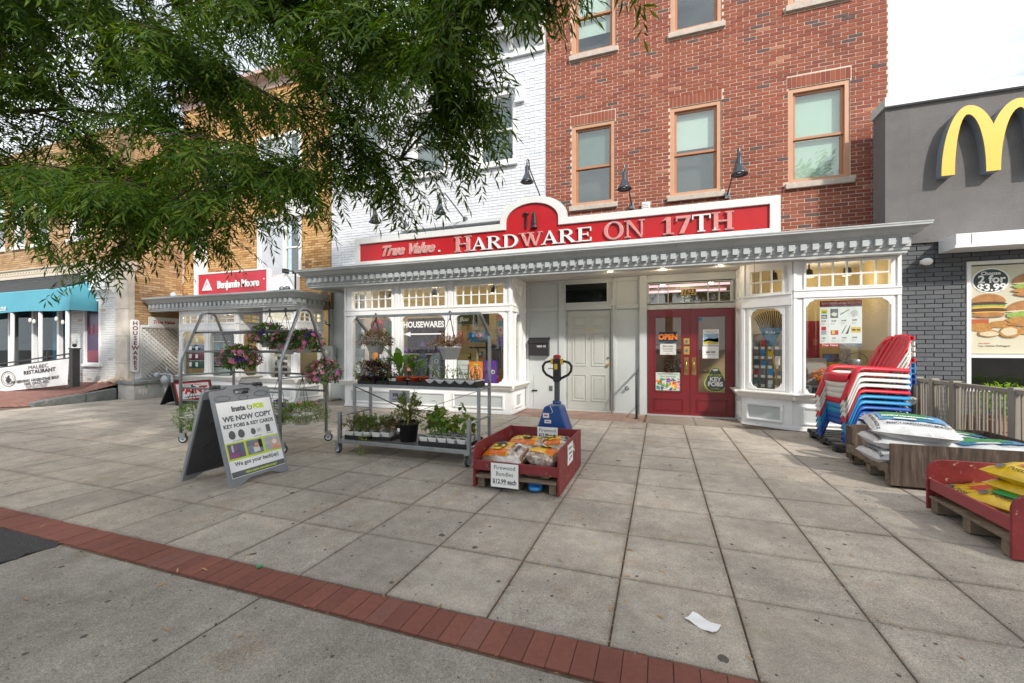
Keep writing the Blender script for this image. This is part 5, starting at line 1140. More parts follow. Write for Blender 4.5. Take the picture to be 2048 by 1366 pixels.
# ------------------------------------------------------------------ golden arches and window poster on the grey restaurant
ml = thing('arches_sign', 'big yellow double-arch letter M with grey sides on the grey wall', 'sign', (4.52, 8.1, 3.92))
def arch_m(dx, z, sc):
    H = 24; pts = []
    oc = [(0.31 - 0.31 * math.cos(PI / 2 * i / H), math.sin(PI / 2 * i / H)) for i in range(H + 1)]
    oc += [(0.31 + 0.38 * math.sin(rad(a)), math.cos(rad(a))) for a in [47.5 * i / 14 for i in range(1, 15)]]
    out = oc + [(1.18 - x, y) for x, y in oc[:-1][::-1]]
    hl = [(0.30 - 0.145 * math.cos(PI / 2 * i / H), 0.87 * math.sin(PI / 2 * i / H)) for i in range(H + 1)] + [(0.30 + 0.21 * math.sin(PI / 2 * i / H), 0.87 * math.cos(PI / 2 * i / H)) for i in range(1, H + 1)]
    inner = [(1.18 - x, y) for x, y in hl] + hl[::-1]
    return [(dx + x * sc, z + y * sc) for x, y in out + inner]
P = arch_m(3.955, 3.93, 0.995)
q = MB(); q.prism(P, XZ(8.055), 0.14); wb(q, 'letter_sides', mat('blue_grey_return', (0.19, 0.225, 0.26), 0.4), ml)
q = MB(); q.prism(P, XZ(8.045), 0.009); wb(q, 'letter_face', mat('arch_yellow', (0.80, 0.50, 0.055), 0.35, var=0.06, vscale=4, coat=0.3), ml)
po = thing('burger_poster', 'large window poster with burgers and 2 for $3.99 roundel', 'poster', (5.4, 8.25, 1.95))
PY = 8.25
wb(MB().box(4.395, 7.9, PY, PY + 0.004, 1.285, 2.59), 'poster_sheet', mat('cream_poster', (0.62, 0.58, 0.44), 0.35, var=0.12, vscale=1.3), po)
def flat(mb_pts, y, m, par, name): q = MB(); q.prism(mb_pts, XZ(y), 0.0015); return wb(q, name, m, par)
rd = flat(arc(4.62, 2.37, 0.215, 0, 350, 35, 0.185), PY - 0.004, WHITE2, po, 'roundel'); flat(arc(4.62, 2.37, 0.195, 0, 350, 35, 0.167), PY - 0.006, mat('roundel_green', (0.015, 0.03, 0.025), 0.4), rd, 'roundel_disc')
wtext('Choose', 0.07, WHITE2, front(4.62, PY - 0.008, 2.475), rd, 0.0006, bold=0.002); wtext('2 for', 0.155, WHITE2, front(4.63, PY - 0.008, 2.385), rd, 0.0006, bold=0.005); wtext('$3.99', 0.145, WHITE2, front(4.63, PY - 0.008, 2.265), rd, 0.0006, bold=0.005)
BUN = mat('bun', (0.42, 0.19, 0.06), 0.4, var=0.3, vscale=9); PATTY = mat('patty', (0.07, 0.03, 0.018), 0.6, var=0.4, vscale=40); LETT = mat('lettuce', (0.28, 0.42, 0.08), 0.5, var=0.4, vscale=40); CHIK = mat('fried_crumb', (0.46, 0.22, 0.05), 0.5, var=0.35, vscale=30); CHEESE = mat('cheese', (0.75, 0.42, 0.04), 0.4); MEAT = mat('white_meat', (0.66, 0.55, 0.38), 0.6, var=0.2, vscale=40)
def blob(cx, cz, rx, rz, seed, am=0.08, n=30):
    r_ = random.Random(seed); ph = [r_.uniform(0, 6.28) for _ in range(4)]
    return [(cx + rx * math.cos(a) * (1 + am * math.sin(5 * a + ph[0]) + am * .6 * math.sin(9 * a + ph[1])), cz + rz * math.sin(a) * (1 + am * math.sin(4 * a + ph[2]))) for a in [2 * PI * i / n for i in range(n)]]
def burger(cx, cz, w, top, layers):
    y = PY - 0.009
    b_ = flat(arc(cx, cz, w, 0, 180, 20, w * 0.62), y, BUN, po, 'burger_picture')
    z = cz
    for i, (m_, h) in enumerate(layers):
        flat(blob(cx, z - h / 2, w * (1.02 if i < len(layers) - 1 else 0.93), h * 0.62, i + int(cx * 10), 0.05), y - 0.002 - 0.0017 * (i + 1), m_, b_, 'filling'); z -= h * 0.85
burger(4.59, 2.05, 0.20, 0, [(PATTY, 0.05), (LETT, 0.03), (CHEESE, 0.03), (PATTY, 0.055), (CHEESE, 0.02), (BUN, 0.06)])
burger(5.10, 2.32, 0.24, 0, [(MEAT, 0.02), (LETT, 0.07), (CHIK, 0.07), (BUN, 0.06)]); burger(5.02, 1.92, 0.23, 0, [(MEAT, 0.03), (LETT, 0.09), (CHIK, 0.09), (BUN, 0.05)])
burger(6.2, 2.2, 0.30, 0, [(LETT, 0.08), (PATTY, 0.07), (BUN, 0.07)])
flat(rect(4.40, 4.60, 1.70, 1.80), PY - 0.006, mat('sauce', (0.45, 0.10, 0.03), 0.3), po, 'sauce_picture')
for k, (x, z, rx, rz, m_) in enumerate(((4.50, 1.68, 0.15, 0.06, CHIK), (4.78, 1.72, 0.18, 0.055, CHIK), (5.05, 1.62, 0.16, 0.06, CHIK), (4.60, 1.585, 0.13, 0.05, CHIK), (4.60, 1.58, 0.11, 0.036, MEAT), (4.83, 1.60, 0.12, 0.08, CHIK), (4.82, 1.61, 0.09, 0.06, MEAT))): flat(blob(x, z, rx, rz, k, 0.06), PY - 0.008 - 0.002 * k, m_, po, 'nugget_picture')
wtext('McDouble', 0.030, INK, front(4.58, PY - 0.002, 1.855), po, 0.0005); wtext('4 pc. Chicken McNuggets', 0.035, INK, front(4.66, PY - 0.002, 1.40), po, 0.0005); wtext('new choice', 0.028, RED, front(4.55, PY - 0.002, 1.44), po, 0.0005); wtext('McChicken', 0.030, INK, front(5.1, PY - 0.002, 2.12), po, 0.0005)
t = thing('wall_camera', 'white dome security camera on the grey painted brick', 'camera', (3.84, 8.2, 2.68)); wb(MB().ball((3.82, 8.12, 2.68), 0.055, 14, 8, sx=1.35), 'housing', WHITE2, t); wb(MB().lathe([(0.032, -0.02), (0.03, 0.0), (0.001, 0.003)], (3.905, 8.11, 2.685), 12, 'X'), 'lens', BLACKP, t); wb(MB().box(3.78, 3.86, 8.15, 8.23, 2.66, 2.72), 'mount', WHITE2, t)
# taupe railing along the ramp
fr = thing('railing', 'taupe metal railing of slanting slats in front of the grey restaurant', 'railing', (3.73, 7.3, 0))
TAU = mat('taupe_metal', (0.285, 0.255, 0.215), 0.5, 0.2, var=0.05)
for y in (8.15, 7.76, 7.30, 6.28, 5.4): wb(MB().box(3.685, 3.775, y - 0.045, y + 0.045, 0, 0.93), 'rail_post', TAU, fr, bevel=0.005)
for ya, yb in ((7.345, 8.20), (5.35, 7.25)): wb(MB().box(3.70, 3.76, ya, yb, 0.862, 0.91), 'top_rail', TAU, fr, bevel=0.004); wb(MB().box(3.71, 3.75, ya, yb, 0.08, 0.12), 'bottom_rail', TAU, fr)
rr = random.Random(3)
y = 5.45
while y < 8.12:
    wb(MB().bar((3.73, y + rr.uniform(-.02, .02), 0.121), (3.73, y + rr.uniform(-.02, .02), 0.861), 0.012, rr.choice((0.017, 0.022, 0.028)), (0, 1, 0)), 'slat', TAU, fr); y += 0.066
# ------------------------------------------------------------------ plants
def leaf_poly(mb, base, direc, up, L, W, droop=0.3, fold=0.25, n=3):
    """one leaf: two rows of faces folded on the midrib, bending over along its length"""
    base = Vector(base); d = Vector(direc).normalized(); u = Vector(up); s = d.cross(u)
    if s.length < 1e-4: s = d.cross(Vector((1, 0.1, 0)))
    s.normalize(); u = s.cross(d).normalized()
    mid, lf, rt = [], [], []
    p = base.copy(); dd = d.copy()
    prof_ = [0.0, 0.75, 1.0, 0.72, 0.0] if n == 4 else [0.0, 0.95, 0.85, 0.0] if n == 3 else [0.0, 1.0, 0.0]
    for i in range(n + 1):
        w = W * 0.5 * prof_[i]; mid.append(p.copy())
        lf.append(p + s * w + u * w * fold); rt.append(p - s * w + u * w * fold)
        dd = (dd - u * droop / n).normalized() if droop else dd
        p = p + dd * (L / n)
    vs = [mid[0]]; fs = []
    for i in range(1, n): vs += [lf[i], mid[i], rt[i]]
    vs.append(mid[n]); k = len(vs) - 1
    fs.append((0, 2, 1)); fs.append((0, 3, 2))
    for i in range(1, n - 1):
        a = 1 + (i - 1) * 3; fs += [(a, a + 1, a + 4, a + 3), (a + 1, a + 2, a + 5, a + 4)]
    a = 1 + (n - 2) * 3; fs += [(a, a + 1, k), (a + 1, a + 2, k)]
    mb.add(vs, fs)
def rdir(r, zlo=-1, zhi=1):
    z = r.uniform(zlo, zhi); a = r.uniform(0, 2 * PI); q = math.sqrt(max(0, 1 - z * z)); return Vector((q * math.cos(a), q * math.sin(a), z))
def bushy(mb, r, c, rx, rz, n, L, W, low=-0.5, jitter=0.3):
    """leaves through the volume of a low dome, denser at its skin"""
    c = Vector(c)
    for _ in range(n):
        d = rdir(r, low, 1); q = r.uniform(0.45, 1.08) ** 0.6
        p = c + Vector((d.x * rx * q, d.y * rx * q, d.z * rz * q))
        dr = (d + rdir(r) * 0.7).normalized()
        leaf_poly(mb, p, dr, (0, 0, 1) if abs(dr.z) < 0.9 else (1, 0, 0), L * r.uniform(0.6, 1.2), W * r.uniform(0.7, 1.2), r.uniform(0.1, 0.6), n=2)
FLOWER = {}
def blossoms(t, r, c, rx, rz, n, size, m, low=-0.4):
    """every blossom is a part of its own: five ruffled petals round a throat"""
    if m.name not in FLOWER:
        q = MB(); ring_ = [(math.cos(PI * i / 5) * (1.0 if i % 2 == 0 else 0.72), math.sin(PI * i / 5) * (1.0 if i % 2 == 0 else 0.72), 0.25) for i in range(10)]
        q.add([(0, 0, 0)] + ring_, [(0, 1 + i, 1 + (i + 1) % 10) for i in range(10)]); FLOWER[m.name] = q.mesh('flower', m, False)
    c = Vector(c)
    for _ in range(n):
        d = rdir(r, low, 1); o = bpy.data.objects.new('flower', FLOWER[m.name]); COL.objects.link(o); o.parent = t
        o.location = c + Vector((d.x * rx, d.y * rx, d.z * rz)) * r.uniform(0.95, 1.12); o.rotation_euler = d.to_track_quat('Z', 'Y').to_euler(); o.scale = (size * r.uniform(.85, 1.15),) * 3
LEAFG = leaf_mat('bright_green_leaf', [(0.06, 0.15, 0.02), (0.11, 0.23, 0.03), (0.18, 0.30, 0.045)])
LEAFD = leaf_mat('dark_green_leaf', [(0.018, 0.06, 0.014), (0.035, 0.095, 0.02), (0.06, 0.13, 0.03)])
LEAFY = leaf_mat('yellow_green_leaf', [(0.20, 0.24, 0.03), (0.14, 0.22, 0.03), (0.28, 0.30, 0.06)])
LEAFP = leaf_mat('plum_leaf', [(0.045, 0.015, 0.03), (0.07, 0.025, 0.035), (0.03, 0.02, 0.02)])
LEAFT = leaf_mat('tired_leaf', [(0.17, 0.18, 0.05), (0.26, 0.16, 0.07), (0.10, 0.13, 0.035)])
LEAFR = leaf_mat('dried_pink_leaf', [(0.42, 0.20, 0.13), (0.50, 0.33, 0.18), (0.30, 0.12, 0.08)])
PETP = leaf_mat('pink_petal', [(0.78, 0.10, 0.30), (0.85, 0.26, 0.42), (0.68, 0.05, 0.20)], trans=0.25)
PETV = leaf_mat('violet_petal', [(0.10, 0.03, 0.26), (0.06, 0.02, 0.18)], trans=0.2)
PETM = leaf_mat('magenta_petal', [(0.60, 0.16, 0.52), (0.72, 0.25, 0.60)], trans=0.25)
POTW = mat('white_pot', (0.72, 0.73, 0.74), 0.45, var=0.04); POTR = mat('red_orange_pot', (0.62, 0.09, 0.03), 0.4); POTB = mat('black_nursery_pot', (0.016, 0.016, 0.017), 0.5, var=0.15)

def hanging_basket(loc, hookz, rr_, rx, rz, label, leafs, flowers, seed, n=420, potr=0.15, poth=0.15, fl=0.032, potm=None, spill=0.0, L=0.05, W=0.024):
    r = random.Random(seed); t = thing('hanging_basket', label, 'hanging basket', loc, group='hanging flower baskets')
    pm = potm or POTW
    MB().lathe([(potr * 0.62, 0), (potr * 0.94, poth * 0.92), (potr, poth * 0.92), (potr * 1.02, poth), (potr * 0.93, poth), (potr * 0.9, poth * 0.85), (0.001, poth * 0.85)], n=20).build('pot', pm, t)
    w = MB(); hz = hookz - loc[2]
    for k in range(3):
        a = rad(90 + 120 * k); w.tube([(potr * math.cos(a), potr * math.sin(a), poth), (0.012 * math.cos(a), 0.012 * math.sin(a), hz - 0.06)], 0.004, 4)
    w.tube([(0, 0, hz - 0.08), (0, 0, hz - 0.02), (0.02, 0, hz + 0.018), (0, 0, hz + 0.036), (-0.02, 0, hz + 0.015)], 0.009, 6)
    w.build('hanger', BLACKP, t)
    for i, (m_, part_) in enumerate(leafs):
        mb = MB(); bushy(mb, r, (0, 0, poth * 0.98), rx * 1.05, rz * 1.1, int(n * part_ * 2.3), L, W, low=-0.45 - spill); mb.build('foliage', m_, t, fix=False)
    for i, (m_, cnt) in enumerate(flowers):
        blossoms(t, r, (0, 0, poth * 0.98), rx * 1.05, rz * 1.12, int(cnt * 2.0), fl * 1.1, m_, low=-0.5)
    return t

# ------------------------------------------------------------------ A-frame flower rack (left)
ra = thing('flower_rack', 'tubular steel A-frame flower rack on castors hung with baskets', 'rack', (-5.58, 4.56, 0))
def add_caster(root, x, y, r=0.06, ang=0.6, hub=None):
    w = MB(); w.lathe([(r * 0.45, -0.018), (r * 0.9, -0.018), (r, -0.010), (r, 0.010), (r * 0.9, 0.018), (r * 0.45, 0.018)], (0, 0, 0), 18, 'Y')
    M = Matrix.Translation((x + 0.03 * math.cos(ang), y + 0.03 * math.sin(ang), r)) @ Matrix.Rotation(ang, 4, 'Z'); w.xform(M)
    c_ = wb(w, 'castor_wheel', mat('castor_tyre', (0.05, 0.05, 0.052), 0.6), root)
    h = MB(); h.lathe([(r * 0.66, -0.020), (r * 0.66, 0.020)], (0, 0, 0), 14, 'Y'); h.xform(M); wb(h, 'castor_rim', mat('castor_white', (0.62, 0.64, 0.66), 0.4), c_)
    h = MB(); h.lathe([(r * 0.32, -0.024), (r * 0.32, 0.024)], (0, 0, 0), 10, 'Y'); h.xform(M); wb(h, 'castor_hub', hub or BLUE, c_)
    f = MB(); f.box(-0.035, 0.03, -0.032, -0.026, 0.0, 0.075).box(-0.035, 0.03, 0.026, 0.032, 0.0, 0.075).box(-0.045, 0.035, -0.034, 0.034, 0.076, 0.090); f.xform(M); wb(f, 'castor_fork', STEEL, root)
ZB, ZT = 1.17, 1.92
for x in (-6.52, -4.64):
    ya, yb, ym = 4.16, 4.96, 4.56
    pts = [(x, ya, 0.14), (x, ya, ZB - 0.03), (x, ya + 0.012, ZB + 0.03), (x, ym - 0.155, ZT - 0.17)]
    for a in range(180, -1, -20): pts.append((x, ym + 0.125 * math.cos(rad(a)), ZT - 0.10 + 0.09 * math.sin(rad(a))))
    pts += [(x, ym + 0.155, ZT - 0.17), (x, yb - 0.012, ZB + 0.03), (x, yb, ZB - 0.03), (x, yb, 0.14)]
    wb(MB().tube(pts, 0.021, 10), 'end_frame', STEEL, ra)
    for y in (ya, yb): add_caster(ra, x, y)
def xbar(root, y, z, name='crossbar', r=0.015, x0=-6.52, x1=-4.64): return wb(MB().tube([(x0, y, z), (x1, y, z)], r, 8), name, DSTEEL, root)
for y, z in ((4.56, 1.895), (4.36, 1.60), (4.76, 1.60), (4.22, 1.32), (4.90, 1.32), (4.16, 0.80), (4.96, 0.98), (4.16, 0.62), (4.96, 0.74)): xbar(ra, y, z)
for x in (-6.52, -4.64):
    wb(MB().tube([(x, 4.16, 0.98), (x, 4.96, 0.98)], 0.015, 8), 'end_bar', STEEL, ra)
FL = [(PETP, 16), (PETM, 7), (PETV, 4)]
GL = [(LEAFG, 0.6), (LEAFD, 0.4)]
hanging_basket((-5.28, 4.56, 1.38), 1.895, 1, 0.25, 0.17, 'big pink petunia basket hanging from the top bar of the flower rack', GL, [(PETP, 9), (PETV, 3)], 1, n=650)
hanging_basket((-5.45, 4.24, 1.09), 1.32, 1, 0.24, 0.15, 'pink petunia basket in white pot trailing from the front bar of the flower rack', GL, [(PETP, 22), (PETV, 5)], 2, n=650, spill=0.4)
hanging_basket((-4.86, 4.76, 1.30), 1.60, 1, 0.25, 0.16, 'pink and violet petunia basket at the right end of the flower rack, uppermost', GL, [(PETP, 20), (PETV, 7), (PETM, 4)], 3, n=700)
hanging_basket((-4.98, 4.56, 1.28), 1.895, 1, 0.2, 0.13, 'pink petunia basket tucked between the two upper right baskets', GL, [(PETP, 9), (PETM, 3)], 33, n=420)
hanging_basket((-4.66, 4.93, 0.86), 1.32, 1, 0.23, 0.16, 'pink petunia basket hanging low at the right end of the rack outside its post', GL, [(PETP, 22), (PETM, 8)], 4, n=650, spill=0.3)
hanging_basket((-4.72, 4.60, 0.30), 0.98, 1, 0.33, 0.15, 'green trailing basket without many flowers at the bottom right of the rack', [(LEAFG, 0.75), (LEAFT, 0.25)], [(PETP, 3)], 5, n=1200, L=0.032, W=0.016)
hanging_basket((-5.05, 4.50, 0.30), 0.98, 1, 0.20, 0.17, 'green basket with violet pansies low behind the tall easel sign', [(LEAFG, 0.8), (LEAFT, 0.2)], [(PETV, 9)], 6, n=500, L=0.034, W=0.018)
hanging_basket((-6.40, 4.24, 0.24), 0.80, 1, 0.22, 0.17, 'trailing green basket in white pot at the left foot of the flower rack', [(LEAFG, 1.0)], [], 7, n=480, spill=0.6, L=0.045, W=0.02)

# ------------------------------------------------------------------ plant trolley
tr = thing('plant_trolley', 'galvanised steel plant trolley with two shelves and castors', 'trolley', (-3.02, 4.76, 0))
YF, YM, YR, TX0, TX1 = 4.45, 4.73, 5.07, -3.94, -2.09
for x in (TX0, TX1):
    wb(MB().box(x - 0.022, x + 0.022, YF - 0.022, YF + 0.022, 0.13, 0.54), 'front_post', STEEL, tr, bevel=0.004)
    wb(MB().box(x - 0.018, x + 0.018, YM - 0.018, YM + 0.018, 0.17, 0.885), 'middle_post', STEEL, tr, bevel=0.003)
    wb(MB().bar((x, YR, 0.15), (x, YR, 1.54), 0.036, 0.036, (0, 1, 0)), 'rear_post', STEEL, tr, bevel=0.003)
    wb(MB().bar((x, YR, 1.535), (x, 4.77, 1.79), 0.036, 0.036, (0, 1, 0)), 'leaning_post', STEEL, tr, bevel=0.003)
    wb(MB().tube([(x, YF, 0.49), (x, YR, 0.49)], 0.013, 8), 'end_rail', STEEL, tr); wb(MB().tube([(x, YF, 0.20), (x, YR, 0.20)], 0.013, 8), 'end_rail', STEEL, tr); wb(MB().tube([(x, YM, 0.86), (x, YR, 0.86)], 0.013, 8), 'end_rail', STEEL, tr)
    for y in (YF, YR): add_caster(tr, x, y, ang=0.5 + x)
wb(MB().bar((TX0, 4.77, 1.80), (TX1, 4.77, 1.80), 0.03, 0.034), 'top_bar', STEEL, tr, bevel=0.003)
for y in (YF, YR): wb(MB().box(TX0, TX1, y - 0.015, y + 0.015, 0.135, 0.185), 'deck_rail', STEEL, tr, bevel=0.003)
k = 0
for i in range(9):
    y = YF + 0.05 + i * 0.064; wb(MB().box(TX0 + 0.01, TX1 - 0.01, y, y + 0.038, 0.165, 0.178), 'deck_slat', STEEL, tr)
q = MB()
for y in (YM, YR): q.box(TX0 + 0.02, TX1 - 0.02, y - 0.015, y + 0.015, 0.845, 0.882)
wb(q, 'shelf_rail', STEEL, tr)
for i in range(5): wb(MB().box(TX0 + 0.02, TX1 - 0.02, YM + 0.03 + i * 0.062, YM + 0.07 + i * 0.062, 0.868, 0.880), 'shelf_slat', STEEL, tr)
wb(MB().bar((TX0 + 0.02, YM, 0.84), (TX1 - 0.1, YM - 0.01, 0.25), 0.006, 0.03, (0, 1, 0)), 'cross_brace', DSTEEL, tr); wb(MB().bar((TX0 + 0.3, YM + 0.012, 0.32), (TX1 - 0.02, YM + 0.012, 0.84), 0.006, 0.03, (0, 1, 0)), 'cross_brace', DSTEEL, tr)
t = thing('price_card', 'grey half-price card clipped under the upper shelf of the trolley', 'card', (-3.2, 4.70, 0.72)); wb(MB().box(-3.36, -3.05, 4.70, 4.704, 0.66, 0.82), 'card', mat('grey_card', (0.42, 0.43, 0.47), 0.6), t)
wtext('50% OFF', 0.055, INK, front(-3.205, 4.698, 0.755), t, 0.0005, bold=0.002); wtext('Clearance Plants on this rack', 0.019, INK, front(-3.205, 4.698, 0.70), t, 0.0005)
hanging_basket((-3.62, 4.77, 1.31), 1.80, 1, 0.22, 0.12, 'fading pink verbena basket in white pot at the left of the trolley bar', [(LEAFT, 0.8), (LEAFR, 0.2)], [(PETM, 6)], 8, n=620, potr=0.145, poth=0.16, fl=0.018, L=0.04, W=0.016)
def straggly(t_, r, c, rx, rz, n, m_, L=0.045, W=0.014):
    mb = MB(); st = MB(); c = Vector(c)
    for _ in range(n):
        a = r.uniform(0, 2 * PI); q = r.uniform(0.35, 1.0); e = c + Vector((rx * q * math.cos(a), rx * q * math.sin(a), rz * (1.15 - q * q) * r.uniform(0.5, 1.1))); m2 = (c + e) / 2 + Vector((0, 0, rz * 0.25))
        st.tube([c, m2, e], 0.0022, 3, False)
        for f_ in (0.45, 0.6, 0.72, 0.85, 0.95, 1.0):
            p = m2.lerp(e, (f_ - 0.4) / 0.6); leaf_poly(mb, p, (e - c).normalized() + rdir(r) * 0.9, (0, 0, 1), L * r.uniform(.6, 1.2), W, 0.3, n=2)
    st.build('stems', mat('plant_stem', (0.20, 0.16, 0.07), 0.7), t_, fix=False); mb.build('foliage', m_, t_, fix=False)
t = hanging_basket((-2.50, 4.77, 1.225), 1.80, 1, 0.10, 0.06, 'dried straw-pink basket in white pot at the right of the trolley bar', [(LEAFR, 1.0)], [], 9, n=60, potr=0.145, poth=0.16)
straggly(t, random.Random(10), (0, 0, 0.15), 0.30, 0.17, 85, LEAFR)

# pots and trays on the trolley
def tray(x0, x1, y0, y1, z, label, group=None):
    t = thing('plant_tray', label, 'tray', ((x0 + x1) / 2, (y0 + y1) / 2, z), group=group)
    q = MB(); q.box(x0, x1, y0, y1, z, z + 0.006); q.box(x0, x1, y0, y0 + 0.006, z + 0.0061, z + 0.05).box(x0, x1, y1 - 0.006, y1, z + 0.0061, z + 0.05).box(x0, x0 + 0.006, y0 + 0.0061, y1 - 0.0061, z + 0.0061, z + 0.05).box(x1 - 0.006, x1, y0 + 0.0061, y1 - 0.0061, z + 0.0061, z + 0.05)
    wb(q, 'tray_body', POTB, t); return t
def square_pot(t, s, h, m_):
    q = MB(); a, b_ = s * 0.38, s * 0.5
    q.add([(-a, -a, 0), (a, -a, 0), (a, a, 0), (-a, a, 0), (-b_, -b_, h * 0.8), (b_, -b_, h * 0.8), (b_, b_, h * 0.8), (-b_, b_, h * 0.8)], [(3, 2, 1, 0), (0, 1, 5, 4), (1, 2, 6, 5), (2, 3, 7, 6), (3, 0, 4, 7)])
    b2 = b_ * 1.04
    q.add([(-b2, -b2, h * 0.78), (b2, -b2, h * 0.78), (b2, b2, h * 0.78), (-b2, b2, h * 0.78), (-b2, -b2, h), (b2, -b2, h), (b2, b2, h), (-b2, b2, h), (-b_ * .93, -b_ * .93, h), (b_ * .93, -b_ * .93, h), (b_ * .93, b_ * .93, h), (-b_ * .93, b_ * .93, h)], [(0, 1, 5, 4), (1, 2, 6, 5), (2, 3, 7, 6), (3, 0, 4, 7), (4, 5, 9, 8), (5, 6, 10, 9), (6, 7, 11, 10), (7, 4, 8, 11)])
    q.build('pot', m_, t); MB().box(-b_ * .92, b_ * .92, -b_ * .92, b_ * .92, h * 0.82, h * 0.87).build('soil', SOIL, t)
def round_pot(t, r_, h, m_, ribs=0):
    w = (lambda a, hh: 1 + 0.02 * math.cos(a * ribs)) if ribs else None
    MB().lathe([(r_ * 0.74, 0), (r_ * 0.95, h * 0.86), (r_ * 1.02, h * 0.86), (r_ * 1.02, h), (r_ * 0.93, h), (r_ * 0.9, h * 0.88)], n=ribs * 4 if ribs else 18, wob=w).build('pot', m_, t)
    MB().lathe([(0.001, h * 0.88), (r_ * 0.92, h * 0.88)], n=18).build('soil', SOIL, t)
def seedling(loc, s, h, m_, label, group, seed, ph, nl, L, W, leafm, stemm=None, kind='pepper'):
    r = random.Random(seed); t = thing('potted_seedling', label, 'potted plant', loc, rz=r.uniform(-.2, .2), group=group); square_pot(t, s, h, m_)
    st = MB(); lf = MB()
    for k in range(r.choice((1, 2)) if kind == 'pepper' else 3):
        a = r.uniform(0, 6.28); tip = Vector((0.05 * math.cos(a), 0.05 * math.sin(a), h + ph * r.uniform(0.75, 1.0))); b0 = Vector((r.uniform(-.02, .02), r.uniform(-.02, .02), h * 0.85))
        md = (b0 + tip) / 2 + Vector((r.uniform(-.015, .015), r.uniform(-.015, .015), 0)); st.tube([b0, md, tip], [0.004, 0.003, 0.002], 5, False)
        for i in range(nl):
            f_ = r.uniform(0.35, 1.0); p = b0.lerp(tip, f_); d = rdir(r, -0.5, 0.6)
            leaf_poly(lf, p, d, (0, 0, 1), L * r.uniform(0.6, 1.15), W * r.uniform(0.8, 1.1), r.uniform(0.5, 1.5), 0.2, n=3)
    st.build('stem', stemm or mat('green_stem', (0.16, 0.20, 0.06), 0.6), t, fix=False); lf.build('leaves', leafm, t, fix=False)
    return t
# lower deck, right: tray of white pots with young pepper plants
tray(-2.80, -2.14, 4.50, 4.98, 0.182, 'long black tray of white seedling pots on the right of the lower deck')
places = [(x, y) for y in (4.56, 4.70, 4.84) for x in (-2.73, -2.61, -2.48, -2.35, -2.22)]
for k, (x, y) in enumerate(places): seedling((x, y, 0.19), 0.105, 0.095, POTW, '%s pepper plant in a white pot, %s row of the lower deck tray' % (('leftmost', 'second from left', 'middle', 'fourth from left', 'rightmost')[k % 5], ('front', 'middle', 'back')[k // 5]), 'pepper plants on the trolley', 40 + k, R.uniform(0.26, 0.44), 12, 0.125, 0.062, LEAFY if k % 3 == 0 else LEAFG)
# lower deck, left: trailing herbs
tray(-3.90, -3.55, 4.49, 4.86, 0.182, 'black tray of trailing herbs at the left of the lower deck'); tray(-3.52, -3.24, 4.55, 4.95, 0.182, 'black tray of sparse herbs left of the big black pot')
hp = [(-3.83, 4.55), (-3.70, 4.56), (-3.60, 4.58), (-3.82, 4.74), (-3.66, 4.76), (-3.46, 4.60), (-3.33, 4.63), (-3.45, 4.80), (-3.32, 4.82)]
for k, (x, y) in enumerate(hp):
    r = random.Random(70 + k); t = thing('potted_herb', 'white pot of straggling herbs on the lower deck, %s' % ('front leftmost', 'second in front', 'trailing over the edge', 'back leftmost', 'second at the back', 'fourth in front', 'nearest the big black pot', 'third at the back', 'behind the big black pot')[k], 'potted plant', (x, y, 0.19), group='herb pots on the trolley'); square_pot(t, 0.115, 0.095, POTW); straggly(t, r, (0, 0, 0.09), 0.15, 0.21, 42, LEAFG if k % 3 else LEAFT, 0.036, 0.017)
    if k == 2:
        mb = MB()
        for i in range(70): p = Vector((r.uniform(-0.06, 0.08), -0.10 + r.uniform(-.03, .02), 0.07 - r.uniform(0, 0.26))); leaf_poly(mb, p, rdir(r, -1, 0.1), (0, -1, 0), 0.045, 0.022, 0.4, n=2)
        mb.build('trailing_leaves', LEAFY, t, fix=False)
# big ribbed black pot
t = thing('potted_plant', 'large ribbed black pot with a yellowing leggy plant on the lower deck', 'potted plant', (-3.04, 4.66, 0.182)); round_pot(t, 0.135, 0.25, POTB, 16); MB().box(-0.075, -0.04, -0.134, -0.131, 0.14, 0.18).build('price_sticker', PAPER, t)
straggly(t, random.Random(90), (0, 0, 0.24), 0.23, 0.36, 95, LEAFY, 0.055, 0.024); mb = MB(); bushy(mb, random.Random(91), (0, 0, 0.26), 0.16, 0.10, 220, 0.045, 0.02); mb.build('foliage', LEAFT, t, fix=False)
# upper shelf
tray(-3.90, -3.62, 4.74, 5.02, 0.883, 'black tray under the plum and lime coleus at the left of the upper shelf'); tray(-3.60, -3.42, 4.75, 5.02, 0.883, 'black tray with dark glossy plants on the upper shelf'); tray(-3.40, -3.12, 4.74, 5.02, 0.883, 'black tray holding the red pots on the upper shelf'); tray(-3.10, -2.84, 4.74, 5.02, 0.883, 'black tray right of the red pots on the upper shelf')
def bush_pot(loc, label, leafm, seed, rx, rz, n, L, W, flowers=None, pot=POTB, pr=0.065):
    r = random.Random(seed); rx *= 1.35; rz *= 1.45; n = int(n * 1.6); t = thing('potted_plant', label, 'potted plant', loc); round_pot(t, pr, 0.09, pot)
    mb = MB(); bushy(mb, r, (0, 0, 0.11), rx, rz, n, L, W, low=-0.4); mb.build('foliage', leafm, t, fix=False)
    if flowers: blossoms(t, r, (0, 0, 0.11), rx, rz, flowers[1], 0.015, flowers[0])
    return t
bush_pot((-3.84, 4.82, 0.89), 'small pale green plant at the far left of the upper shelf', LEAFT, 101, 0.11, 0.13, 190, 0.05, 0.024)
bush_pot((-3.68, 4.80, 0.89), 'plum-leaved plant trailing over the left of the upper shelf', LEAFP, 102, 0.12, 0.13, 230, 0.055, 0.032, (PETV, 3))
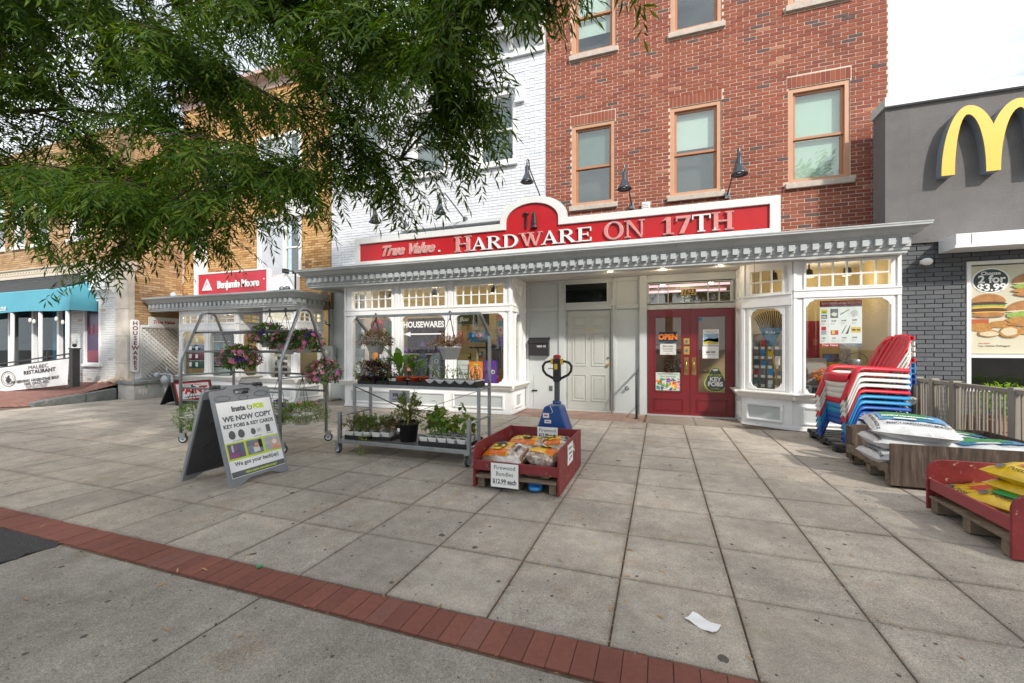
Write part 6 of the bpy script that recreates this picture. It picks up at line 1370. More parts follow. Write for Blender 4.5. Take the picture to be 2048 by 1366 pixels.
bush_pot((-3.70, 4.95, 0.89), 'lime coleus behind the plum-leaved plant', LEAFY, 103, 0.10, 0.12, 130, 0.06, 0.035)
bush_pot((-3.56, 4.88, 0.89), 'pot with pink and cream leaves beside the dark glossy plant', leaf_mat('pink_leaf', [(0.55, 0.15, 0.20), (0.40, 0.10, 0.12), (0.5, 0.4, 0.3)]), 104, 0.07, 0.10, 80, 0.05, 0.03)
bush_pot((-3.47, 4.88, 0.89), 'dark glossy leaved plant on the upper shelf left of the red pots', LEAFD, 105, 0.11, 0.15, 150, 0.075, 0.028)
t = thing('potted_herb', 'small white square pot beside the red pots on the upper shelf', 'potted plant', (-3.35, 4.80, 0.89)); square_pot(t, 0.10, 0.08, POTW); straggly(t, random.Random(5), (0, 0, 0.07), 0.05, 0.07, 8, LEAFP)
def canna(loc, label, seed, n, L, W, H, pr):
    r = random.Random(seed); t = thing('potted_plant', label, 'potted plant', loc); round_pot(t, pr, 0.105, POTR); lf = MB(); st = MB()
    for k in range(n):
        a = 2 * PI * k / n + r.uniform(-.4, .4); up = r.uniform(0.45, 0.95); b0 = Vector((0.015 * math.cos(a), 0.015 * math.sin(a), 0.10)); tip = b0 + Vector((0.05 * math.cos(a), 0.05 * math.sin(a), H * r.uniform(0.15, 0.6)))
        st.tube([b0, tip], [0.007, 0.005], 6, False); leaf_poly(lf, tip, Vector((math.cos(a) * (1.1 - up), math.sin(a) * (1.1 - up), up)), (math.cos(a) * -.5, math.sin(a) * -.5, 1), L * r.uniform(0.7, 1.1), W * r.uniform(0.8, 1.1), r.uniform(0.5, 1.3), 0.18, n=4)
    st.build('stems', mat('green_stem', (0.16, 0.20, 0.06), 0.6), t, fix=False); lf.build('leaves', LEAFG, t, fix=False); return t
canna((-3.27, 4.83, 0.89), 'red pot with tall broad banana-like leaves on the upper shelf', 111, 12, 0.37, 0.12, 0.36, 0.08)
canna((-3.06, 4.83, 0.89), 'red pot with smaller broad leaves, second of the red pots', 112, 9, 0.24, 0.085, 0.30, 0.07)
t = canna((-2.93, 4.86, 0.89), 'small red pot with thin young stems, right of the other red pots', 113, 4, 0.08, 0.035, 0.2, 0.05)
MB().box(0.06, 0.10, -0.06, -0.03, 0.0, 0.07).build('plant_label', mat('label_blue', (0.05, 0.35, 0.62), 0.4), t)
tb_ = thing('scalloped_tray', 'black tray with scalloped front holding white seed pots on the upper shelf', 'tray', (-2.48, 4.88, 0.883))
xs0, xs1 = -2.84, -2.13
q = MB(); q.box(xs0, xs1, 4.72, 5.03, 0.883, 0.892)
sc_ = [(xs0, 0.893)]
for k in range(5):
    x0 = xs0 + k * 0.142
    for i in range(9): a = PI * i / 8; sc_.append((x0 + 0.142 * i / 8, 0.965 - 0.045 * math.sin(a)))
sc_.append((xs1, 0.893)); q.prism(sc_, XZ(4.715), 0.012); q.prism([(xs0, 0.883), (xs1, 0.883), (xs1, 0.91), (xs0, 0.91)], XZ(4.70), 0.012); q.box(xs1 - 0.008, xs1, 4.735, 5.02, 0.893, 0.955)
wb(q, 'tray_body', POTB, tb_)
for k in range(10): seedling((xs0 + 0.071 + (k % 5) * 0.142, 4.795 + (k // 5) * 0.145, 0.893), 0.125, 0.075, POTW, '%s white seed pot with thin sprouts, %s row of the scalloped tray' % (('leftmost', 'second from left', 'middle', 'fourth from left', 'rightmost')[k % 5], ('front', 'back')[k // 5]), 'seed pots in the scalloped tray', 130 + k, R.uniform(0.10, 0.20), 6, 0.042, 0.021, LEAFG if k % 3 else LEAFT, kind='sprout')
# shrubs in the timber planter behind the railing
t = thing('planter', 'timber planter full of bright green bushes behind the taupe railing', 'planter', (4.6, 7.2, 0))
for k in range(3): wb(MB().box(3.95, 5.6, 6.95, 7.0, 0.05 + k * 0.14, 0.18 + k * 0.14), 'planter_board', mat('planter_timber', (0.30, 0.16, 0.09), 0.8, var=0.25, stretch=(1, 1, 8)), t)
wb(MB().box(3.95, 4.0, 7.001, 7.6, 0.05, 0.46).box(5.55, 5.6, 7.001, 7.6, 0.05, 0.46).box(4.001, 5.549, 7.55, 7.6, 0.05, 0.46).box(4.001, 5.549, 7.001, 7.549, 0.36, 0.40), 'planter_sides', mat('planter_timber', (0.30, 0.16, 0.09), 0.8), t)
for k, x in enumerate((4.2, 4.62, 5.05, 5.4)):
    mb = MB(); bushy(mb, random.Random(150 + k), (0, 0, 0.16), 0.27, 0.30, 620, 0.07, 0.03, low=-0.3); o = tag(mb.build('bush', leaf_mat('planter_leaf', [(0.14, 0.28, 0.02), (0.22, 0.38, 0.035), (0.30, 0.44, 0.06)]) if k == 0 else bpy.data.materials['planter_leaf'], fix=False), '%s bright green bush in the timber planter' % ('leftmost', 'second', 'third', 'rightmost')[k], 'bush', 'bushes in the timber planter'); o.location = (x, 7.26, 0.44)
# ------------------------------------------------------------------ tall easel sign
es = thing('easel_sign', 'tall grey plastic A-frame sign about copying key fobs', 'sign', (-4.30, 3.305, 0))
GP = mat('grey_sign_plastic', (0.20, 0.215, 0.235), 0.5, var=0.06, bump=0.15, bscale=200); GPD = mat('dark_sign_plastic', (0.045, 0.048, 0.055), 0.5, var=0.1)
H_, W_2 = 1.02, 0.335
def slanted(xb, xt): return face((xb - es.location.x, 0, 0), (0, 1, 0), (xt - xb, 0, 0.955))
Mf = slanted(-3.93, -4.24)
Mb_ = face((-4.67 - es.location.x, 0, 0), (0, -1, 0), (0.31, 0, 0.955))
out = [(-W_2, 0), (-W_2 + 0.09, 0.0), (-0.12, 0.055), (0.12, 0.055), (W_2 - 0.09, 0.0), (W_2, 0)] + [(W_2 - 0.005, 0.96), (W_2 - 0.02, 0.985), (0.17, 0.99), (0.12, 1.02), (-0.12, 1.02), (-0.17, 0.99), (-W_2 + 0.02, 0.985), (-W_2 + 0.005, 0.96)]
hole = rrect(-0.10, 0.10, 0.925, 0.985, 0.028)
for M, nm in ((Mf, 'front_leaf'), (Mb_, 'back_leaf')):
    q = MB(); q.prism(out, M, -0.035, [hole[::-1]]); lf_ = q.build(nm, GP, es, bevel=0.006)
    q = MB(); q.prism(rect(-W_2 + 0.02, W_2 - 0.02, 0.07, 0.90), M @ Matrix.Translation((0, 0, -0.041)), 0.004); q.build('moulded_back', GPD, lf_)
    for cx, cz, r_ in ((-0.15, 0.72, 0.07), (0.12, 0.62, 0.07), (-0.10, 0.44, 0.075), (0.14, 0.36, 0.07), (-0.16, 0.22, 0.07), (0.06, 0.18, 0.07)):
        q = MB(); o_, i_ = ring(cx, cz, r_, r_ * 0.8, 0.015, 0.012, 0, 180, 12); q.prism(o_ + i_[::-1], M @ Matrix.Translation((0, 0, -0.047)), 0.007); o_, i_ = ring(cx, cz, r_, r_ * 0.8, 0.015, 0.012, 180, 360, 12); q.prism(o_ + i_[::-1], M @ Matrix.Translation((0, 0, -0.047)), 0.007)
        q.build('moulded_ring', GP if 0 else GPD, lf_)
    q = MB()
    for k in range(12): q.lathe([(0.012, 0), (0.008, 0.008)], (0, 0, 0), 8); q.xform(M @ Matrix.Translation((-0.25 + 0.17 * (k % 4), 0.14 + 0.27 * (k // 4), -0.048)), len(q.v) - 16)
    q.build('moulded_studs', GPD, lf_)
q = MB(); q.prism(rect(-W_2 + 0.028, W_2 - 0.028, 0.085, 0.855), Mf @ Matrix.Translation((0, 0, 0.0005)), 0.003); sheet = q.build('poster_sheet', mat('poster_white', (0.78, 0.80, 0.83), 0.35, var=0.02), es)
for x in ((-0.225, 0.90), (0.0, 0.89), (0.215, 0.915)):
    q = MB(); o_, i_ = ring(x[0], x[1] - 0.005, 0.085 if x[0] else 0.055, 0.03, 0.004, 0.004, 0, 180, 14); q.prism(o_ + i_[::-1], Mf, 0.003); o_, i_ = ring(x[0], x[1] - 0.005, 0.085 if x[0] else 0.055, 0.03, 0.004, 0.004, 180, 360, 14); q.prism(o_ + i_[::-1], Mf, 0.003); q.build('moulded_ellipse', GPD, es)
for y in (-0.27, -0.22, 0.20, 0.26): q = MB(); q.tube([(-0.02, y, 0.965), (-0.02, y + 0.045, 0.965)], 0.018, 8); q.build('hinge', GPD, es)
def L_(u, v, z=0.0045): return Mf @ Matrix.Translation((u, v, z))
def et(s, u, v, size, m_, **k): text(s, size, m_, L_(u, v), sheet, 0.0005, **k)
et('insta', -0.085, 0.775, 0.078, GREYINK, bold=0.004, sx=1.05); et('FOB', 0.145, 0.775, 0.066, LIME, bold=0.006)
q = MB(); o_, i_ = ring(0.042, 0.775, 0.03, 0.03, 0.009, 0.009, 110, 400, 20); q.prism(o_ + i_[::-1], L_(0, 0, 0.0035), 0.002); q.build('ring_logo', GREYINK, sheet); q = MB(); q.prism(arc(0.044, 0.782, 0.013, 0, 340, 14), L_(0, 0, 0.0035), 0.002); q.build('logo_dot', LIME, sheet)
et('WE NOW COPY', 0, 0.675, 0.074, GREYINK, bold=0.003); et('KEY FOBS & KEY CARDS', 0, 0.60, 0.053, GREYINK, bold=0.002, sx=1.0)
for k, (u, sx_) in enumerate(((-0.215, 0.035), (-0.115, 0.035), (0.02, 0.027))):
    q = MB(); q.prism([(u + sx_ * math.cos(a), 0.505 + sx_ * 1.25 * math.sin(a) * (1.15 if math.sin(a) > 0 else 0.9)) for a in [2 * PI * i / 18 for i in range(18)]], L_(0, 0, 0.0035), 0.002); q.build('fob_picture', GREYINK, sheet); et('FOB', u, 0.503, 0.022, WHITE2 if k != 1 else LIME)
q = MB(); q.prism([(0.07, 0.49), (0.115, 0.50), (0.108, 0.535), (0.063, 0.525)], L_(0, 0, 0.0035), 0.001); q.build('card_picture', mat('card_grey', (0.5, 0.5, 0.5), 0.5), sheet); q = MB(); q.prism(rrect(0.175, 0.225, 0.475, 0.555, 0.005), L_(0, 0, 0.0035), 0.001); q.build('reader_picture', GREYINK, sheet)
et('KEY CHAIN FOBS', -0.165, 0.448, 0.014, GREYINK); et('STICKER FOBS', 0.06, 0.453, 0.014, GREYINK); et('KEY CARDS', 0.21, 0.458, 0.014, GREYINK)
q = MB(); q.prism(rect(-W_2 + 0.03, W_2 - 0.03, 0.255, 0.435), L_(0, 0, 0.003), 0.0015); band = q.build('lime_band', LIME, sheet)
SCN = [[(rect(-0.29, -0.115, 0.275, 0.42), mat('photo_mauve', (0.16, 0.12, 0.20), 0.5, var=0.5, vscale=14)), (rect(-0.28, -0.19, 0.28, 0.33), mat('photo_plum', (0.28, 0.08, 0.24), 0.5)), (rect(-0.17, -0.14, 0.34, 0.41), mat('photo_blue', (0.09, 0.14, 0.30), 0.5)), (rect(-0.255, -0.235, 0.34, 0.41), mat('photo_grey', (0.5, 0.52, 0.55), 0.5))],
       [(rect(-0.09, 0.09, 0.275, 0.42), mat('photo_slate', (0.20, 0.23, 0.29), 0.5, var=0.6, vscale=18)), (rect(-0.02, 0.05, 0.29, 0.35), mat('photo_pale', (0.62, 0.63, 0.66), 0.5)), (arc(0.02, 0.36, 0.025, 0, 340, 10), SKIN), (rect(0.045, 0.085, 0.33, 0.41), BLACKP), (rect(-0.015, 0.03, 0.345, 0.355), mat('photo_red', (0.6, 0.12, 0.06), 0.5))],
       [(rect(0.115, 0.30, 0.275, 0.42), mat('photo_fog', (0.42, 0.45, 0.50), 0.5, var=0.3, vscale=10)), (blob(0.235, 0.34, 0.055, 0.05, 4), SKIN), (arc(0.235, 0.355, 0.028, 0, 340, 12), mat('photo_white', (0.75, 0.75, 0.78), 0.5)), (rect(0.20, 0.30, 0.276, 0.30), PINK)]]
for sc in SCN:
    for k, (P, m_) in enumerate(sc): q = MB(); q.prism(P, L_(0, 0, 0.0047 + 0.0012 * k), 0.001); q.build('photo_print', m_, band)
et('We got your back(up)', 0.0, 0.215, 0.056, GREYINK, bold=0.0015); q = MB(); q.prism(rect(-W_2 + 0.03, W_2 - 0.03, 0.090, 0.145), L_(0, 0, 0.003), 0.0015); q.build('footer_band', GREYINK, sheet); text('Ask a store associate today!', 0.032, LIME, L_(0.02, 0.117, 0.005), sheet, 0.0004, shear=0.2, bold=0.001)

# ------------------------------------------------------------------ low PAINT A-frame
pa = thing('paint_board', 'low black A-frame board reading PAINT in red', 'sign', (-11.1, 7.3, 0))
def leaf_(xb, xt, rt): return face((xb + 11.1, 0, 0), rt, (xt - xb, 0, 0.56))
for M, nm in ((leaf_(-10.86, -11.05, (0, 1, 0)), 'front_board'), (leaf_(-11.45, -11.10, (0, -1, 0)), 'back_board')):
    q = MB(); q.prism([(-0.47, 0), (-0.40, 0), (-0.30, 0.06), (0.30, 0.06), (0.40, 0), (0.47, 0), (0.47, 0.58), (-0.47, 0.58)], M, -0.03); q.build(nm, BLACKP, pa, bevel=0.005)
Mp = leaf_(-10.86, -11.05, (0, 1, 0))
q = MB(); q.prism(rect(-0.42, 0.42, 0.10, 0.55), Mp @ Matrix.Translation((0, 0, 0.001)), 0.003); pf_ = q.build('red_border', RED, pa)
q = MB(); q.prism(rect(-0.385, 0.385, 0.135, 0.515), Mp @ Matrix.Translation((0, 0, 0.005)), 0.002); q.build('white_field', PAPER, pf_)
text('PAINT', 0.24, RED, Mp @ Matrix.Translation((0, 0.335, 0.0075)), pf_, 0.0006, bold=0.012); text('Benjamin Moore', 0.06, INK, Mp @ Matrix.Translation((0, 0.48, 0.0075)), pf_, 0.0006); text('and supplies', 0.06, INK, Mp @ Matrix.Translation((-0.05, 0.19, 0.0075)), pf_, 0.0006)
q = MB(); q.prism([(-0.25, 0.165), (0.2, 0.165), (0.2, 0.145), (0.3, 0.18), (0.2, 0.205), (0.2, 0.182), (-0.25, 0.182)], Mp @ Matrix.Translation((0, 0, 0.0075)), 0.001); q.build('arrow', INK, pf_)

# ------------------------------------------------------------------ restaurant fence with banner
fx = thing('iron_fence', 'black iron fence along the brick ramp', 'fence', (-16.2, 6.6, 0.3))
IRON = mat('black_iron', (0.022, 0.022, 0.024), 0.5)
gz = lambda x: 0.41 + (x + 14.4) * 0.092
for x in (-14.4, -18.6): wb(MB().box(x - 0.075, x + 0.075, 6.53, 6.68, gz(x) - 0.05, gz(x) + 0.93).box(x - 0.09, x + 0.09, 6.515, 6.695, gz(x) + 0.931, gz(x) + 0.96).ball((x, 6.605, gz(x) + 1.03), 0.05, 10, 6), 'fence_post', IRON, fx)
for dz in (0.83, 0.72, 0.12): wb(MB().bar((-14.47, 6.605, gz(-14.47) + dz), (-18.53, 6.605, gz(-18.53) + dz), 0.03, 0.035), 'fence_rail', IRON, fx)
for k in range(31):
    x = -14.6 - k * 0.128; wb(MB().bar((x, 6.605, gz(x) + 0.13), (x, 6.605, gz(x) + 0.72), 0.016, 0.016, (0, 1, 0)), 'fence_baluster', IRON, fx)
wb(MB().box(-15.62, -15.58, 6.58, 6.63, gz(-15.6) + 0.12, gz(-15.6) + 0.98), 'fence_upright', IRON, fx)
bn = thing('banner', 'white restaurant banner tied along the black fence', 'banner', (-16.3, 6.55, 0.2))
q = MB(); n_ = 40; rows = 8; rb = random.Random(9)
vs = []
for j in range(rows + 1):
    for i in range(n_ + 1):
        x = -18.45 + 3.88 * i / n_; f = j / rows
        vs.append((x, 6.55 - 0.007 * math.sin(x * 5 + f * 2.5) - 0.004 * math.sin(x * 11 - f * 5), gz(x) + 0.02 + f * 0.68 + (0.025 * math.sin(f * PI) * math.sin(x * 3))))
q.add(vs, [(j * (n_ + 1) + i, j * (n_ + 1) + i + 1, (j + 1) * (n_ + 1) + i + 1, (j + 1) * (n_ + 1) + i) for j in range(rows) for i in range(n_)], True); wb(q, 'banner_sheet', mat('white_vinyl', (0.70, 0.70, 0.70), 0.5, var=0.05), bn)
def bt(s, x, f, size, m_=INK, **k): wtext(s, size, m_, face((x, 6.538, gz(x) + 0.02 + f * 0.68), (1, 0, 0.092), (0, 0, 1)), bn, 0.0005, **k)
bt('MALBEC', -15.9, 0.84, 0.15, sx=1.75); bt('RESTAURANT', -15.85, 0.655, 0.14, bold=0.004, sx=1.75); bt('NOW SERVING ARGENTINE BEEF', -16.2, 0.33, 0.105, bold=0.003, sx=1.62); bt('100% GRASS-FED', -16.0, 0.20, 0.10, bold=0.002, sx=1.6); bt('AUTHENTIC ARGENTINE', -16.0, 0.10, 0.06, sx=1.5); bt('STEAK HOUSE & WINES', -16.0, 0.035, 0.06, sx=1.5)
q = MB(); cx, cz = -17.38, gz(-17.38) + 0.36
for rr_, t_ in ((0.28, 0.016), (0.21, 0.006)):
    for a0 in (0, 180): o_, i_ = ring(cx, cz, rr_ * 1.3, rr_ * 0.78, t_ * 1.3, t_, a0, a0 + 180, 16); q.prism(o_ + i_[::-1], XZ(6.535), 0.002)
q.prism(blob(cx, cz - 0.01, 0.13, 0.09, 3, 0.3), XZ(6.535), 0.002); wb(q, 'oval_emblem', INK, bn)

# ------------------------------------------------------------------ firewood crate
CR = mat('worn_red_paint', (0.205, 0.020, 0.024), 0.5, var=0.28, vscale=7, spots=((0.42, 0.29, 0.21), 16, 0.625, 0.03), bump=0.25, bscale=30)
CR2 = mat('worn_red_inside', (0.36, 0.028, 0.030), 0.5, var=0.15, vscale=5)
PW = mat('weathered_pallet_wood', (0.205, 0.155, 0.11), 0.85, var=0.45, vscale=5, stretch=(1, 3, 6), bump=0.5, spots=((0.10, 0.075, 0.055), 9, 0.6, 0.12))
def red_crate(name, label, x0, x1, y0, y1, zt, low=(0.19, 0.28), along='front', zd=0.14):
    t = thing(name, label, 'crate', ((x0 + x1) / 2, (y0 + y1) / 2, 0)); th = 0.02
    def side(x, nm='side_panel'):
        pts = [(y0, 0.02), (y1, 0.02), (y1, zt), (y0 + 0.10, zt)] + [(y0 + 0.10 - 0.10 * math.sin(rad(a)), zt - 0.10 + 0.10 * math.cos(rad(a))) for a in (20, 40, 60, 80, 90)]
        q = MB(); q.prism(pts, Matrix(((0, 0, 1, x), (1, 0, 0, 0), (0, 1, 0, 0), (0, 0, 0, 1))), th); return wb(q, nm, CR, t, bevel=0.003)
    if along == 'front':
        side(x0); side(x1 - th)
        wb(MB().box(x0 + th + 0.001, x1 - th - 0.001, y1 - th, y1, zd + 0.01, zt - 0.005), 'back_panel', CR, t, bevel=0.003)
        wb(MB().box(x0 + th + 0.001, x1 - th - 0.001, y0 + 0.004, y0 + 0.024, *low), 'front_rail', CR, t, bevel=0.003)
    return t
fc = red_crate('firewood_crate', 'worn red wooden crate of firewood bags with price signs', -1.72, -0.86, 3.75, 4.85, 0.435)
for k in range(6): y = 3.79 + k * 0.175; wb(MB().box(-1.695, -0.885, y, y + 0.14, 0.118, 0.138), 'deck_board', PW, fc, bevel=0.002)
for x in (-1.69, -1.33, -0.97): wb(MB().box(x, x + 0.07, 3.80, 4.82, 0.015, 0.117), 'bearer', PW, fc, bevel=0.003)
for k in range(5): y = 3.97 + k * 0.18; wb(MB().box(-0.8595, -0.859, y, y + 0.004, 0.03, 0.43).box(-1.7215, -1.7205, y, y + 0.004, 0.03, 0.43), 'board_joint', DARK, fc)
wb(MB().box(-1.69, -0.89, 3.752, 3.79, 0.118, 0.141), 'front_lip', PW, fc)
def sheet_sign(name, label, M, w, h, lines, parent_kind='sign'):
    t = thing(name, label, parent_kind, tuple(M.translation)); M2 = M.copy(); M2.translation = Vector((0, 0, 0))
    q = MB(); q.prism(rect(-w / 2, w / 2, -h / 2, h / 2), M2, 0.003); q.build('sheet', PAPER, t)
    for s, u, v, size, kw in lines: text(s, size, kw.pop('m', INK), M2 @ Matrix.Translation((u, v, 0.0036)), t, 0.0003, **kw)
    return t
sheet_sign('price_sign', 'larger white Firewood Bundles $12.99 sign on the front of the red crate', front(-1.385, 3.735, 0.165), 0.275, 0.225, [('Firewood', 0, 0.072, 0.056, {}), ('Bundles', 0, 0.012, 0.056, {}), ('$12.99 each', 0, -0.058, 0.056, {'bold': 0.0015, 'sx': 0.88}), ('____________', 0, -0.063, 0.045, {'sx': 0.8})])
sheet_sign('price_sign', 'smaller white Firewood $12.99 sign inside the back of the red crate', front(-1.245, 4.805, 0.375), 0.245, 0.135, [('Firewood', 0, 0.028, 0.052, {}), ('$12.99 each', 0, -0.028, 0.05, {'bold': 0.0015, 'sx': 0.85}), ('____________', 0, -0.036, 0.042, {'sx': 0.75})])
sheet_sign('price_sign', 'white sign on the right side of the red firewood crate', face((-0.8575, 4.22, 0.31), (0, 1, 0), (0, 0, 1)), 0.25, 0.20, [('Firewood', 0, 0.055, 0.045, {}), ('Bundles', 0, 0.005, 0.045, {}), ('$12.99', 0, -0.05, 0.05, {})])

def pillow(mb, L, W, H, r, nx=14, ny=10, wr=0.012, pinch=0.65):
    """filled bag: a soft cushion with flat seamed ends and creases"""
    ph = [r.uniform(0, 6.28) for _ in range(6)]
    def row(s):
        out = []
        for j in range(ny + 1):
            for i in range(nx + 1):
                u, v = -1 + 2 * i / nx, -1 + 2 * j / ny
                e = max(0.0, (1 - abs(u) ** 3.2)) ** 0.55 * max(0.0, (1 - abs(v) ** 4)) ** 0.5
                cr_ = wr * (math.sin(7 * u + 5 * v + ph[0]) + 0.7 * math.sin(13 * v - 6 * u + ph[1]) + 0.6 * math.sin(17 * u + ph[2])) * e
                out.append((u * L / 2 * (1 - 0.03 * (1 - e)), v * W / 2 * (1 - 0.05 * abs(u) ** 6), s * (H / 2 * e + cr_) + 0.0))
        return out
    top, bot = row(1), row(-1); n = (nx + 1) * (ny + 1); fs = []
    for j in range(ny):
        for i in range(nx):
            a = j * (nx + 1) + i; fs.append((a, a + 1, a + nx + 2, a + nx + 1)); fs.append((n + a, n + a + nx + 1, n + a + nx + 2, n + a + 1))
    mb.add(top + bot, fs, True); return mb
def bag_surface(L, W, H, u, v, lift=0.004):
    e = max(0.0, (1 - abs(u) ** 3.2)) ** 0.55 * max(0.0, (1 - abs(v) ** 4)) ** 0.5; return Vector((u * L / 2, v * W / 2, H / 2 * e + lift))
def patch(mb, L, W, H, u0, u1, v0, v1, lift=0.014, n=8, side=1):
    """printed area that follows the bag's curved face"""
    vs = [];
    for j in range(n + 1):
        for i in range(n + 1):
            p = bag_surface(L, W, H, u0 + (u1 - u0) * i / n, v0 + (v1 - v0) * j / n, lift); vs.append((p.x, p.y, p.z * side))
    mb.add(vs, [(j * (n + 1) + i, j * (n + 1) + i + 1, (j + 1) * (n + 1) + i + 1, (j + 1) * (n + 1) + i) for j in range(n) for i in range(n)], True)
def curved_text(body, size, m_, L, W, H, u, v, par, ang=0, lift=0.016, scale=1, **k):
    me = text_mesh(body, size, m_, 0.0, **k)
    for vv in me.vertices:
        x, y = vv.co.x, vv.co.y; ca, sa = math.cos(ang), math.sin(ang); X, Y_ = u * L / 2 + x * ca - y * sa, v * W / 2 + x * sa + y * ca
        p = bag_surface(L, W, H, max(-.999, min(.999, X / (L / 2))), max(-.999, min(.999, Y_ / (W / 2))), lift); vv.co = p
    o = bpy.data.objects.new('lettering', me); COL.objects.link(o); o.parent = par; return o

FILM = mat('log_film_painted_glare', (0.46, 0.33, 0.25), 0.16, var=0.5, vscale=6, bump=1.0, bscale=12, coat=0.8, stretch=(1, 3, 3), spots=((0.72, 0.68, 0.67), 5.5, 0.47, 0.12))  # pale spots paint the whitish glare of the plastic into the colour
LOGM = mat('split_log', (0.34, 0.20, 0.12), 0.8, var=0.35, vscale=9)
def firewood(loc, rot, label, seed, L=0.40, W=0.27, H=0.16, printed=True):
    r = random.Random(seed); t = thing('firewood_bag', label, 'firewood bag', loc, group=None); t.rotation_euler = rot
    q = MB(); pillow(q, L, W, H, r, wr=0.009); q.build('bag', FILM, t)
    if printed:
        q = MB(); patch(q, L, W, H, -0.90, 0.34, -0.84, 0.80, 0.007); q.build('orange_print', mat('fire_yellow', (0.80, 0.42, 0.02), 0.3, var=0.2, vscale=9), t)
        q = MB(); patch(q, L, W, H, -0.86, 0.28, -0.82, -0.30, 0.0095); q.build('flame_print', mat('flame_orange', (0.75, 0.16, 0.01), 0.3, var=0.4, vscale=25), t)
        q = MB(); q.add([bag_surface(L, W, H, -0.22 + 0.30 * math.cos(a), 0.05 + 0.42 * math.sin(a), 0.0165) for a in [2 * PI * i / 20 for i in range(20)]], [tuple(range(20))]); q.build('dark_emblem', mat('emblem_green', (0.02, 0.035, 0.03), 0.4), t)
        q = MB()
        for k in range(7): a = r.uniform(0, 6.28); u, v = -0.22 + 0.2 * math.cos(a), -0.12 + 0.25 * math.sin(a); q.add([bag_surface(L, W, H, u + 0.09 * math.cos(b_), v + 0.12 * math.sin(b_), 0.0185 + 0.0005 * k) for b_ in [2 * PI * i / 8 for i in range(8)]], [tuple(range(8))])
        q.build('flame_picture', YELLOW, t); curved_text('FIREWOOD', 0.042, INK, L, W, H, -0.22, 0.62, t, bold=0.002)
    q = MB()
    for k in range(3): y = -W * 0.25 + k * W * 0.25; q.tube([(L * 0.28, y, 0.0), (L * 0.47, y * 0.8, -0.005)], H * 0.30, 7)
    q.build('logs', LOGM, t); curved_text('PINE', 0.05, INK, L, W, H, 0.66, 0.0, t, ang=PI / 2, lift=0.014, bold=0.002)
    return t
firewood((-1.47, 4.02, 0.285), (0.28, -0.05, -0.14), 'orange printed firewood bag at the front left of the crate', 1, 0.46, 0.33, 0.18)
firewood((-1.32, 4.36, 0.305), (0.12, 0.05, 0.05), 'firewood bag with orange label behind the front left bag', 2, 0.50, 0.32, 0.18)
firewood((-1.05, 4.02, 0.29), (0.10, 0.22, 1.40), 'clear firewood bag with a white tag at the front right of the crate', 3, 0.42, 0.30, 0.19)
firewood((-1.06, 4.42, 0.31), (0.12, -0.1, 0.2), 'yellow printed firewood bag at the back right of the crate', 4, 0.42, 0.30, 0.18)
firewood((-1.45, 4.66, 0.24), (0, 0, 0.1), 'pale firewood bag at the very back of the crate', 5, 0.44, 0.3, printed=False); firewood((-1.52, 3.95, 0.185), (0, 0, 0.0), 'firewood bag under the front rail, bottom left', 6, 0.34, 0.24, 0.085, printed=False); firewood((-1.08, 3.93, 0.19), (0, 0, -0.1), 'firewood bag under the front rail, bottom right', 7, 0.36, 0.24, 0.10, printed=False)
t = thing('hang_tag', 'white diamond tag lying on the clear firewood bag', 'tag', (-1.0, 3.90, 0.35)); MB().box(-0.03, 0.03, -0.002, 0.002, -0.03, 0.03).build('card', PAPER, t); t.rotation_euler = (-0.7, 0.7, 0)

# ------------------------------------------------------------------ pallet truck behind the crate
JB = mat('truck_blue', (0.012, 0.075, 0.27), 0.35, var=0.10, vscale=6, coat=0.3); RUB = mat('black_rubber', (0.022, 0.022, 0.024), 0.6, bump=0.2)
pj = thing('pallet_truck', 'blue electric pallet truck with black loop handle, forks under the red crate', 'pallet truck', (-1.265, 5.25, 0))
q = MB(); q.prism([(-0.22, 0.04), (0.22, 0.04), (0.222, 0.28), (0.108, 0.625), (0.088, 0.645), (-0.088, 0.645), (-0.108, 0.625), (-0.222, 0.28)], XZ(-0.15), 0.28); cov = q.build('motor_cover', JB, pj, bevel=0.022)
MB().lathe([(0.055, 0.66), (0.055, 0.685), (0.035, 0.70)], (0.03, 0, 0), 14).build('mast_collar', JB, pj)
MB().box(-0.02, 0.05, -0.03, 0.03, 0.675, 0.70).build('key_switch', BLACKP, pj)
MB().box(0.0, 0.06, -0.03, 0.03, 0.69, 1.0).build('mast', mat('mast_grey', (0.075, 0.08, 0.095), 0.4), pj, bevel=0.006)
hd = MB(); hd.prism([(-0.045, 0.955), (-0.03, 0.94), (0.03, 0.94), (0.045, 0.955), (0.043, 1.22), (0.03, 1.235), (-0.03, 1.235), (-0.043, 1.22)], XZ(-0.045), 0.09); hd.v = [(a + 0.03, b, c) for a, b, c in hd.v]; hd = hd.build('tiller_head', BLACKP, pj, bevel=0.012)
q = MB(); q.prism([(-0.045, 1.236), (0.045, 1.236), (0.04, 1.27), (0.025, 1.285), (-0.025, 1.285), (-0.04, 1.27)], XZ(-0.043), 0.086); q.v = [(a + 0.03, b, c) for a, b, c in q.v]; q.build('red_stop_cap', mat('red_cap', (0.45, 0.02, 0.02), 0.3), hd, bevel=0.008)
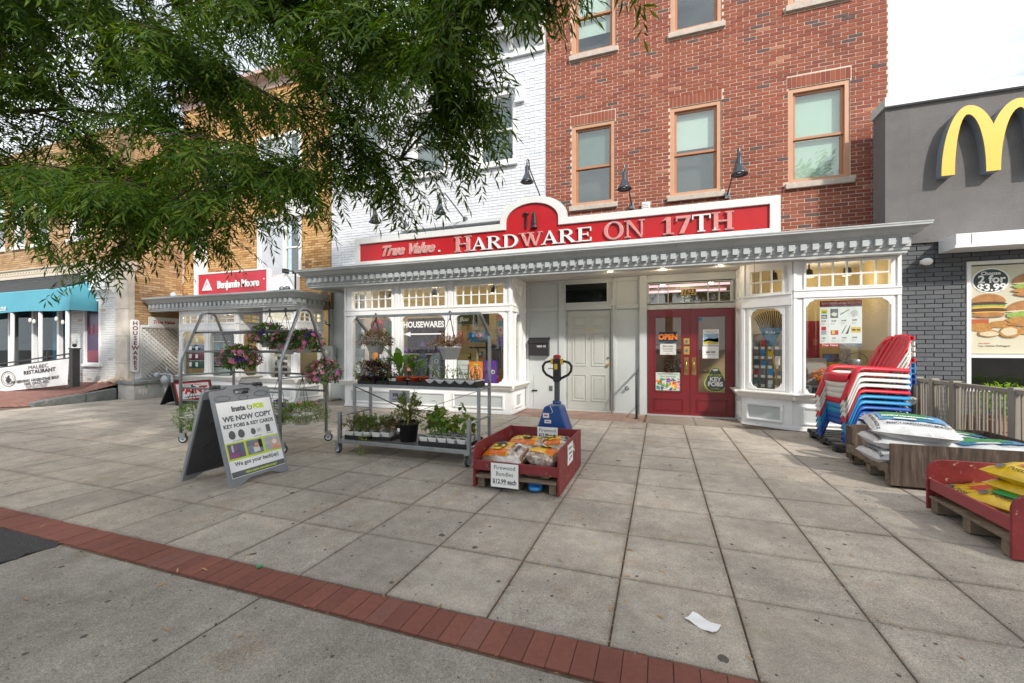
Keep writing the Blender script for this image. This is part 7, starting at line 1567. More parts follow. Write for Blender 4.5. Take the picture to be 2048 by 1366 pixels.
for s_ in (-1, 1):
    q = MB(); q.tube([(0.03 + s_ * 0.04, 0, 1.195), (0.03 + s_ * 0.10, 0, 1.20), (0.03 + s_ * 0.155, 0, 1.185), (0.03 + s_ * 0.185, 0, 1.14), (0.03 + s_ * 0.18, 0, 1.08), (0.03 + s_ * 0.14, 0, 1.03), (0.03 + s_ * 0.08, 0, 1.00), (0.03 + s_ * 0.035, 0, 0.975)], 0.0165, 10); q.build('loop_handle', RUB, hd)
    MB().box(0.03 + s_ * 0.046, 0.03 + s_ * 0.078, -0.035, 0.035, 1.165, 1.235).build('yellow_bracket', YELLOW, hd, bevel=0.006)
MB().box(0.005, 0.045, -0.048, -0.0455, 1.10, 1.17).build('warning_label', YELLOW, hd); MB().tube([(0.0, -0.04, 1.10), (-0.04, -0.05, 1.115), (-0.075, -0.05, 1.105)], 0.006, 6).build('lever', BLACKP, hd)
for x, z, w, h in ((-0.115, 0.50, 0.08, 0.06), (-0.095, 0.435, 0.085, 0.042)):
    l_ = MB().box(x, x + w, -0.153, -0.1505, z, z + h).build('label', PAPER, cov); MB().box(x + 0.015, x + w - 0.02, -0.1545, -0.1535, z + h * 0.4, z + h * 0.65).build('label_print', RED, l_)
MB().tube([(-0.02, -0.156, 0.645), (0.0, -0.158, 0.61), (0.01, -0.157, 0.575), (-0.005, -0.156, 0.56)], 0.004, 5).build('tie', PAPER, pj)
for x in (-0.32, 0.06):
    MB().box(x + 0.02, x + 0.16, -1.42, -0.151, 0.045, 0.095).build('fork', JB, pj, bevel=0.01); MB().lathe([(0.001, 0.03), (0.07, 0.03), (0.08, 0.045), (0.07, 0.068), (0.001, 0.07)], (x + 0.09, -1.40, 0), 16, sx=0.9).build('fork_tip', mat('fork_tip_blue', (0.02, 0.20, 0.52), 0.35), pj)
for x in (-0.2, 0.2): MB().lathe([(0.075, -0.03), (0.075, 0.03)], (x, 0.08, 0.076), 16, 'X').build('wheel', RUB, pj)

# ------------------------------------------------------------------ stacked garden chairs on a black pallet
bp_ = thing('plastic_pallet', 'black plastic pallet under the stack of garden chairs', 'pallet', (2.62, 7.1, 0))
for x in (2.17, 2.62, 3.03):
    for y in (6.62, 7.08, 7.54): wb(MB().box(x, x + 0.12, y, y + 0.12, 0.0, 0.085), 'pallet_foot', BLACKP, bp_, bevel=0.01)
for k in range(7): y = 6.60 + k * 0.162; wb(MB().box(2.15, 3.17, y, y + 0.115, 0.088, 0.128), 'pallet_slat', BLACKP, bp_, bevel=0.006)
for x in (2.15, 2.62, 3.08): wb(MB().box(x, x + 0.09, 6.6, 7.69, 0.07, 0.087), 'pallet_runner', BLACKP, bp_)
def sheet_from(rows, th):
    """thick shell lofted through rows of points"""
    n = len(rows[0]); mb = MB(); vs = [p for r_ in rows for p in r_]; N = len(vs)
    nor = []
    for i, r_ in enumerate(rows):
        for j in range(n):
            du = Vector(rows[i][min(j + 1, n - 1)]) - Vector(rows[i][max(j - 1, 0)]); dv = Vector(rows[min(i + 1, len(rows) - 1)][j]) - Vector(rows[max(i - 1, 0)][j]); q_ = du.cross(dv); nor.append(q_.normalized() if q_.length > 1e-9 else Vector((0, 0, 1)))
    vs2 = [tuple(Vector(v) + nn * th) for v, nn in zip(vs, nor)]; fs = []
    for i in range(len(rows) - 1):
        for j in range(n - 1):
            a = i * n + j; fs.append((a, a + 1, a + n + 1, a + n)); fs.append((N + a, N + a + n, N + a + n + 1, N + a + 1))
    for i in range(len(rows) - 1):
        for a in (i * n, i * n + n - 1): fs.append((a, a + n, N + a + n, N + a))
    for j in range(n - 1):
        for a in (j, (len(rows) - 1) * n + j): fs.append((a, N + a, N + a + 1, a + 1))
    mb.add(vs + vs2, fs, True); return mb
CHM = {k: mat('chair_' + k, c, 0.42, var=0.03, coat=0.15) for k, c in (('red', (0.56, 0.012, 0.030)), ('white', (0.70, 0.68, 0.64)), ('sky_blue', (0.02, 0.24, 0.50)), ('royal_blue', (0.012, 0.085, 0.36)))}
def garden_chair(m, loc, rz, label):
    """moulded low-slung slatted chair facing local -x: front legs and arms in one bent strip, slatted seat and fan back"""
    t = thing('garden_chair', label, 'chair', loc, rz=rz, group='garden chairs stacked on the black pallet')
    W = 0.245
    for s in (-1, 1):
        y = s * (W + 0.03)
        rows = []
        for (x, z, w) in ((-0.42, 0.0, 0.05), (-0.375, 0.12, 0.054), (-0.295, 0.335, 0.062), (-0.27, 0.39, 0.066), (-0.235, 0.42, 0.07), (-0.19, 0.43, 0.07), (0.0, 0.422, 0.068), (0.20, 0.41, 0.06), (0.33, 0.40, 0.046), (0.37, 0.396, 0.03)):
            rows.append([(x, y + k * w, z - 0.046 * (k * k) ** 3) for k in (-1, -0.86, 0, 0.86, 1)])
        sheet_from(rows, 0.017).build('arm_and_leg', m, t)
        sheet_from([[(-0.40, y - s * 0.03, 0.0), (-0.37, y - s * 0.03, 0.0)], [(-0.29, y - s * 0.035, 0.33), (-0.235, y - s * 0.035, 0.33)]], 0.008).build('front_leg_web', m, t)
        rows = [[(x, s * (W - 0.02) + k * 0.02, z) for k in (-1, 1)] for x, z in ((0.12, 0.20), (0.30, 0.12), (0.42, 0.0))]
        sheet_from(rows, 0.012).build('rear_leg', m, t)
    rows = []
    for x, z in ((-0.345, 0.20), (-0.34, 0.285), (-0.315, 0.315), (-0.27, 0.325), (-0.15, 0.285), (0.0, 0.235), (0.14, 0.205)): rows.append([(x, W * k, z + 0.012 * k * k) for k in (-1, -0.6, -0.2, 0.2, 0.6, 1)])
    sheet_from(rows, 0.010).build('seat', m, t)
    for k in range(7):
        u0, u1 = -1 + 2 * k / 7 + 0.02, -1 + 2 * (k + 1) / 7 - 0.02; rows = []
        hts = [0.93, 0.97, 0.995, 1.0, 0.995, 0.97, 0.93]
        for f in (0.0, 0.2, 0.4, 0.6, 0.8, 0.93, 1.0):
            f2 = f * hts[k]; wd = 0.20 + 0.075 * math.sin(min(1, f2 * 1.15) * PI * 0.62) - (0.06 * max(0, (f - 0.8) / 0.2) ** 2 if k in (0, 6) else 0)
            rows.append([(0.13 + 0.335 * f2 + 0.03 * (1 - ((u0 + u1) / 2) ** 2) - 0.03 + 0.02 * f2 * f2, wd * u, 0.205 + 0.645 * f2) for u in (u0, (u0 + u1) / 2, u1)])
        sheet_from(rows, 0.010).build('back_slat', m, t)
    for f, x_, z_, w_ in ((0, 0.155, 0.225, 0.2), (1, 0.36, 0.62, 0.26), (2, 0.46, 0.80, 0.23)): MB().box(x_ + 0.005, x_ + 0.02, -w_, w_, z_ - 0.03, z_ + 0.02).build('back_rib', m, t)
    return t
order = ['royal_blue', 'royal_blue', 'sky_blue', 'sky_blue', 'red', 'white', 'white', 'white', 'red']
labs = ['dark blue garden chair at the very bottom of the stack', 'dark blue garden chair second from the bottom of the stack', 'sky blue garden chair, lower of the two sky blue ones', 'sky blue garden chair, upper of the two sky blue ones', 'red garden chair in the middle of the stack, under the white ones', 'white garden chair, lowest of the three white ones', 'white garden chair, middle of the three white ones', 'white garden chair directly under the top red one', 'red garden chair on top of the stack']
proto = {}
for k, (c_, l_) in enumerate(zip(order, labs)):
    loc = (2.62 - 0.002 * k, 7.02, 0.13 + 0.072 * k)
    if c_ not in proto: proto[c_] = garden_chair(CHM[c_], loc, 0.22, l_)
    else: dup(proto[c_], loc, 0.22, l_)

# ------------------------------------------------------------------ mulch crate
mc = thing('mulch_crate', 'weathered plywood crate on a pallet full of mulch bags', 'crate', (2.78, 5.63, 0))
PLY = mat('weathered_plywood', (0.085, 0.058, 0.042), 0.85, var=0.7, vscale=4.5, stretch=(7, 7, 0.7), bump=0.6, bscale=9, spots=((0.16, 0.12, 0.092), 3.2, 0.56, 0.14))
wb(MB().box(2.12, 3.46, 5.11, 5.13, 0.03, 0.437), 'front_panel', PLY, mc, bevel=0.003); wb(MB().box(2.20, 3.46, 6.22, 6.24, 0.05, 0.44), 'back_panel', PLY, mc, bevel=0.003); wb(MB().box(3.44, 3.46, 5.131, 6.219, 0.05, 0.437), 'end_panel', PLY, mc, bevel=0.003)
wb(MB().box(2.11, 2.13, 5.14, 6.10, 0.14, 0.225), 'low_end_board', PW, mc, bevel=0.003); wb(MB().box(2.135, 2.155, 6.02, 6.20, 0.05, 0.44), 'end_post', PLY, mc)
for k in range(7): y = 5.15 + k * 0.152; wb(MB().box(2.13, 3.43, y, y + 0.10, 0.115, 0.135), 'deck_board', PW, mc)
for y in (5.17, 5.58, 6.02): wb(MB().box(2.14, 3.42, y, y + 0.09, 0.01, 0.114), 'bearer', PW, mc, bevel=0.003)
BAGW = mat('white_bag_film', (0.60, 0.61, 0.62), 0.3, var=0.14, vscale=7, coat=0.4, bump=1.0, bscale=11); BAGB = mat('blue_bag_print', (0.02, 0.22, 0.50), 0.3, var=0.25, vscale=9, coat=0.4, bump=0.4, bscale=16); BAGG = mat('bag_landscape_green', (0.04, 0.25, 0.09), 0.35, var=0.6, vscale=13)
def mulch(loc, rot, label, seed, L=0.70, W=0.52, H=0.18, words=True):
    r = random.Random(seed); t = thing('mulch_bag', label, 'mulch bag', loc, group='white mulch bags in the plywood crate'); t.rotation_euler = rot
    q = MB(); pillow(q, L, W, H, r, 22, 14, wr=0.006); q.build('bag', BAGW, t)
    q = MB(); patch(q, L, W, H, -0.72, 0.80, -0.35, 0.78, 0.0125, 14); q.build('blue_print', BAGB, t)
    q = MB(); patch(q, L, W, H, -0.62, 0.45, -0.10, 0.62, 0.015, 10); q.build('landscape_print', BAGG, t)
    q = MB(); patch(q, L, W, H, -0.4, 0.1, -0.28, -0.14, 0.0155, 8); q.build('white_panel', PAPER, t)
    if words:
        curved_text('FANCY HARDWOOD', 0.042, PAPER, L, W, H, -0.05, 0.05, t, bold=0.003, lift=0.018); curved_text('FANCY HARDWOOD MULCH', 0.040, INK, L, W, H, 0.05, -0.68, t, bold=0.002, lift=0.0135, sx=0.9)
        curved_text('FANCY HARDWOOD MULCH 2', 0.036, INK, L, W, H, -0.86, -0.05, t, bold=0.002, lift=0.0135, ang=-PI / 2, sx=0.95)
    return t
mulch((2.40, 5.42, 0.56), (0.17, 0.05, -0.14), 'white mulch bag on top of the pile, overhanging the crate end', 1)
mulch((2.40, 5.48, 0.405), (0.0, 0.03, -0.04), 'second white mulch bag from the top at the crate end', 2)
mulch((2.39, 5.47, 0.255), (0.0, 0.0, 0.02), 'bottom white mulch bag showing over the low end board', 3)
mulch((3.03, 5.62, 0.345), (0.02, 0.03, 1.5), 'white and blue mulch bag lying inside the right end of the crate', 4, 0.86, 0.60, 0.16, False)
mulch((3.05, 5.90, 0.365), (0.05, 0.1, 0.1), 'mulch bag against the back right corner of the crate', 5, 0.7, 0.5, 0.15, False)
mulch((3.02, 5.38, 0.375), (0.04, -0.03, 0.12), 'mulch bag along the front panel inside the crate', 6, 0.74, 0.44, 0.15, False)

# ------------------------------------------------------------------ potting mix crate
pc_ = thing('potting_crate', 'red wooden crate of yellow potting mix bags on a low pallet', 'crate', (2.6, 4.06, 0))
def end_panel(y, nm):
    q = MB(); x0, x1, zt = 2.12, 3.12, 0.437
    pts = [(x0, 0.02), (x1, 0.02), (x1, zt)] + [(x0 + 0.10 + 0.10 * math.sin(rad(a)) * -1, zt - 0.10 + 0.10 * math.cos(rad(a))) for a in (0, 20, 40, 60, 80, 90)]
    q.prism(pts, XZ(y), 0.022); return wb(q, nm, CR, pc_, bevel=0.004)
end_panel(4.505, 'far_panel'); end_panel(3.60, 'near_panel')
wb(MB().box(2.135, 2.157, 3.623, 4.504, 0.185, 0.275), 'side_rail', mat('faded_red_rail', (0.30, 0.045, 0.055), 0.5, var=0.12), pc_, bevel=0.003)
for k in range(6): x = 2.13 + k * 0.16; wb(MB().box(x, x + 0.13, 3.623, 4.504, 0.115, 0.132), 'deck_board', PW, pc_, bevel=0.002)
for y in (3.64, 4.02, 4.41): wb(MB().box(2.14, 3.1, y, y + 0.085, 0.012, 0.114), 'bearer', PW, pc_, bevel=0.003)
POT = mat('potting_bag_yellow', (0.72, 0.47, 0.008), 0.3, var=0.12, vscale=6, coat=0.4, bump=0.9, bscale=12); POTR_ = mat('potting_bag_red', (0.60, 0.07, 0.03), 0.3, var=0.35, vscale=11, coat=0.3); 
def potting(loc, rot, label, seed, green=False, L=0.56, W=0.40, H=0.115):
    r = random.Random(seed); t = thing('potting_mix_bag', label, 'soil bag', loc, group='yellow potting mix bags'); t.rotation_euler = rot
    q = MB(); pillow(q, L, W, H, r, 20, 14, wr=0.006); q.build('bag', POT, t)
    q = MB(); patch(q, L, W, H, -0.55 if green else -0.45, 0.75, -0.62 if green else -0.30, 0.4 if green else 0.75, 0.0125, 12); q.build('front_print', GREEN if green else POTR_, t)
    for u, v, m_ in ((0.55, -0.72, PINK), (0.64, -0.74, PURPLE), (0.60, -0.66, RED)): q = MB(); q.add([bag_surface(L, W, H, u + 0.07 * math.cos(a), v + 0.11 * math.sin(a), 0.014 + 0.001 * (m_ is RED)) for a in [2 * PI * i / 10 for i in range(10)]], [tuple(range(10))]); q.build('flower_print', m_, t)
    q = MB(); q.add([bag_surface(L, W, H, -0.62 + 0.09 * math.cos(a), -0.70 + 0.16 * math.sin(a), 0.014) for a in [2 * PI * i / 12 for i in range(12)]], [tuple(range(12))]); q.build('logo_print', GREYINK, t)
    curved_text('Potting Mix', 0.058, INK, L, W, H, 0.02, -0.72, t, bold=0.001, lift=0.0135, sx=0.95); return t
potting((2.54, 3.98, 0.465), (0.10, 0.05, -1.19), 'yellow potting mix bag on top of the pile', 1)
potting((2.55, 3.97, 0.365), (0.06, 0.04, -1.22), 'yellow potting mix bag, second from the top', 2)
potting((2.43, 3.95, 0.275), (0.10, 0.03, -1.15), 'potting mix bag with a green panel in the middle of the pile', 3, True)
potting((2.40, 3.86, 0.185), (0.05, 0.02, -1.50), 'yellow potting mix bag lying flat behind the red side rail', 4)
potting((2.39, 4.26, 0.20), (0.12, 0.10, -1.35), 'red and yellow potting mix bag slumped at the far end of the crate', 5)
potting((2.86, 4.02, 0.30), (0.05, 0.03, -1.35), 'yellow potting mix bag at the right of the pile, partly out of view', 6)
potting((2.72, 4.33, 0.24), (0.05, 0.1, -0.2), 'potting mix bag against the far red panel', 7)
# ------------------------------------------------------------------ things on the entrance walls and doors
t = thing('mailbox', 'black wall mailbox with sloping lid on the grey entrance wall', 'mailbox', (-2.55, 9.1, 1.4))
q = MB(); q.prism([(0, 1.20), (-0.115, 1.20), (-0.135, 1.48), (-0.04, 1.59), (0, 1.60)], Matrix(((0, 0, 1, -2.78), (1, 0, 0, RY - 0.001), (0, 1, 0, 0), (0, 0, 0, 1))), 0.46); wb(q, 'box', mat('mailbox_black', (0.03, 0.029, 0.031), 0.45, 0.2), t, bevel=0.006)
q = MB(); q.prism([(-0.02, 1.605), (-0.155, 1.50), (-0.155, 1.475), (-0.145, 1.475), (-0.01, 1.59)], Matrix(((0, 0, 1, -2.795), (1, 0, 0, RY - 0.001), (0, 1, 0, 0), (0, 0, 0, 1))), 0.49); wb(q, 'lid', mat('mailbox_black', (0.03, 0.029, 0.031), 0.45), t, bevel=0.003)
wtext('1623 1/2', 0.06, PAPER, face((-2.48, RY - 0.132, 1.405), (1, 0, 0), (0, -0.07, 1)), t, 0.0006, bold=0.001)
def door_sign(name, label, cat, x0, x1, z0, z1, y, m_, lines=(), extra=()):
    t = thing(name, label, cat, ((x0 + x1) / 2, y, (z0 + z1) / 2)); s_ = wb(MB().box(x0, x1, y, y + 0.003, z0, z1), 'sheet', m_, t)
    for P, m2 in extra: q = MB(); q.prism(P, XZ(y - 0.0014), 0.001); wb(q, 'print', m2, s_)
    for s, x, z, size, m2, kw in lines: wtext(s, size, m2, front(x, y - 0.002, z), t, 0.0003, **kw)
    return t
DY = 9.10
door_sign('open_sign', 'orange on black OPEN sign in the left door glass', 'sign', -0.02, 0.32, 1.485, 1.70, DY, BLACKP, [('OPEN', 0.15, 1.59, 0.15, ORANGE, {'bold': 0.008, 'sx': 0.92})], [(rect(-0.012, 0.312, 1.49, 1.496), BLUE), (rect(-0.012, 0.312, 1.69, 1.695), BLUE)])
door_sign('hours_sign', 'pale paper with opening hours under the OPEN sign', 'notice', 0.0, 0.305, 1.235, 1.455, DY, mat('grey_paper', (0.56, 0.57, 0.55), 0.6), [('Store Hours', 0.15, 1.41, 0.038, INK, {'bold': 0.001}), ('Mon - Friday 8-7pm', 0.15, 1.365, 0.026, INK, {}), ('Saturday 8-6pm', 0.15, 1.335, 0.026, INK, {}), ('Sun 10am to 5pm', 0.15, 1.305, 0.026, INK, {}), ('Thank you', 0.15, 1.262, 0.02, INK, {})])
ps_ = door_sign('seed_poster', 'colourful seed exchange poster at the foot of the left door glass', 'poster', -0.085, 0.385, 0.51, 0.875, DY, mat('poster_mint', (0.50, 0.58, 0.50), 0.4), [('Southern Exposure', 0.15, 0.845, 0.05, GREYINK, {'sx': 0.98}), ('Seed Exchange', 0.15, 0.795, 0.05, GREYINK, {'sx': 0.98})])
rp = random.Random(21)
for k in range(60):
    x, z = rp.uniform(-0.06, 0.36), rp.uniform(0.53, 0.745); q = MB(); q.prism(blob(x, z, rp.uniform(0.012, 0.04), rp.uniform(0.010, 0.028), k, 0.2, 10), XZ(DY - 0.0012 - 0.00004 * k), 0.0003); wb(q, 'vegetable_print', rp.choice((ORANGE, GREEN, GREEN, YELLOW, RED, PINK, BROWN, LEAFG, PURPLE)), ps_)
q = MB(); q.prism(arc(-0.035, 0.57, 0.035, 0, 345, 20), XZ(DY - 0.006), 0.002); wb(q, 'green_seal', mat('seal_green', (0.02, 0.25, 0.20), 0.4), ps_)
ad = door_sign('landscape_notice', 'white notice with an autumn landscape picture in the right door glass', 'notice', 0.80, 1.085, 1.42, 1.735, DY, PAPER, [('STORE LOCATION', 0.94, 1.70, 0.026, INK, {}), ('we deliver daily', 0.94, 1.672, 0.022, INK, {})], [(rect(0.81, 1.075, 1.44, 1.65), mat('picture_blue', (0.25, 0.38, 0.55), 0.4)), ([(0.81, 1.52), (0.90, 1.56), (1.0, 1.55), (1.075, 1.57), (1.075, 1.44), (0.81, 1.44)], mat('picture_orange', (0.55, 0.27, 0.09), 0.4))])
q = MB(); q.prism([(0.81, 1.49), (0.9, 1.51), (1.075, 1.48), (1.075, 1.441), (0.81, 1.441)], XZ(DY - 0.003), 0.001); wb(q, 'print', mat('picture_yellow', (0.55, 0.47, 0.10), 0.4), ad)
door_sign('sale_notice', 'white half-price notice below the landscape notice', 'notice', 0.79, 1.08, 1.165, 1.405, DY, PAPER, [('50% OFF', 0.935, 1.285, 0.045, INK, {'bold': 0.002}), ('select items in store', 0.935, 1.245, 0.022, INK, {})])
t = thing('key_fob_sticker', 'grey pear-shaped WE COPY KEY FOBS sticker with lime edge on the right door', 'sticker', (1.02, DY, 0.76))
def pear(s): return [(1.02 + s * (0.20 if math.sin(a) < 0 else 0.20 - 0.095 * math.sin(a) ** 0.8) * (abs(math.cos(a)) ** 0.8) * (1 if math.cos(a) > 0 else -1), 0.70 + s * (0.19 if math.sin(a) < 0 else 0.305) * math.sin(a)) for a in [2 * PI * i / 40 for i in range(40)]]
q = MB(); q.prism(pear(1.0), XZ(DY), 0.002); wb(q, 'lime_edge', LIME, t); q = MB(); q.prism(pear(0.94), XZ(DY - 0.0015), 0.001); wb(q, 'grey_body', mat('fob_grey', (0.075, 0.08, 0.085), 0.4), t)
wtext('WE COPY', 1.02 and 0.062, LIME, front(1.02, DY - 0.003, 0.835), t, 0.0004, bold=0.001); wtext('KEY', 0.115, WHITE2, front(1.02, DY - 0.003, 0.755), t, 0.0004, bold=0.005); wtext('FOBS', 0.115, WHITE2, front(1.02, DY - 0.003, 0.66), t, 0.0004, bold=0.005); wtext('instafob', 0.045, LIME, front(1.02, DY - 0.003, 0.575), t, 0.0004)
q = MB(); q.prism(arc(1.02, 0.94, 0.05, 0, 345, 18, 0.024), XZ(DY - 0.003), 0.001); wb(q, 'hole_mark', WHITE2, t)
t = thing('blue_ball', 'small blue round sticker high in the right door glass', 'sticker', (0.76, DY, 1.93)); wb(MB().ball((0.755, DY, 1.935), 0.035, 12, 6, sy=0.4), 'disc', BLUE, t)
t = thing('door_handrail', 'black metal grab rail standing beside the red doors', 'handrail', (-0.43, 8.50, 0)); wb(MB().tube([(-0.43, 8.5, 0), (-0.43, 8.5, 0.80), (-0.43, 8.54, 0.86), (-0.435, 9.12, 0.90)], 0.022, 8), 'rail', mat('handrail_paint', (0.06, 0.06, 0.065), 0.5), t); wb(MB().tube([(-0.43, 8.5, 0.18), (-0.43, 9.12, 0.18)], 0.014, 6), 'lower_bar', mat('handrail_paint', (0.06, 0.06, 0.065), 0.5), t); wb(MB().lathe([(0.05, 0.0), (0.05, 0.012), (0.022, 0.02)], (-0.43, 8.5, 0), 14), 'base_flange', BLACKP, t)
t = thing('hanging_chain', 'thin rusty chain hanging from the cornice by the angled window', 'chain', (1.47, 8.0, 2.85)); q = MB()
for k in range(26): z = 2.84 - k * 0.022; q.tube([(1.47 + 0.006 * math.cos(a) * (k % 2), 7.90 + 0.006 * math.cos(a) * ((k + 1) % 2), z + 0.013 * math.sin(a)) for a in [i * PI / 3 for i in range(6)]], 0.0025, 4, closed=True)
wb(q, 'links', mat('rusty_chain', (0.25, 0.13, 0.09), 0.6, 0.5), t)

# ------------------------------------------------------------------ window displays
t = thing('window_lettering', 'white HOUSEWARES lettering with a long left arrow on the middle window', 'lettering', (-4.94, 8.17, 1.9))
wtext('HOUSEWARES', 0.185, WHITE2, front(-4.95, 8.175, 1.885), t, 0.0006, bold=0.006, sx=0.86); q = MB(); q.prism([(-5.46, 1.68), (-5.28, 1.735), (-5.28, 1.695), (-4.44, 1.695), (-4.44, 1.665), (-5.28, 1.665), (-5.28, 1.625)], XZ(8.175), 0.001); wb(q, 'arrow', WHITE2, t)
FZ = 0.587
def placard(name, label, cat, x0, x1, z0, z1, y, m_, prints=(), lines=()):
    k_ = y / 8.17; x0, x1 = x0 * k_, x1 * k_; prints = [([(p[0] * k_, p[1]) for p in P], m2) for P, m2 in prints]; lines = [(s, x * k_, z, sz, m2, kw) for s, x, z, sz, m2, kw in lines]
    t = thing(name, label, cat, ((x0 + x1) / 2, y, z0)); s_ = wb(MB().box(x0, x1, y, y + 0.012, z0, z1), 'board', m_, t)
    for k, (P, m2) in enumerate(prints): q = MB(); q.prism(P, XZ(y - 0.0012 - 0.0008 * k), 0.0008); wb(q, 'print', m2, s_)
    for s, x, z, size, m2, kw in lines: wtext(s, size, m2, front(x, y - 0.006, z), t, 0.0003, **kw)
    return t
# right light of the left bay
t = placard('pumpkin_bag', 'orange gift bag with a jack-o-lantern face in the right bay window', 'gift bag', -3.83, -3.52, FZ, 1.08, 8.34, ORANGE, [(arc(-3.59, 0.77, 0.032, 0, 345, 16), INK), (arc(-3.575, 0.775, 0.026, 0, 345, 16), ORANGE), (arc(-3.77, 0.77, 0.032, 0, 345, 16), INK), (arc(-3.755, 0.775, 0.026, 0, 345, 16), ORANGE), (blob(-3.68, 1.015, 0.06, 0.022, 5, 0.3), LIME)])
q = MB()
for rx in (0.155, 0.07): 
    for a0 in (0, 180): o_, i_ = ring(-3.755, 0.80, rx, 0.185, 0.008, 0.008, a0, a0 + 180, 16); q.prism(o_ + i_[::-1], XZ(8.331), 0.001)
wb(q, 'white_outline', WHITE2, t); wb(MB().tube([(-3.82, 8.345, 1.08), (-3.80, 8.345, 1.17), (-3.72, 8.345, 1.17), (-3.70, 8.345, 1.08)], 0.005, 5), 'bag_handle', GREEN, t)
t = placard('monster_bag', 'purple gift bag with one round eye beside the pumpkin bag', 'gift bag', -3.48, -3.19, FZ, 1.10, 8.38, PURPLE, [(arc(-3.29, 0.86, 0.045, 0, 345, 16), WHITE2), (arc(-3.29, 0.86, 0.03, 0, 345, 16), INK), (arc(-3.295, 0.865, 0.012, 0, 345, 12), WHITE2), (arc(-3.43, 0.86, 0.045, 0, 345, 16), mat('violet_dark', (0.07, 0.02, 0.2), 0.5))])
wb(MB().tube([(-3.47, 8.385, 1.10), (-3.45, 8.385, 1.18), (-3.39, 8.385, 1.18), (-3.37, 8.385, 1.10)], 0.005, 5), 'bag_handle', BLACKP, t)
placard('slatted_board', 'white slatted wooden board behind the seed pots in the right bay window', 'sign board', -4.10, -3.84, FZ, 1.10, 8.42, mat('white_wood', (0.62, 0.65, 0.66), 0.7), [(rect(-4.10, -3.84, 0.69 + k * 0.10, 0.697 + k * 0.10), DSTEEL) for k in range(4)], [])
placard('cauldron_sign', 'blue sign with orange goggles and cursive orange lettering in the right bay window', 'sign', -3.86, -3.36, 1.50, 1.74, 8.9, mat('deep_sky', (0.03, 0.20, 0.38), 0.5), [(arc(-3.75, 1.65, 0.065, 0, 345, 18), NAVY), (arc(-3.75, 1.65, 0.035, 0, 345, 16), BLUE), (arc(-3.61, 1.67, 0.06, 0, 345, 18), ORANGE), (arc(-3.61, 1.67, 0.03, 0, 345, 16), BLUE), (blob(-3.5, 1.67, 0.02, 0.03, 4), RED)], [('Hocus', -3.52, 1.565, 0.09, ORANGE, {'shear': 0.3})])
placard('green_chalkboard', 'dark green chalkboard high in the right bay window', 'sign', -4.14, -3.74, 1.93, 2.20, 9.1, mat('board_green', (0.04, 0.055, 0.03), 0.7), [], [('Boo', -3.95, 2.05, 0.14, WHITE2, {'shear': 0.3})])
placard('picture_frame', 'dark framed picture with a grey mat hanging in the right bay window', 'picture', -3.72, -3.38, 1.90, 2.22, 9.2, BLACKP, [(rect(-3.64, -3.54, 1.93, 2.2), mat('frame_grey', (0.3, 0.3, 0.28), 0.6)), (rect(-3.70, -3.40, 1.905, 1.93), mat('frame_grey', (0.3, 0.3, 0.28), 0.6))])
placard('wooden_plaque', 'plain light wood plaque on the yellow wall of the right bay', 'plaque', -4.12, -3.68, 1.62, 1.80, 9.3, mat('light_wood', (0.52, 0.36, 0.18), 0.6, var=0.1))
placard('red_letters', 'red cut-out letter blocks hanging left in the right bay window', 'letters', -4.13, -3.98, 1.58, 1.74, 8.8, RED, [(rect(-4.11, -4.06, 1.60, 1.66), CREAM), (rect(-4.05, -4.0, 1.67, 1.72), CREAM)])
for k, (z0, z1, m_) in enumerate(((1.98, 2.12, PINK), (1.86, 1.96, TEAL), (1.68, 1.84, mat('pale_pink', (0.62, 0.42, 0.45), 0.5)), (1.40, 1.62, PURPLE))): placard('hanging_packet', ['pink packet at the top right', 'teal packet, second at the top right', 'pale pink packet with red dot, third', 'violet packet, lowest on the string'][k] + ' of the right bay window', 'packet', -3.17, -3.03, z0, z1, 8.6, m_, [(arc(-3.12, (z0 + z1) / 2, 0.03, 0, 345, 14), RED)] if k == 2 else [])
# black wire grid on the yellow wall
q = MB()
for k in range(11): x = -3.72 + k * 0.075; q.tube([(x, 9.50, 1.40), (x, 9.50, 2.15)], 0.004, 4)
for k in range(10): z = 1.42 + k * 0.08; q.tube([(-3.75, 9.49, z), (-2.98, 9.49, z)], 0.004, 4)
tag(q.build('wire_grid', BLACKP), 'black wire display grid on the yellow wall of the right bay', 'grid')
for k, (x, w, h, m_) in enumerate(((-3.98, 0.03, 0.5, CREAM), (-3.74, 0.05, 0.6, mat('plum_cloth', (0.10, 0.03, 0.08), 0.9)), (-3.52, 0.12, 0.55, mat('grey_cloth', (0.14, 0.14, 0.15), 0.9)), (-3.30, 0.08, 0.5, mat('mauve_cloth', (0.25, 0.12, 0.18), 0.9)), (-3.13, 0.09, 0.62, mat('dark_rose_cloth', (0.22, 0.08, 0.09), 0.9)))):
    q = MB(); n_ = 8; q.add([(x - w + 2 * w * i / n_, 8.95 + 0.03 * math.sin(i * 2.1 + k), z) for z in (0.9, 0.9 + h) for i in range(n_ + 1)], [(i, i + 1, i + n_ + 2, i + n_ + 1) for i in range(n_)], True)
    o = q.build('hanging_costume', m_); tag(o, ['thin cream costume strip hanging in the right bay', 'plum costume hanging in the right bay', 'grey costume hanging in the middle of the right bay', 'mauve costume hanging beside the grey one', 'dark rose costume at the right edge of the right bay'][k], 'costume')
o = tag(MB().box(-4.14, -2.99, 8.85, 9.2, 1.36, 1.40).build('display_shelf', BLACKP), 'long black shelf across the right bay display', 'shelf')
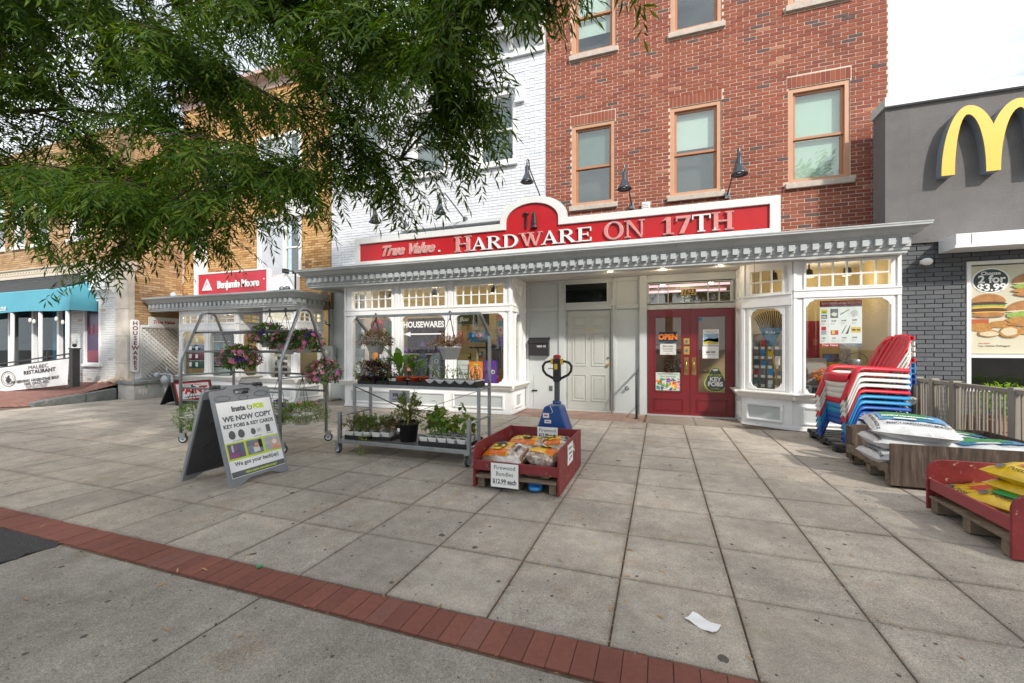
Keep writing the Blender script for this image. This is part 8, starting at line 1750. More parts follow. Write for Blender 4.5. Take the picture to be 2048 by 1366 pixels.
# middle light
q = MB(); q.prism([(-4.95, FZ), (-4.57, FZ), (-4.57, 1.05), (-4.61, 1.17), (-4.68, 1.245), (-4.76, 1.265), (-4.84, 1.245), (-4.91, 1.17), (-4.95, 1.05)], XZ(8.42), 0.05)
t = thing('tombstone', 'grey foam tombstone with carved skulls in the middle bay window', 'tombstone', (-4.76, 8.44, FZ)); wb(q, 'slab', mat('tomb_grey', (0.11, 0.12, 0.14), 0.8, var=0.6, vscale=26, bump=0.8), t)
q = MB()
for k in range(7):
    for a0 in (0, 180): o_, i_ = ring(-4.76 + [0, -.1, .1, -.1, .1, 0, 0][k], 0.72 + [0.35, 0.2, 0.2, 0.02, 0.04, 0.1, -0.06][k], 0.05, 0.045, 0.009, 0.009, a0, a0 + 180, 10); q.prism(o_ + i_[::-1], XZ(8.415), 0.004)
wb(q, 'carving', mat('tomb_pale', (0.42, 0.44, 0.46), 0.8), t)
t = thing('witch_dress', 'dark violet witch costume hanging in the middle bay window', 'costume', (-5.30, 8.7, FZ))
q = MB(); q.lathe([(0.20, FZ), (0.17, 0.9), (0.11, 1.15), (0.06, 1.30), (0.10, 1.36), (0.06, 1.42)], (-5.32, 8.75, 0), 14, sy=0.6, wob=lambda a, h: 1 + 0.10 * math.sin(a * 6 + h * 3)); wb(q, 'dress', mat('witch_navy', (0.022, 0.022, 0.075), 0.8, var=0.4, vscale=14), t); q = MB(); q.lathe([(0.16, 1.40), (0.05, 1.44), (0.001, 1.62)], (-5.32, 8.75, 0), 12); wb(q, 'hat', mat('witch_violet', (0.06, 0.02, 0.12), 0.7), t)
t = thing('web_decoration', 'black web of cords stretched across the middle bay window', 'decoration', (-4.9, 9.3, 1.9)); q = MB()
for k in range(12):
    a = 2 * PI * k / 12; q.tube([(-4.9, 9.35, 1.92), (-4.9 + 0.55 * math.cos(a), 9.35, 1.92 + 0.42 * math.sin(a))], 0.006, 4)
for rr_ in (0.3, 0.6, 0.9): q.tube([(-4.9 + 0.55 * rr_ * math.cos(2 * PI * k / 12), 9.35, 1.92 + 0.42 * rr_ * math.sin(2 * PI * k / 12)) for k in range(12)], 0.005, 4, closed=True)
wb(q, 'web', BLACKP, t)
rq = random.Random(44)
def clutter(n, x0, x1, y0, y1, z0, z1, label, group, cols, seed, smax=0.13):
    r = random.Random(seed)
    for k in range(n):
        w, h = r.uniform(0.05, smax), r.uniform(0.06, smax * 1.3); x, z = r.uniform(x0, x1 - w), z0 + (z1 - z0) * (k % 3) / 3; m_ = r.choice(cols)
        q = MB(); q.box(0, w, 0, 0.06, 0, h); o = q.build('packaged_goods', m_, bevel=0.004); o.location = (x, r.uniform(y0, y1), z); tag(o, label % (m_.name.replace('_print', '').replace('_plastic', '').replace('_', ' ').replace('tin ', '').replace(' paint', ''), ('lowest', 'middle', 'top')[k % 3], ('left', 'middle', 'right')[min(2, int(3 * (x - x0) / (x1 - x0)))]), 'package', group)
        p = MB().box(w * 0.12, w * 0.88, -0.002, 0.0005, h * 0.55, h * 0.85).build('print_panel', r.choice([PAPER, YELLOW, RED, NAVY, LIME]), o)
def wbx(x0, x1, y0, y1, z0, z1, nm, m_):
    o = MB().box(x0 - x1, 0, 0, y1 - y0, 0, z1 - z0).build(nm, m_); o.location = (x1, y0, z0); return o
CC = [PURPLE, mat('dark_violet', (0.06, 0.02, 0.10), 0.5), BLACKP, ORANGE, NAVY, RED, BROWN, TEAL, PINK, WINE]
clutter(26, -6.0, -4.75, 8.85, 9.1, FZ, 1.25, 'small %s package in the %s tier, %s part of the middle bay window', 'packages in the middle bay window', CC, 3)
for k, z in enumerate((1.22,)): tag(MB().box(-6.0, -4.75, 8.75, 9.0, z, z + 0.015).build('glass_shelf', mat('pale_shelf', (0.5, 0.52, 0.52), 0.3)), 'pale shelf across the middle bay display', 'shelf')
for k in range(7):
    x = -5.85 + k * 0.155; o = tag(MB().lathe([(0.05, 0), (0.06, 0.03), (0.055, 0.09), (0.02, 0.12), (0.001, 0.13)], n=10).build('toy_bat', [PURPLE, BLACKP, mat('dark_violet', (0.06, 0.02, 0.10), 0.5)][k % 3]), 'dark violet toy on the pale shelf, number %s from the left' % ('one', 'two', 'three', 'four', 'five', 'six', 'seven')[k], 'toy', 'toys on the pale shelf'); o.location = (x, 8.86, 1.236)
o = tag(wbx(-6.08, -4.86, 9.28, 9.32, FZ, 2.12, 'dark_backcloth', mat('backcloth', (0.055, 0.03, 0.04), 0.9, var=0.9, vscale=5, spots=((0.20, 0.09, 0.05), 7, 0.58, 0.1))), 'dark patterned cloth hung behind the middle bay display', 'cloth')
o = tag(wbx(-7.0, -6.35, 9.20, 9.24, FZ, 2.1, 'reflection_panel', mat('reflection_panel', (0.20, 0.22, 0.24), 0.8, var=0.4, vscale=3)), 'grey panel added behind the left bay display for the grey reflection in its glass', 'reflection')  # grey panel added to imitate the reflection in the left glass
clutter(22, -4.9, -3.5, 9.05, 9.25, FZ, 1.35, 'small %s package in the %s tier, %s part of the right bay window', 'packages in the right bay window', CC + [CREAM, PAPER, WINE], 31, 0.17)
clutter(14, 2.35, 3.3, 9.0, 9.3, 0.56, 1.2, 'small %s package in the %s tier, %s part of the front window', 'packages in the front window', [PAPER, CREAM, DSTEEL, RED, BROWN, NAVY, YELLOW], 32, 0.2)
# left light
t = thing('heart_garland', 'shiny red ring garland hanging in the left bay window', 'garland', (-6.5, 8.6, 1.9)); q = MB(); q.tube([(-6.50 + 0.13 * math.cos(a), 8.6, 1.93 + 0.10 * math.sin(a)) for a in [2 * PI * i / 18 for i in range(18)]], 0.045, 8, closed=True); q.tube([(-6.60, 8.6, 1.84), (-6.72, 8.6, 1.76), (-6.80, 8.6, 1.70)], 0.035, 8); wb(q, 'tinsel', mat('red_tinsel', (0.5, 0.02, 0.02), 0.35, 0.3, var=0.5, vscale=60, bump=1.0, bscale=80), t)
for nm, x, z0, z1, m_, lab in (('gold_star', -6.29, 1.50, 1.85, mat('gold_tinsel', (0.55, 0.30, 0.03), 0.4, 0.3, var=0.5, vscale=60, bump=1.0, bscale=80), 'gold tinsel figure hanging beside the red garland'), ('green_cone', -6.13, 1.50, 1.90, mat('green_foil', (0.02, 0.25, 0.10), 0.35, 0.2), 'green foil decoration at the right edge of the left bay window')):
    t = thing(nm, lab, 'decoration', (x, 8.6, z0)); q = MB(); q.lathe([(0.03, z0), (0.075, z0 + 0.08), (0.04, z0 + 0.18), (0.07, z0 + 0.26), (0.03, z1 - 0.02), (0.001, z1)], (x, 8.6, 0), 10, wob=lambda a, h: 1 + 0.15 * math.sin(a * 4 + h * 20)); wb(q, 'body', m_, t)
t = thing('ghost', 'white fabric ghost with a dark smiling face in the left bay window', 'ghost', (-6.17, 8.5, 0.9)); q = MB(); q.lathe([(0.13, 0.98), (0.11, 1.15), (0.075, 1.32), (0.085, 1.38), (0.075, 1.46), (0.04, 1.50), (0.001, 1.51)], (-6.17, 8.5, 0), 14, wob=lambda a, h: 1 + (0.12 * math.sin(a * 7) if h < 1.2 else 0)); wb(q, 'sheet', mat('ghost_cloth', (0.62, 0.60, 0.66), 0.9), t); q = MB()
for x, z in ((-6.20, 1.425), (-6.15, 1.425), (-6.175, 1.385)): q.ball((x, 8.42, z), 0.013, 8, 5)
wb(q, 'face_spots', BLACKP, t)
t = thing('orange_dress', 'orange and yellow costume hanging in the left bay window', 'costume', (-6.55, 8.55, 0.95)); q = MB(); q.lathe([(0.14, 1.0), (0.09, 1.2), (0.05, 1.40)], (-6.52, 8.55, 0), 12, sy=0.5, wob=lambda a, h: 1 + 0.1 * math.sin(a * 5)); wb(q, 'dress', mat('orange_cloth', (0.70, 0.26, 0.03), 0.8, var=0.4, vscale=9), t)
placard('purple_box', 'dark violet box with a white skeleton label in the left bay window', 'box', -6.13, -6.0, 1.03, 1.33, 8.48, mat('dark_violet', (0.06, 0.02, 0.10), 0.5), [(rect(-6.10, -6.03, 1.12, 1.22), PAPER)])
placard('cat_picture', 'pale picture of a cat and bird leaning at the bottom of the left bay window', 'picture', -6.14, -5.92, 0.70, 0.98, 8.36, mat('pale_card', (0.55, 0.54, 0.53), 0.6), [(blob(-6.08, 0.76, 0.03, 0.05, 3), INK), (blob(-5.98, 0.76, 0.025, 0.02, 4), BLUE)])
placard('teal_box', 'teal toy box at the bottom of the left bay window', 'box', -6.42, -6.20, FZ, 0.80, 8.40, TEAL, [(rect(-6.40, -6.22, 0.70, 0.78), PURPLE), (rect(-6.40, -6.22, 0.62, 0.66), mat('aqua', (0.10, 0.50, 0.55), 0.5))])
placard('magazine_stand', 'grey wire stand of white papers at the left edge of the left bay window', 'stand', -6.84, -6.52, 0.72, 1.35, 8.62, mat('pale_grey_sheet', (0.40, 0.42, 0.45), 0.6), [(rect(-6.60, -6.54, 1.0, 1.12), PAPER), (rect(-6.82, -6.55, 0.98, 0.985), DSTEEL), (rect(-6.82, -6.55, 1.18, 1.185), DSTEEL), (rect(-6.82, -6.62, 0.75, 0.95), PAPER)])
clutter(14, -7.0, -6.25, 8.8, 9.1, FZ, 1.1, 'small %s package in the %s tier, %s part of the left bay window', 'packages in the left bay window', CC, 5)
# angled window: rake and peg board
t = thing('leaf_rake', 'large brown fan leaf rake with a yellow handle in the angled window', 'rake', (1.86, 8.52, FZ))
Ma = face((1.845, 8.50, 0), (0.834, -0.552, 0), (0, 0, 1)); WOOD = mat('yellow_handle', (0.62, 0.30, 0.04), 0.4)
q = MB()
for k in range(16):
    a = -0.62 + 1.24 * k / 15; q.tube([Ma @ Vector((0.05 * a, 1.42, 0)), Ma @ Vector((0.42 * math.sin(a), 1.42 + 0.55 * math.cos(a), 0.0)), Ma @ Vector((0.46 * math.sin(a), 1.42 + 0.60 * math.cos(a), 0.03))], 0.010, 5)
wb(q, 'tines', mat('brown_tines', (0.06, 0.035, 0.022), 0.5), t)
q = MB(); q.prism([(-0.19, 1.72), (0.19, 1.72), (0.03, 1.40), (-0.03, 1.40)], Ma @ Matrix.Translation((0, 0, 0.02)), 0.012); wb(q, 'blue_card', mat('rake_card', (0.02, 0.12, 0.20), 0.4), t); text('Rake', 0.08, PAPER, Matrix.Translation(-org(t)) @ Ma @ Matrix.Translation((0, 1.64, 0.033)), t, 0.0004)
q = MB(); q.tube([Ma @ Vector((0.0, 1.42, 0.0)), Ma @ Vector((0.11, 0.70, 0.02))], 0.014, 8); wb(q, 'handle', WOOD, t)
t = thing('pole', 'pale yellow wooden pole leaning in the angled window', 'pole', (2.05, 8.45, FZ)); wb(MB().tube([Ma @ Vector((0.20, 0.70, 0.0)), Ma @ Vector((0.19, 1.95, -0.02))], 0.016, 8), 'shaft', mat('pale_yellow_wood', (0.66, 0.56, 0.26), 0.6), t)
pb = thing('peg_rack', 'dark peg rack of hanging tools and price tags in the angled window', 'rack', (1.72, 8.75, FZ)); Mq = face((1.78, 8.72, 0), (0.834, -0.552, 0), (0, 0, 1))
q = MB(); q.prism(rect(-0.30, 0.34, 0.60, 1.62), Mq, 0.01); wb(q, 'back', mat('peg_board', (0.34, 0.25, 0.16), 0.7), pb)
r = random.Random(8); k = 0
for row in range(5):
    for c_ in range(5):
        u, v = -0.27 + c_ * 0.115, 0.72 + row * 0.17; w, h = r.uniform(0.06, 0.10), r.uniform(0.07, 0.13); m_ = r.choice([NAVY, BLUE, TEAL, DSTEEL, RED, YELLOW, DSTEEL, PAPER])
        q = MB(); q.prism(rrect(u, u + w, v, v + h, 0.01, 2), Mq @ Matrix.Translation((0, 0, 0.012)), 0.03); o = wb(q, 'packaged_tool', m_, pb)
        q = MB(); q.prism(rect(u + 0.005, u + w - 0.005, v - 0.055, v - 0.005), Mq @ Matrix.Translation((0, 0, 0.05)), 0.002); wb(q, 'price_tag', PAPER, pb)
# right bay: poster, boxes, pot of orange leaves
bp2 = thing('bargain_poster', 'white Bargains of the Month poster with red header in the front window', 'poster', (2.72, 8.25, 1.9)); BY = 8.24
wb(MB().box(2.485, 3.055, BY, BY + 0.003, 1.39, 2.14), 'sheet', PAPER, bp2)
for P, m_ in ((rect(2.485, 3.055, 2.065, 2.14), RED), (rect(2.485, 3.055, 2.04, 2.064), GREYINK), (rect(2.485, 2.75, 1.39, 1.445), RED), (rect(2.751, 3.055, 1.39, 1.445), GREYINK)): q = MB(); q.prism(P, XZ(BY - 0.002), 0.001); wb(q, 'print', m_, bp2)
wtext('BARGAINS of the MONTH', 0.046, PAPER, front(2.77, BY - 0.003, 2.10), bp2, 0.0003, bold=0.001); wtext('True Value', 0.05, PAPER, front(2.615, BY - 0.003, 1.417), bp2, 0.0003, shear=0.35, bold=0.001); wtext('Find the right products to', 0.018, PAPER, front(2.90, BY - 0.003, 1.428), bp2, 0.0003); wtext('tackle your project', 0.018, PAPER, front(2.90, BY - 0.003, 1.405), bp2, 0.0003)
for k, (s, u, v) in enumerate((('12.99', 2.535, 1.81), ('12.99', 2.675, 1.81), ('24.99', 2.81, 1.815), ('44.99', 2.955, 1.82), ('7.99', 2.535, 1.53), ('3.49', 2.675, 1.53), ('19.99', 2.815, 1.535), ('19.99', 2.955, 1.54))):
    wtext(s, 0.030, INK, front(u, BY - 0.002, v), bp2, 0.0003, bold=0.0012)
    for i in range(3): q = MB(); q.prism(rect(u - 0.04, u + 0.03 - 0.012 * i, v - 0.035 - i * 0.013, v - 0.030 - i * 0.013), XZ(BY - 0.001), 0.0008); wb(q, 'small_print', mat('grey_print', (0.45, 0.45, 0.46), 0.6), bp2)
PIC = [(rect(2.505, 2.585, 1.93, 2.0), YELLOW), (rect(2.515, 2.575, 1.945, 1.97), GREEN), (rect(2.505, 2.585, 1.85, 1.915), BLUE), (rect(2.515, 2.575, 1.865, 1.89), YELLOW), (rect(2.63, 2.735, 1.86, 2.01), GREYINK), (blob(2.682, 1.92, 0.042, 0.03, 2), mat('bulb_cream', (0.7, 0.68, 0.55), 0.5)), ([(2.76, 1.92), (2.765, 1.905), (2.89, 1.99), (2.885, 2.0)], DSTEEL), (blob(2.955, 1.93, 0.05, 0.055, 6, 0.15), mat('fan_grey', (0.55, 0.56, 0.57), 0.5)), (rect(2.505, 2.57, 1.66, 1.72), RED), (rect(2.505, 2.575, 1.59, 1.655), mat('pale_grey_sheet', (0.40, 0.42, 0.45), 0.6)), (rect(2.635, 2.74, 1.585, 1.66), RED), (rect(2.65, 2.69, 1.60, 1.655), YELLOW), ([(2.775, 1.60), (2.80, 1.62), (2.85, 1.74), (2.847, 1.745), (2.79, 1.63)], INK), ([(2.83, 1.60), (2.87, 1.60), (2.90, 1.74), (2.897, 1.745), (2.85, 1.63)], INK), (rect(2.91, 2.975, 1.62, 1.71), YELLOW), (rect(2.98, 3.04, 1.62, 1.71), YELLOW), (rect(2.92, 2.97, 1.65, 1.675), INK), (rect(2.985, 3.03, 1.65, 1.675), INK)]
for k, (P, m_) in enumerate(PIC): q = MB(); q.prism(P, XZ(BY - 0.0015 - 0.0006 * (k % 2)), 0.0005); wb(q, 'product_picture', m_, bp2)
placard('red_board', 'tall dark red display board at the left of the front window', 'board', 2.22, 2.46, 0.55, 1.86, 9.0, mat('dark_red_board', (0.27, 0.012, 0.02), 0.4, var=0.2), [(rect(2.37, 2.43, 1.42, 1.54), mat('dusty_red', (0.34, 0.10, 0.09), 0.5))])
t = thing('appliance_box', 'large grey appliance box with a pictured grill at the left of the front window', 'box', (2.45, 8.6, 0.53)); wb(MB().box(2.24, 2.66, 8.50, 8.85, 0.74, 1.19), 'carton', mat('grey_carton', (0.33, 0.31, 0.29), 0.6), t); q = MB(); q.prism([(2.25, 0.82), (2.35, 0.82), (2.39, 0.90), (2.39, 1.0), (2.35, 1.07), (2.25, 1.07)], XZ(8.495), 0.003); wb(q, 'hexagon_picture', mat('photo_dark', (0.12, 0.10, 0.09), 0.5, var=0.6, vscale=25), t)
placard('white_carton', 'low white carton with a grey hoop drawing at the bottom of the front window', 'box', 2.24, 2.70, 0.535, 0.735, 8.46, mat('white_carton', (0.64, 0.66, 0.68), 0.6), [(rect(2.27, 2.31, 0.69, 0.72), INK)] ); q = MB(); q.tube([(2.58 + 0.10 * math.cos(a), 8.452, 0.60 + 0.085 * math.sin(a)) for a in [2 * PI * i / 20 for i in range(20)]], 0.006, 5, closed=True); tag(q.build('wire_hoop', DSTEEL), 'grey wire hoop on the low white carton', 'hoop')
t = thing('potted_plant', 'terracotta pot with bright orange autumn leaves in the front window', 'potted plant', (2.56, 8.36, 0.70)); MB().lathe([(0.05, 0), (0.085, 0.14), (0.095, 0.14), (0.095, 0.18), (0.08, 0.18)], n=16).build('pot', mat('terracotta', (0.36, 0.14, 0.07), 0.8), t); mb = MB(); bushy(mb, random.Random(4), (0, 0, 0.20), 0.14, 0.10, 150, 0.06, 0.035, -0.2); mb.build('leaves', leaf_mat('orange_leaf', [(0.75, 0.16, 0.01), (0.80, 0.36, 0.02), (0.55, 0.08, 0.01)], trans=0.2), t, fix=False); MB().box(-0.12, 0.12, 0.02, 0.2, -0.17, -0.001).build('stand', BLACKP, t)
placard('dark_carton', 'dark photo-printed carton under the poster in the front window', 'box', 2.50, 2.72, 1.12, 1.27, 8.9, mat('photo_mauve', (0.16, 0.12, 0.20), 0.5), [(rect(2.52, 2.6, 1.14, 1.24), BLUE)]); placard('pattern_box', 'pale patterned box under the poster in the front window', 'box', 2.74, 2.88, 1.05, 1.36, 8.86, mat('pattern_pale', (0.42, 0.33, 0.30), 0.6, var=0.7, vscale=22))
t = thing('flour_mill', 'small steel hand mill with a wire loop in the front window', 'mill', (3.05, 8.45, 0.55)); wb(MB().lathe([(0.09, 0.53), (0.09, 1.06)], (3.05, 8.45, 0), 10).lathe([(0.07, 1.061), (0.075, 1.17), (0.06, 1.19)], (3.05, 8.45, 0), 14), 'drum', STEEL, t); wb(MB().tube([(3.05 + 0.14 * math.cos(a), 8.42, 1.17 + 0.12 * math.sin(a)) for a in [PI * i / 12 - 0.6 for i in range(18)]], 0.006, 5), 'wire_loop', BLACKP, t); wb(MB().tube([(2.72, 8.40, 1.22), (2.95, 8.42, 1.10)], 0.006, 5), 'crank', BLACKP, t)
placard('mirror_panel', 'white arched mirror leaning at the right of the front window', 'mirror', 3.17, 3.37, 0.6, 2.0, 8.95, mat('mirror_white', (0.60, 0.64, 0.64), 0.3)); placard('cream_panel', 'cream upright panel in the middle of the front window', 'panel', 2.84, 2.98, 0.55, 1.40, 9.2, mat('cream_panel', (0.62, 0.58, 0.36), 0.6))
# goods glimpsed through the red doors
clutter(12, -0.2, 1.3, 10.6, 11.4, 0.3, 1.7, '%s goods on the %s shelf, %s part, seen through the red doors', 'goods behind the red doors', CC + [CREAM, BROWN, PAPER], 12, 0.3)
t = thing('wreath', 'dark bushy wreath hanging inside the left door glass', 'wreath', (0.2, 9.16, 1.05)); mb = MB(); bushy(mb, random.Random(6), (0, 0, 0), 0.15, 0.15, 420, 0.06, 0.02, -1); mb.build('twigs', leaf_mat('dark_twig', [(0.02, 0.018, 0.012), (0.05, 0.035, 0.02)], trans=0), t, fix=False)
# ------------------------------------------------------------------ street trees
import numpy as np
TIPS = [(-7.27,2.75,2.9),(-6.55,2.79,2.58),(-5.97,2.78,2.37),(-5.56,2.82,2.32),(-5.5,2.94,2.56),(-5.54,3.36,2.66),(-5.14,3.49,2.92),(-5.0,3.54,2.74),(-5.17,3.69,2.62),(-4.88,3.8,3.17),(-4.58,3.69,2.92),(-4.25,3.81,3.05),(-4.03,3.89,3.23),(-3.58,3.62,3.25),(-3.92,4.13,3.18),(-3.23,3.64,3.26),(-3.02,3.71,3.2),(-2.75,3.7,3.06),(-2.57,3.66,2.97),(-2.39,3.61,3.13),(-2.09,3.5,3.1),(-1.86,3.48,3.38),(-1.71,3.53,3.2),(-1.73,3.42,3.56),(-1.57,3.48,3.45),(-1.46,3.52,3.47),(-1.5,3.29,3.66),(-1.51,3.18,3.8),(-1.43,3.21,3.97),(-1.49,3.08,4.01),(-1.45,2.99,4.17),(-1.38,2.91,4.16),(-1.27,2.95,4.12),(-1.06,2.81,3.92),(-0.96,2.84,4.13),(-0.89,2.87,4.04),(-0.74,2.81,3.93),(-0.79,2.8,4.04),(-0.64,2.85,4.07),(-0.53,2.78,3.99),(-0.31,2.86,4.08),(-0.24,2.88,4.09),(-1.49,3.62,4.95),(-1.27,3.89,5.24),(-2.01,3.66,4.72),(-1.11,2.75,4.02),(-1.78,3.48,3.71),(-1.01,2.93,4.53),(-1.67,3.41,3.57),(-1.75,3.25,4.64),(-1.62,2.9,3.68),(-1.71,3.41,4.48),(-1.24,3.39,4.95),(-1.5,2.71,4.5),(-1.02,3.12,4.37),(-1.35,3.9,5.68),(-1.29,2.98,4.46),(-5.52,1.94,5.42),(-2.93,2.89,2.95),(-8.19,2.27,3.45),(-5.99,3.24,6.22),(-2.85,3.78,5.27),(-5.54,1.56,2.95),(-3.84,2.47,2.96),(-3.82,4.12,3.91),(-3.07,3.74,6.36),(-6.36,2.13,3.48),(-6.55,3.89,3.13),(-1.59,3.13,4.45),(-3.05,3.28,4.76),(-5.2,2.8,5.92),(-1.63,3.33,3.46),(-3.68,2.39,4.41),(-8.1,3.4,4.42),(-7.0,3.48,4.08),(-4.36,4.36,5.12),(-5.08,2.53,3.63),(-5.75,3.64,4.05),(-7.01,3.07,3.31),(-4.62,3.57,7.04),(-6.51,2.63,4.24),(-3.65,4.73,5.56),(-6.96,3.37,4.72),(-3.66,4.88,6.81),(-3.62,5.33,5.82),(-9.3,3.21,4.52),(-5.91,3.68,4.46),(-4.17,4.49,7.25),(-4.25,3.28,4.19),(-4.57,3.88,4.3),(-2.79,2.94,5.61),(-4.42,2.56,3.71),(-2.65,2.6,3.69),(-3.69,2.27,4.64),(-5.9,1.92,4.84),(-6.89,2.5,6.66),(-6.16,3.17,4.57),(-4.56,1.79,2.77),(-5.32,2.87,5.51),(-6.95,2.18,3.68),(-5.96,1.61,3.85),(-4.97,3.56,5.75),(-2.81,3.62,4.59),(-7.7,2.54,4.87),(-4.05,1.97,2.63),(-8.2,2.54,5.12),(-9.29,3.06,5.43),(-4.8,2.45,4.46),(-5.9,2.57,2.91),(-6.6,2.71,3.08),(-7.34,4.05,6.94),(-5.0,3.21,5.67),(-7.25,2.3,4.53),(-7.76,3.39,4.31),(-7.03,1.82,4.5),(-1.59,2.77,3.47),(-8.65,3.6,7.89),(-6.29,2.75,4.44),(-4.7,4.18,5.25),(-6.57,2.07,3.79),(-4.16,2.91,4.99),(-4.38,3.04,4.68),(-2.4,2.67,3.89),(-8.47,3.43,6.17),(-1.82,2.8,4.0),(-3.42,4.08,5.77),(-3.61,3.71,4.67),(-2.35,3.85,5.42),(-2.48,3.5,5.65),(-3.63,4.86,7.88),(-3.21,3.21,4.83),(-2.49,2.98,3.41),(-5.16,3.22,4.65),(-6.49,3.04,6.57),(-2.54,3.26,5.76),(-3.36,4.39,4.75),(-10.72,2.85,5.3),(-3.19,4.39,6.69),(-1.45,2.66,3.51),(-4.93,2.15,2.82),(-3.34,2.75,4.49),(-3.13,2.65,5.38),(-4.14,2.13,5.11),(-5.64,4.3,4.68),(-6.54,2.13,4.86),(-5.6,4.51,6.15),(-6.61,3.36,7.37),(-7.36,2.47,4.61),(-2.74,4.47,5.51),(-5.53,2.29,4.21),(-2.6,2.92,4.32),(-7.83,3.06,6.13),(-7.87,2.78,4.56),(-5.7,1.69,3.67),(-6.23,1.99,4.17),(-2.41,3.61,4.95),(-3.63,4.5,7.63),(-10.34,2.89,7.86),(-2.86,2.77,4.93),(-1.82,3.54,4.33),(-6.71,2.2,4.32),(-7.28,2.85,5.96),(-4.59,2.23,4.39),(-3.56,4.78,5.58),(-5.52,3.15,3.43),(-5.09,4.04,5.28),(-3.97,2.11,4.95),(-8.77,3.23,8.14),(-3.47,2.18,3.0),(-5.62,3.45,3.4),(-4.06,2.29,4.05),(-6.71,2.27,5.93),(-4.47,2.32,2.85),(-5.18,2.1,4.85),(-6.36,2.75,5.93),(-7.43,2.0,3.45),(-1.88,3.31,4.09),(-3.91,2.41,2.61),(-4.34,4.08,6.39),(-2.85,3.05,5.39),(-5.92,1.57,4.8),(-5.17,2.77,2.76),(-5.38,2.43,4.51),(-2.75,2.96,3.81),(-8.68,3.44,5.18),(-5.31,4.73,6.59),(-9.81,2.51,7.68),(-5.79,3.16,6.9),(-9.72,2.93,8.04),(-3.6,2.31,2.57),(-6.27,2.5,6.37),(-7.46,2.11,5.72),(-4.4,1.97,5.1),(-4.13,2.22,3.81),(-6.43,2.92,6.62),(-2.08,3.51,4.5),(-7.09,2.67,7.0),(-4.7,2.98,4.31),(-5.32,4.53,5.02),(-7.64,3.43,5.91),(-6.01,2.31,5.85),(-9.37,2.79,4.71),(-4.55,2.06,5.02),(-6.4,2.55,6.35),(-3.22,2.46,4.65),(-2.97,3.01,5.7),(-4.75,2.05,4.37),(-6.46,3.6,6.32),(-5.11,3.75,3.5),(-3.24,3.71,4.95),(-3.96,5.14,5.89),(-3.0,3.22,4.05),(-2.34,3.0,4.67),(-6.68,1.91,5.55),(-2.75,2.63,4.61),(-2.31,2.67,3.98),(-7.26,2.02,5.98),(-3.02,4.34,4.13),(-6.19,2.41,4.93),(-6.48,3.04,7.17),(-2.21,2.93,3.77),(-5.48,3.8,6.88),(-6.41,3.75,3.37),(-9.6,3.03,6.95),(-5.08,3.06,4.99),(-3.4,3.95,4.0),(-1.37,2.64,3.7),(-2.17,2.8,4.36),(-4.78,3.0,3.15),(-5.56,2.1,4.99),(-5.36,3.98,6.17),(-5.63,2.23,4.87),(-3.25,2.72,4.49),(-2.07,2.79,4.17),(-8.24,2.86,7.29),(-3.1,4.92,7.26),(-7.65,3.54,4.8),(-3.86,3.27,3.76),(-8.74,2.25,5.33),(-6.26,2.24,4.98),(-7.54,2.01,5.47),(-4.84,3.01,3.85),(-1.84,3.69,4.06),(-3.83,3.81,4.63),(-3.35,4.17,6.04),(-3.29,3.17,4.54),(-7.09,2.07,6.11),(-5.11,3.94,4.34),(-5.38,2.41,2.91),(-4.2,4.39,7.55),(-4.9,4.62,4.05),(-4.36,4.29,4.36),(-4.33,3.57,6.2),(-3.42,5.39,7.67),(-3.19,2.28,4.03),(-6.32,3.32,6.66),(-2.79,4.43,4.3),(-6.48,3.38,7.1),(-4.28,3.12,3.81),(-2.33,3.58,5.64),(-8.26,3.44,5.28),(-8.48,2.93,5.13),(-7.14,2.75,6.91),(-3.42,4.58,4.57),(-5.68,3.14,5.23),(-2.2,3.54,5.33),(-3.44,2.8,2.92),(-9.67,2.34,6.18),(-6.05,2.62,5.18),(-7.78,3.34,4.73),(-6.55,3.23,6.17),(-5.64,3.1,3.34),(-7.36,4.11,5.08),(-9.99,2.96,4.78),(-6.5,2.47,5.39),(-7.41,2.04,5.32),(-7.92,3.47,6.65),(-7.52,3.73,4.32),(-8.11,3.93,4.12),(-5.69,2.52,3.1),(-7.83,2.04,5.52),(-8.7,2.99,5.33),(-6.24,3.12,5.91),(-6.0,2.44,4.55),(-7.75,3.33,5.61),(-9.13,3.54,3.96),(-10.19,2.57,4.4),(-8.24,2.62,5.99),(-9.71,3.27,4.74),(-7.98,2.76,5.51),(-6.97,3.32,4.12),(-9.71,3.08,6.04),(-7.16,2.84,6.05),(-6.82,2.04,3.78),(-8.34,2.58,6.05),(-5.28,3.41,4.58),(-5.38,3.29,5.78),(-7.07,3.79,7.0),(-7.11,2.41,5.75),(-7.74,2.89,5.27),(-11.4,2.82,6.72),(-6.21,2.29,4.26),(-9.14,2.85,3.73),(-7.1,2.79,5.98),(-6.69,3.46,5.25),(-6.29,3.72,4.66),(-10.57,2.57,6.95),(-9.08,3.24,4.15),(-7.25,4.34,6.18),(-5.4,2.74,3.33),(-7.83,4.07,5.97),(-5.33,3.48,5.57),(-7.57,2.34,4.61),(-5.77,2.66,5.28),(-7.25,2.71,5.89),(-5.07,2.98,3.4),(-11.51,2.75,4.47),(-6.23,2.68,5.4),(-4.53,2.73,3.09),(-7.8,2.21,4.69),(-7.35,3.71,5.78),(-10.92,2.99,5.62)]
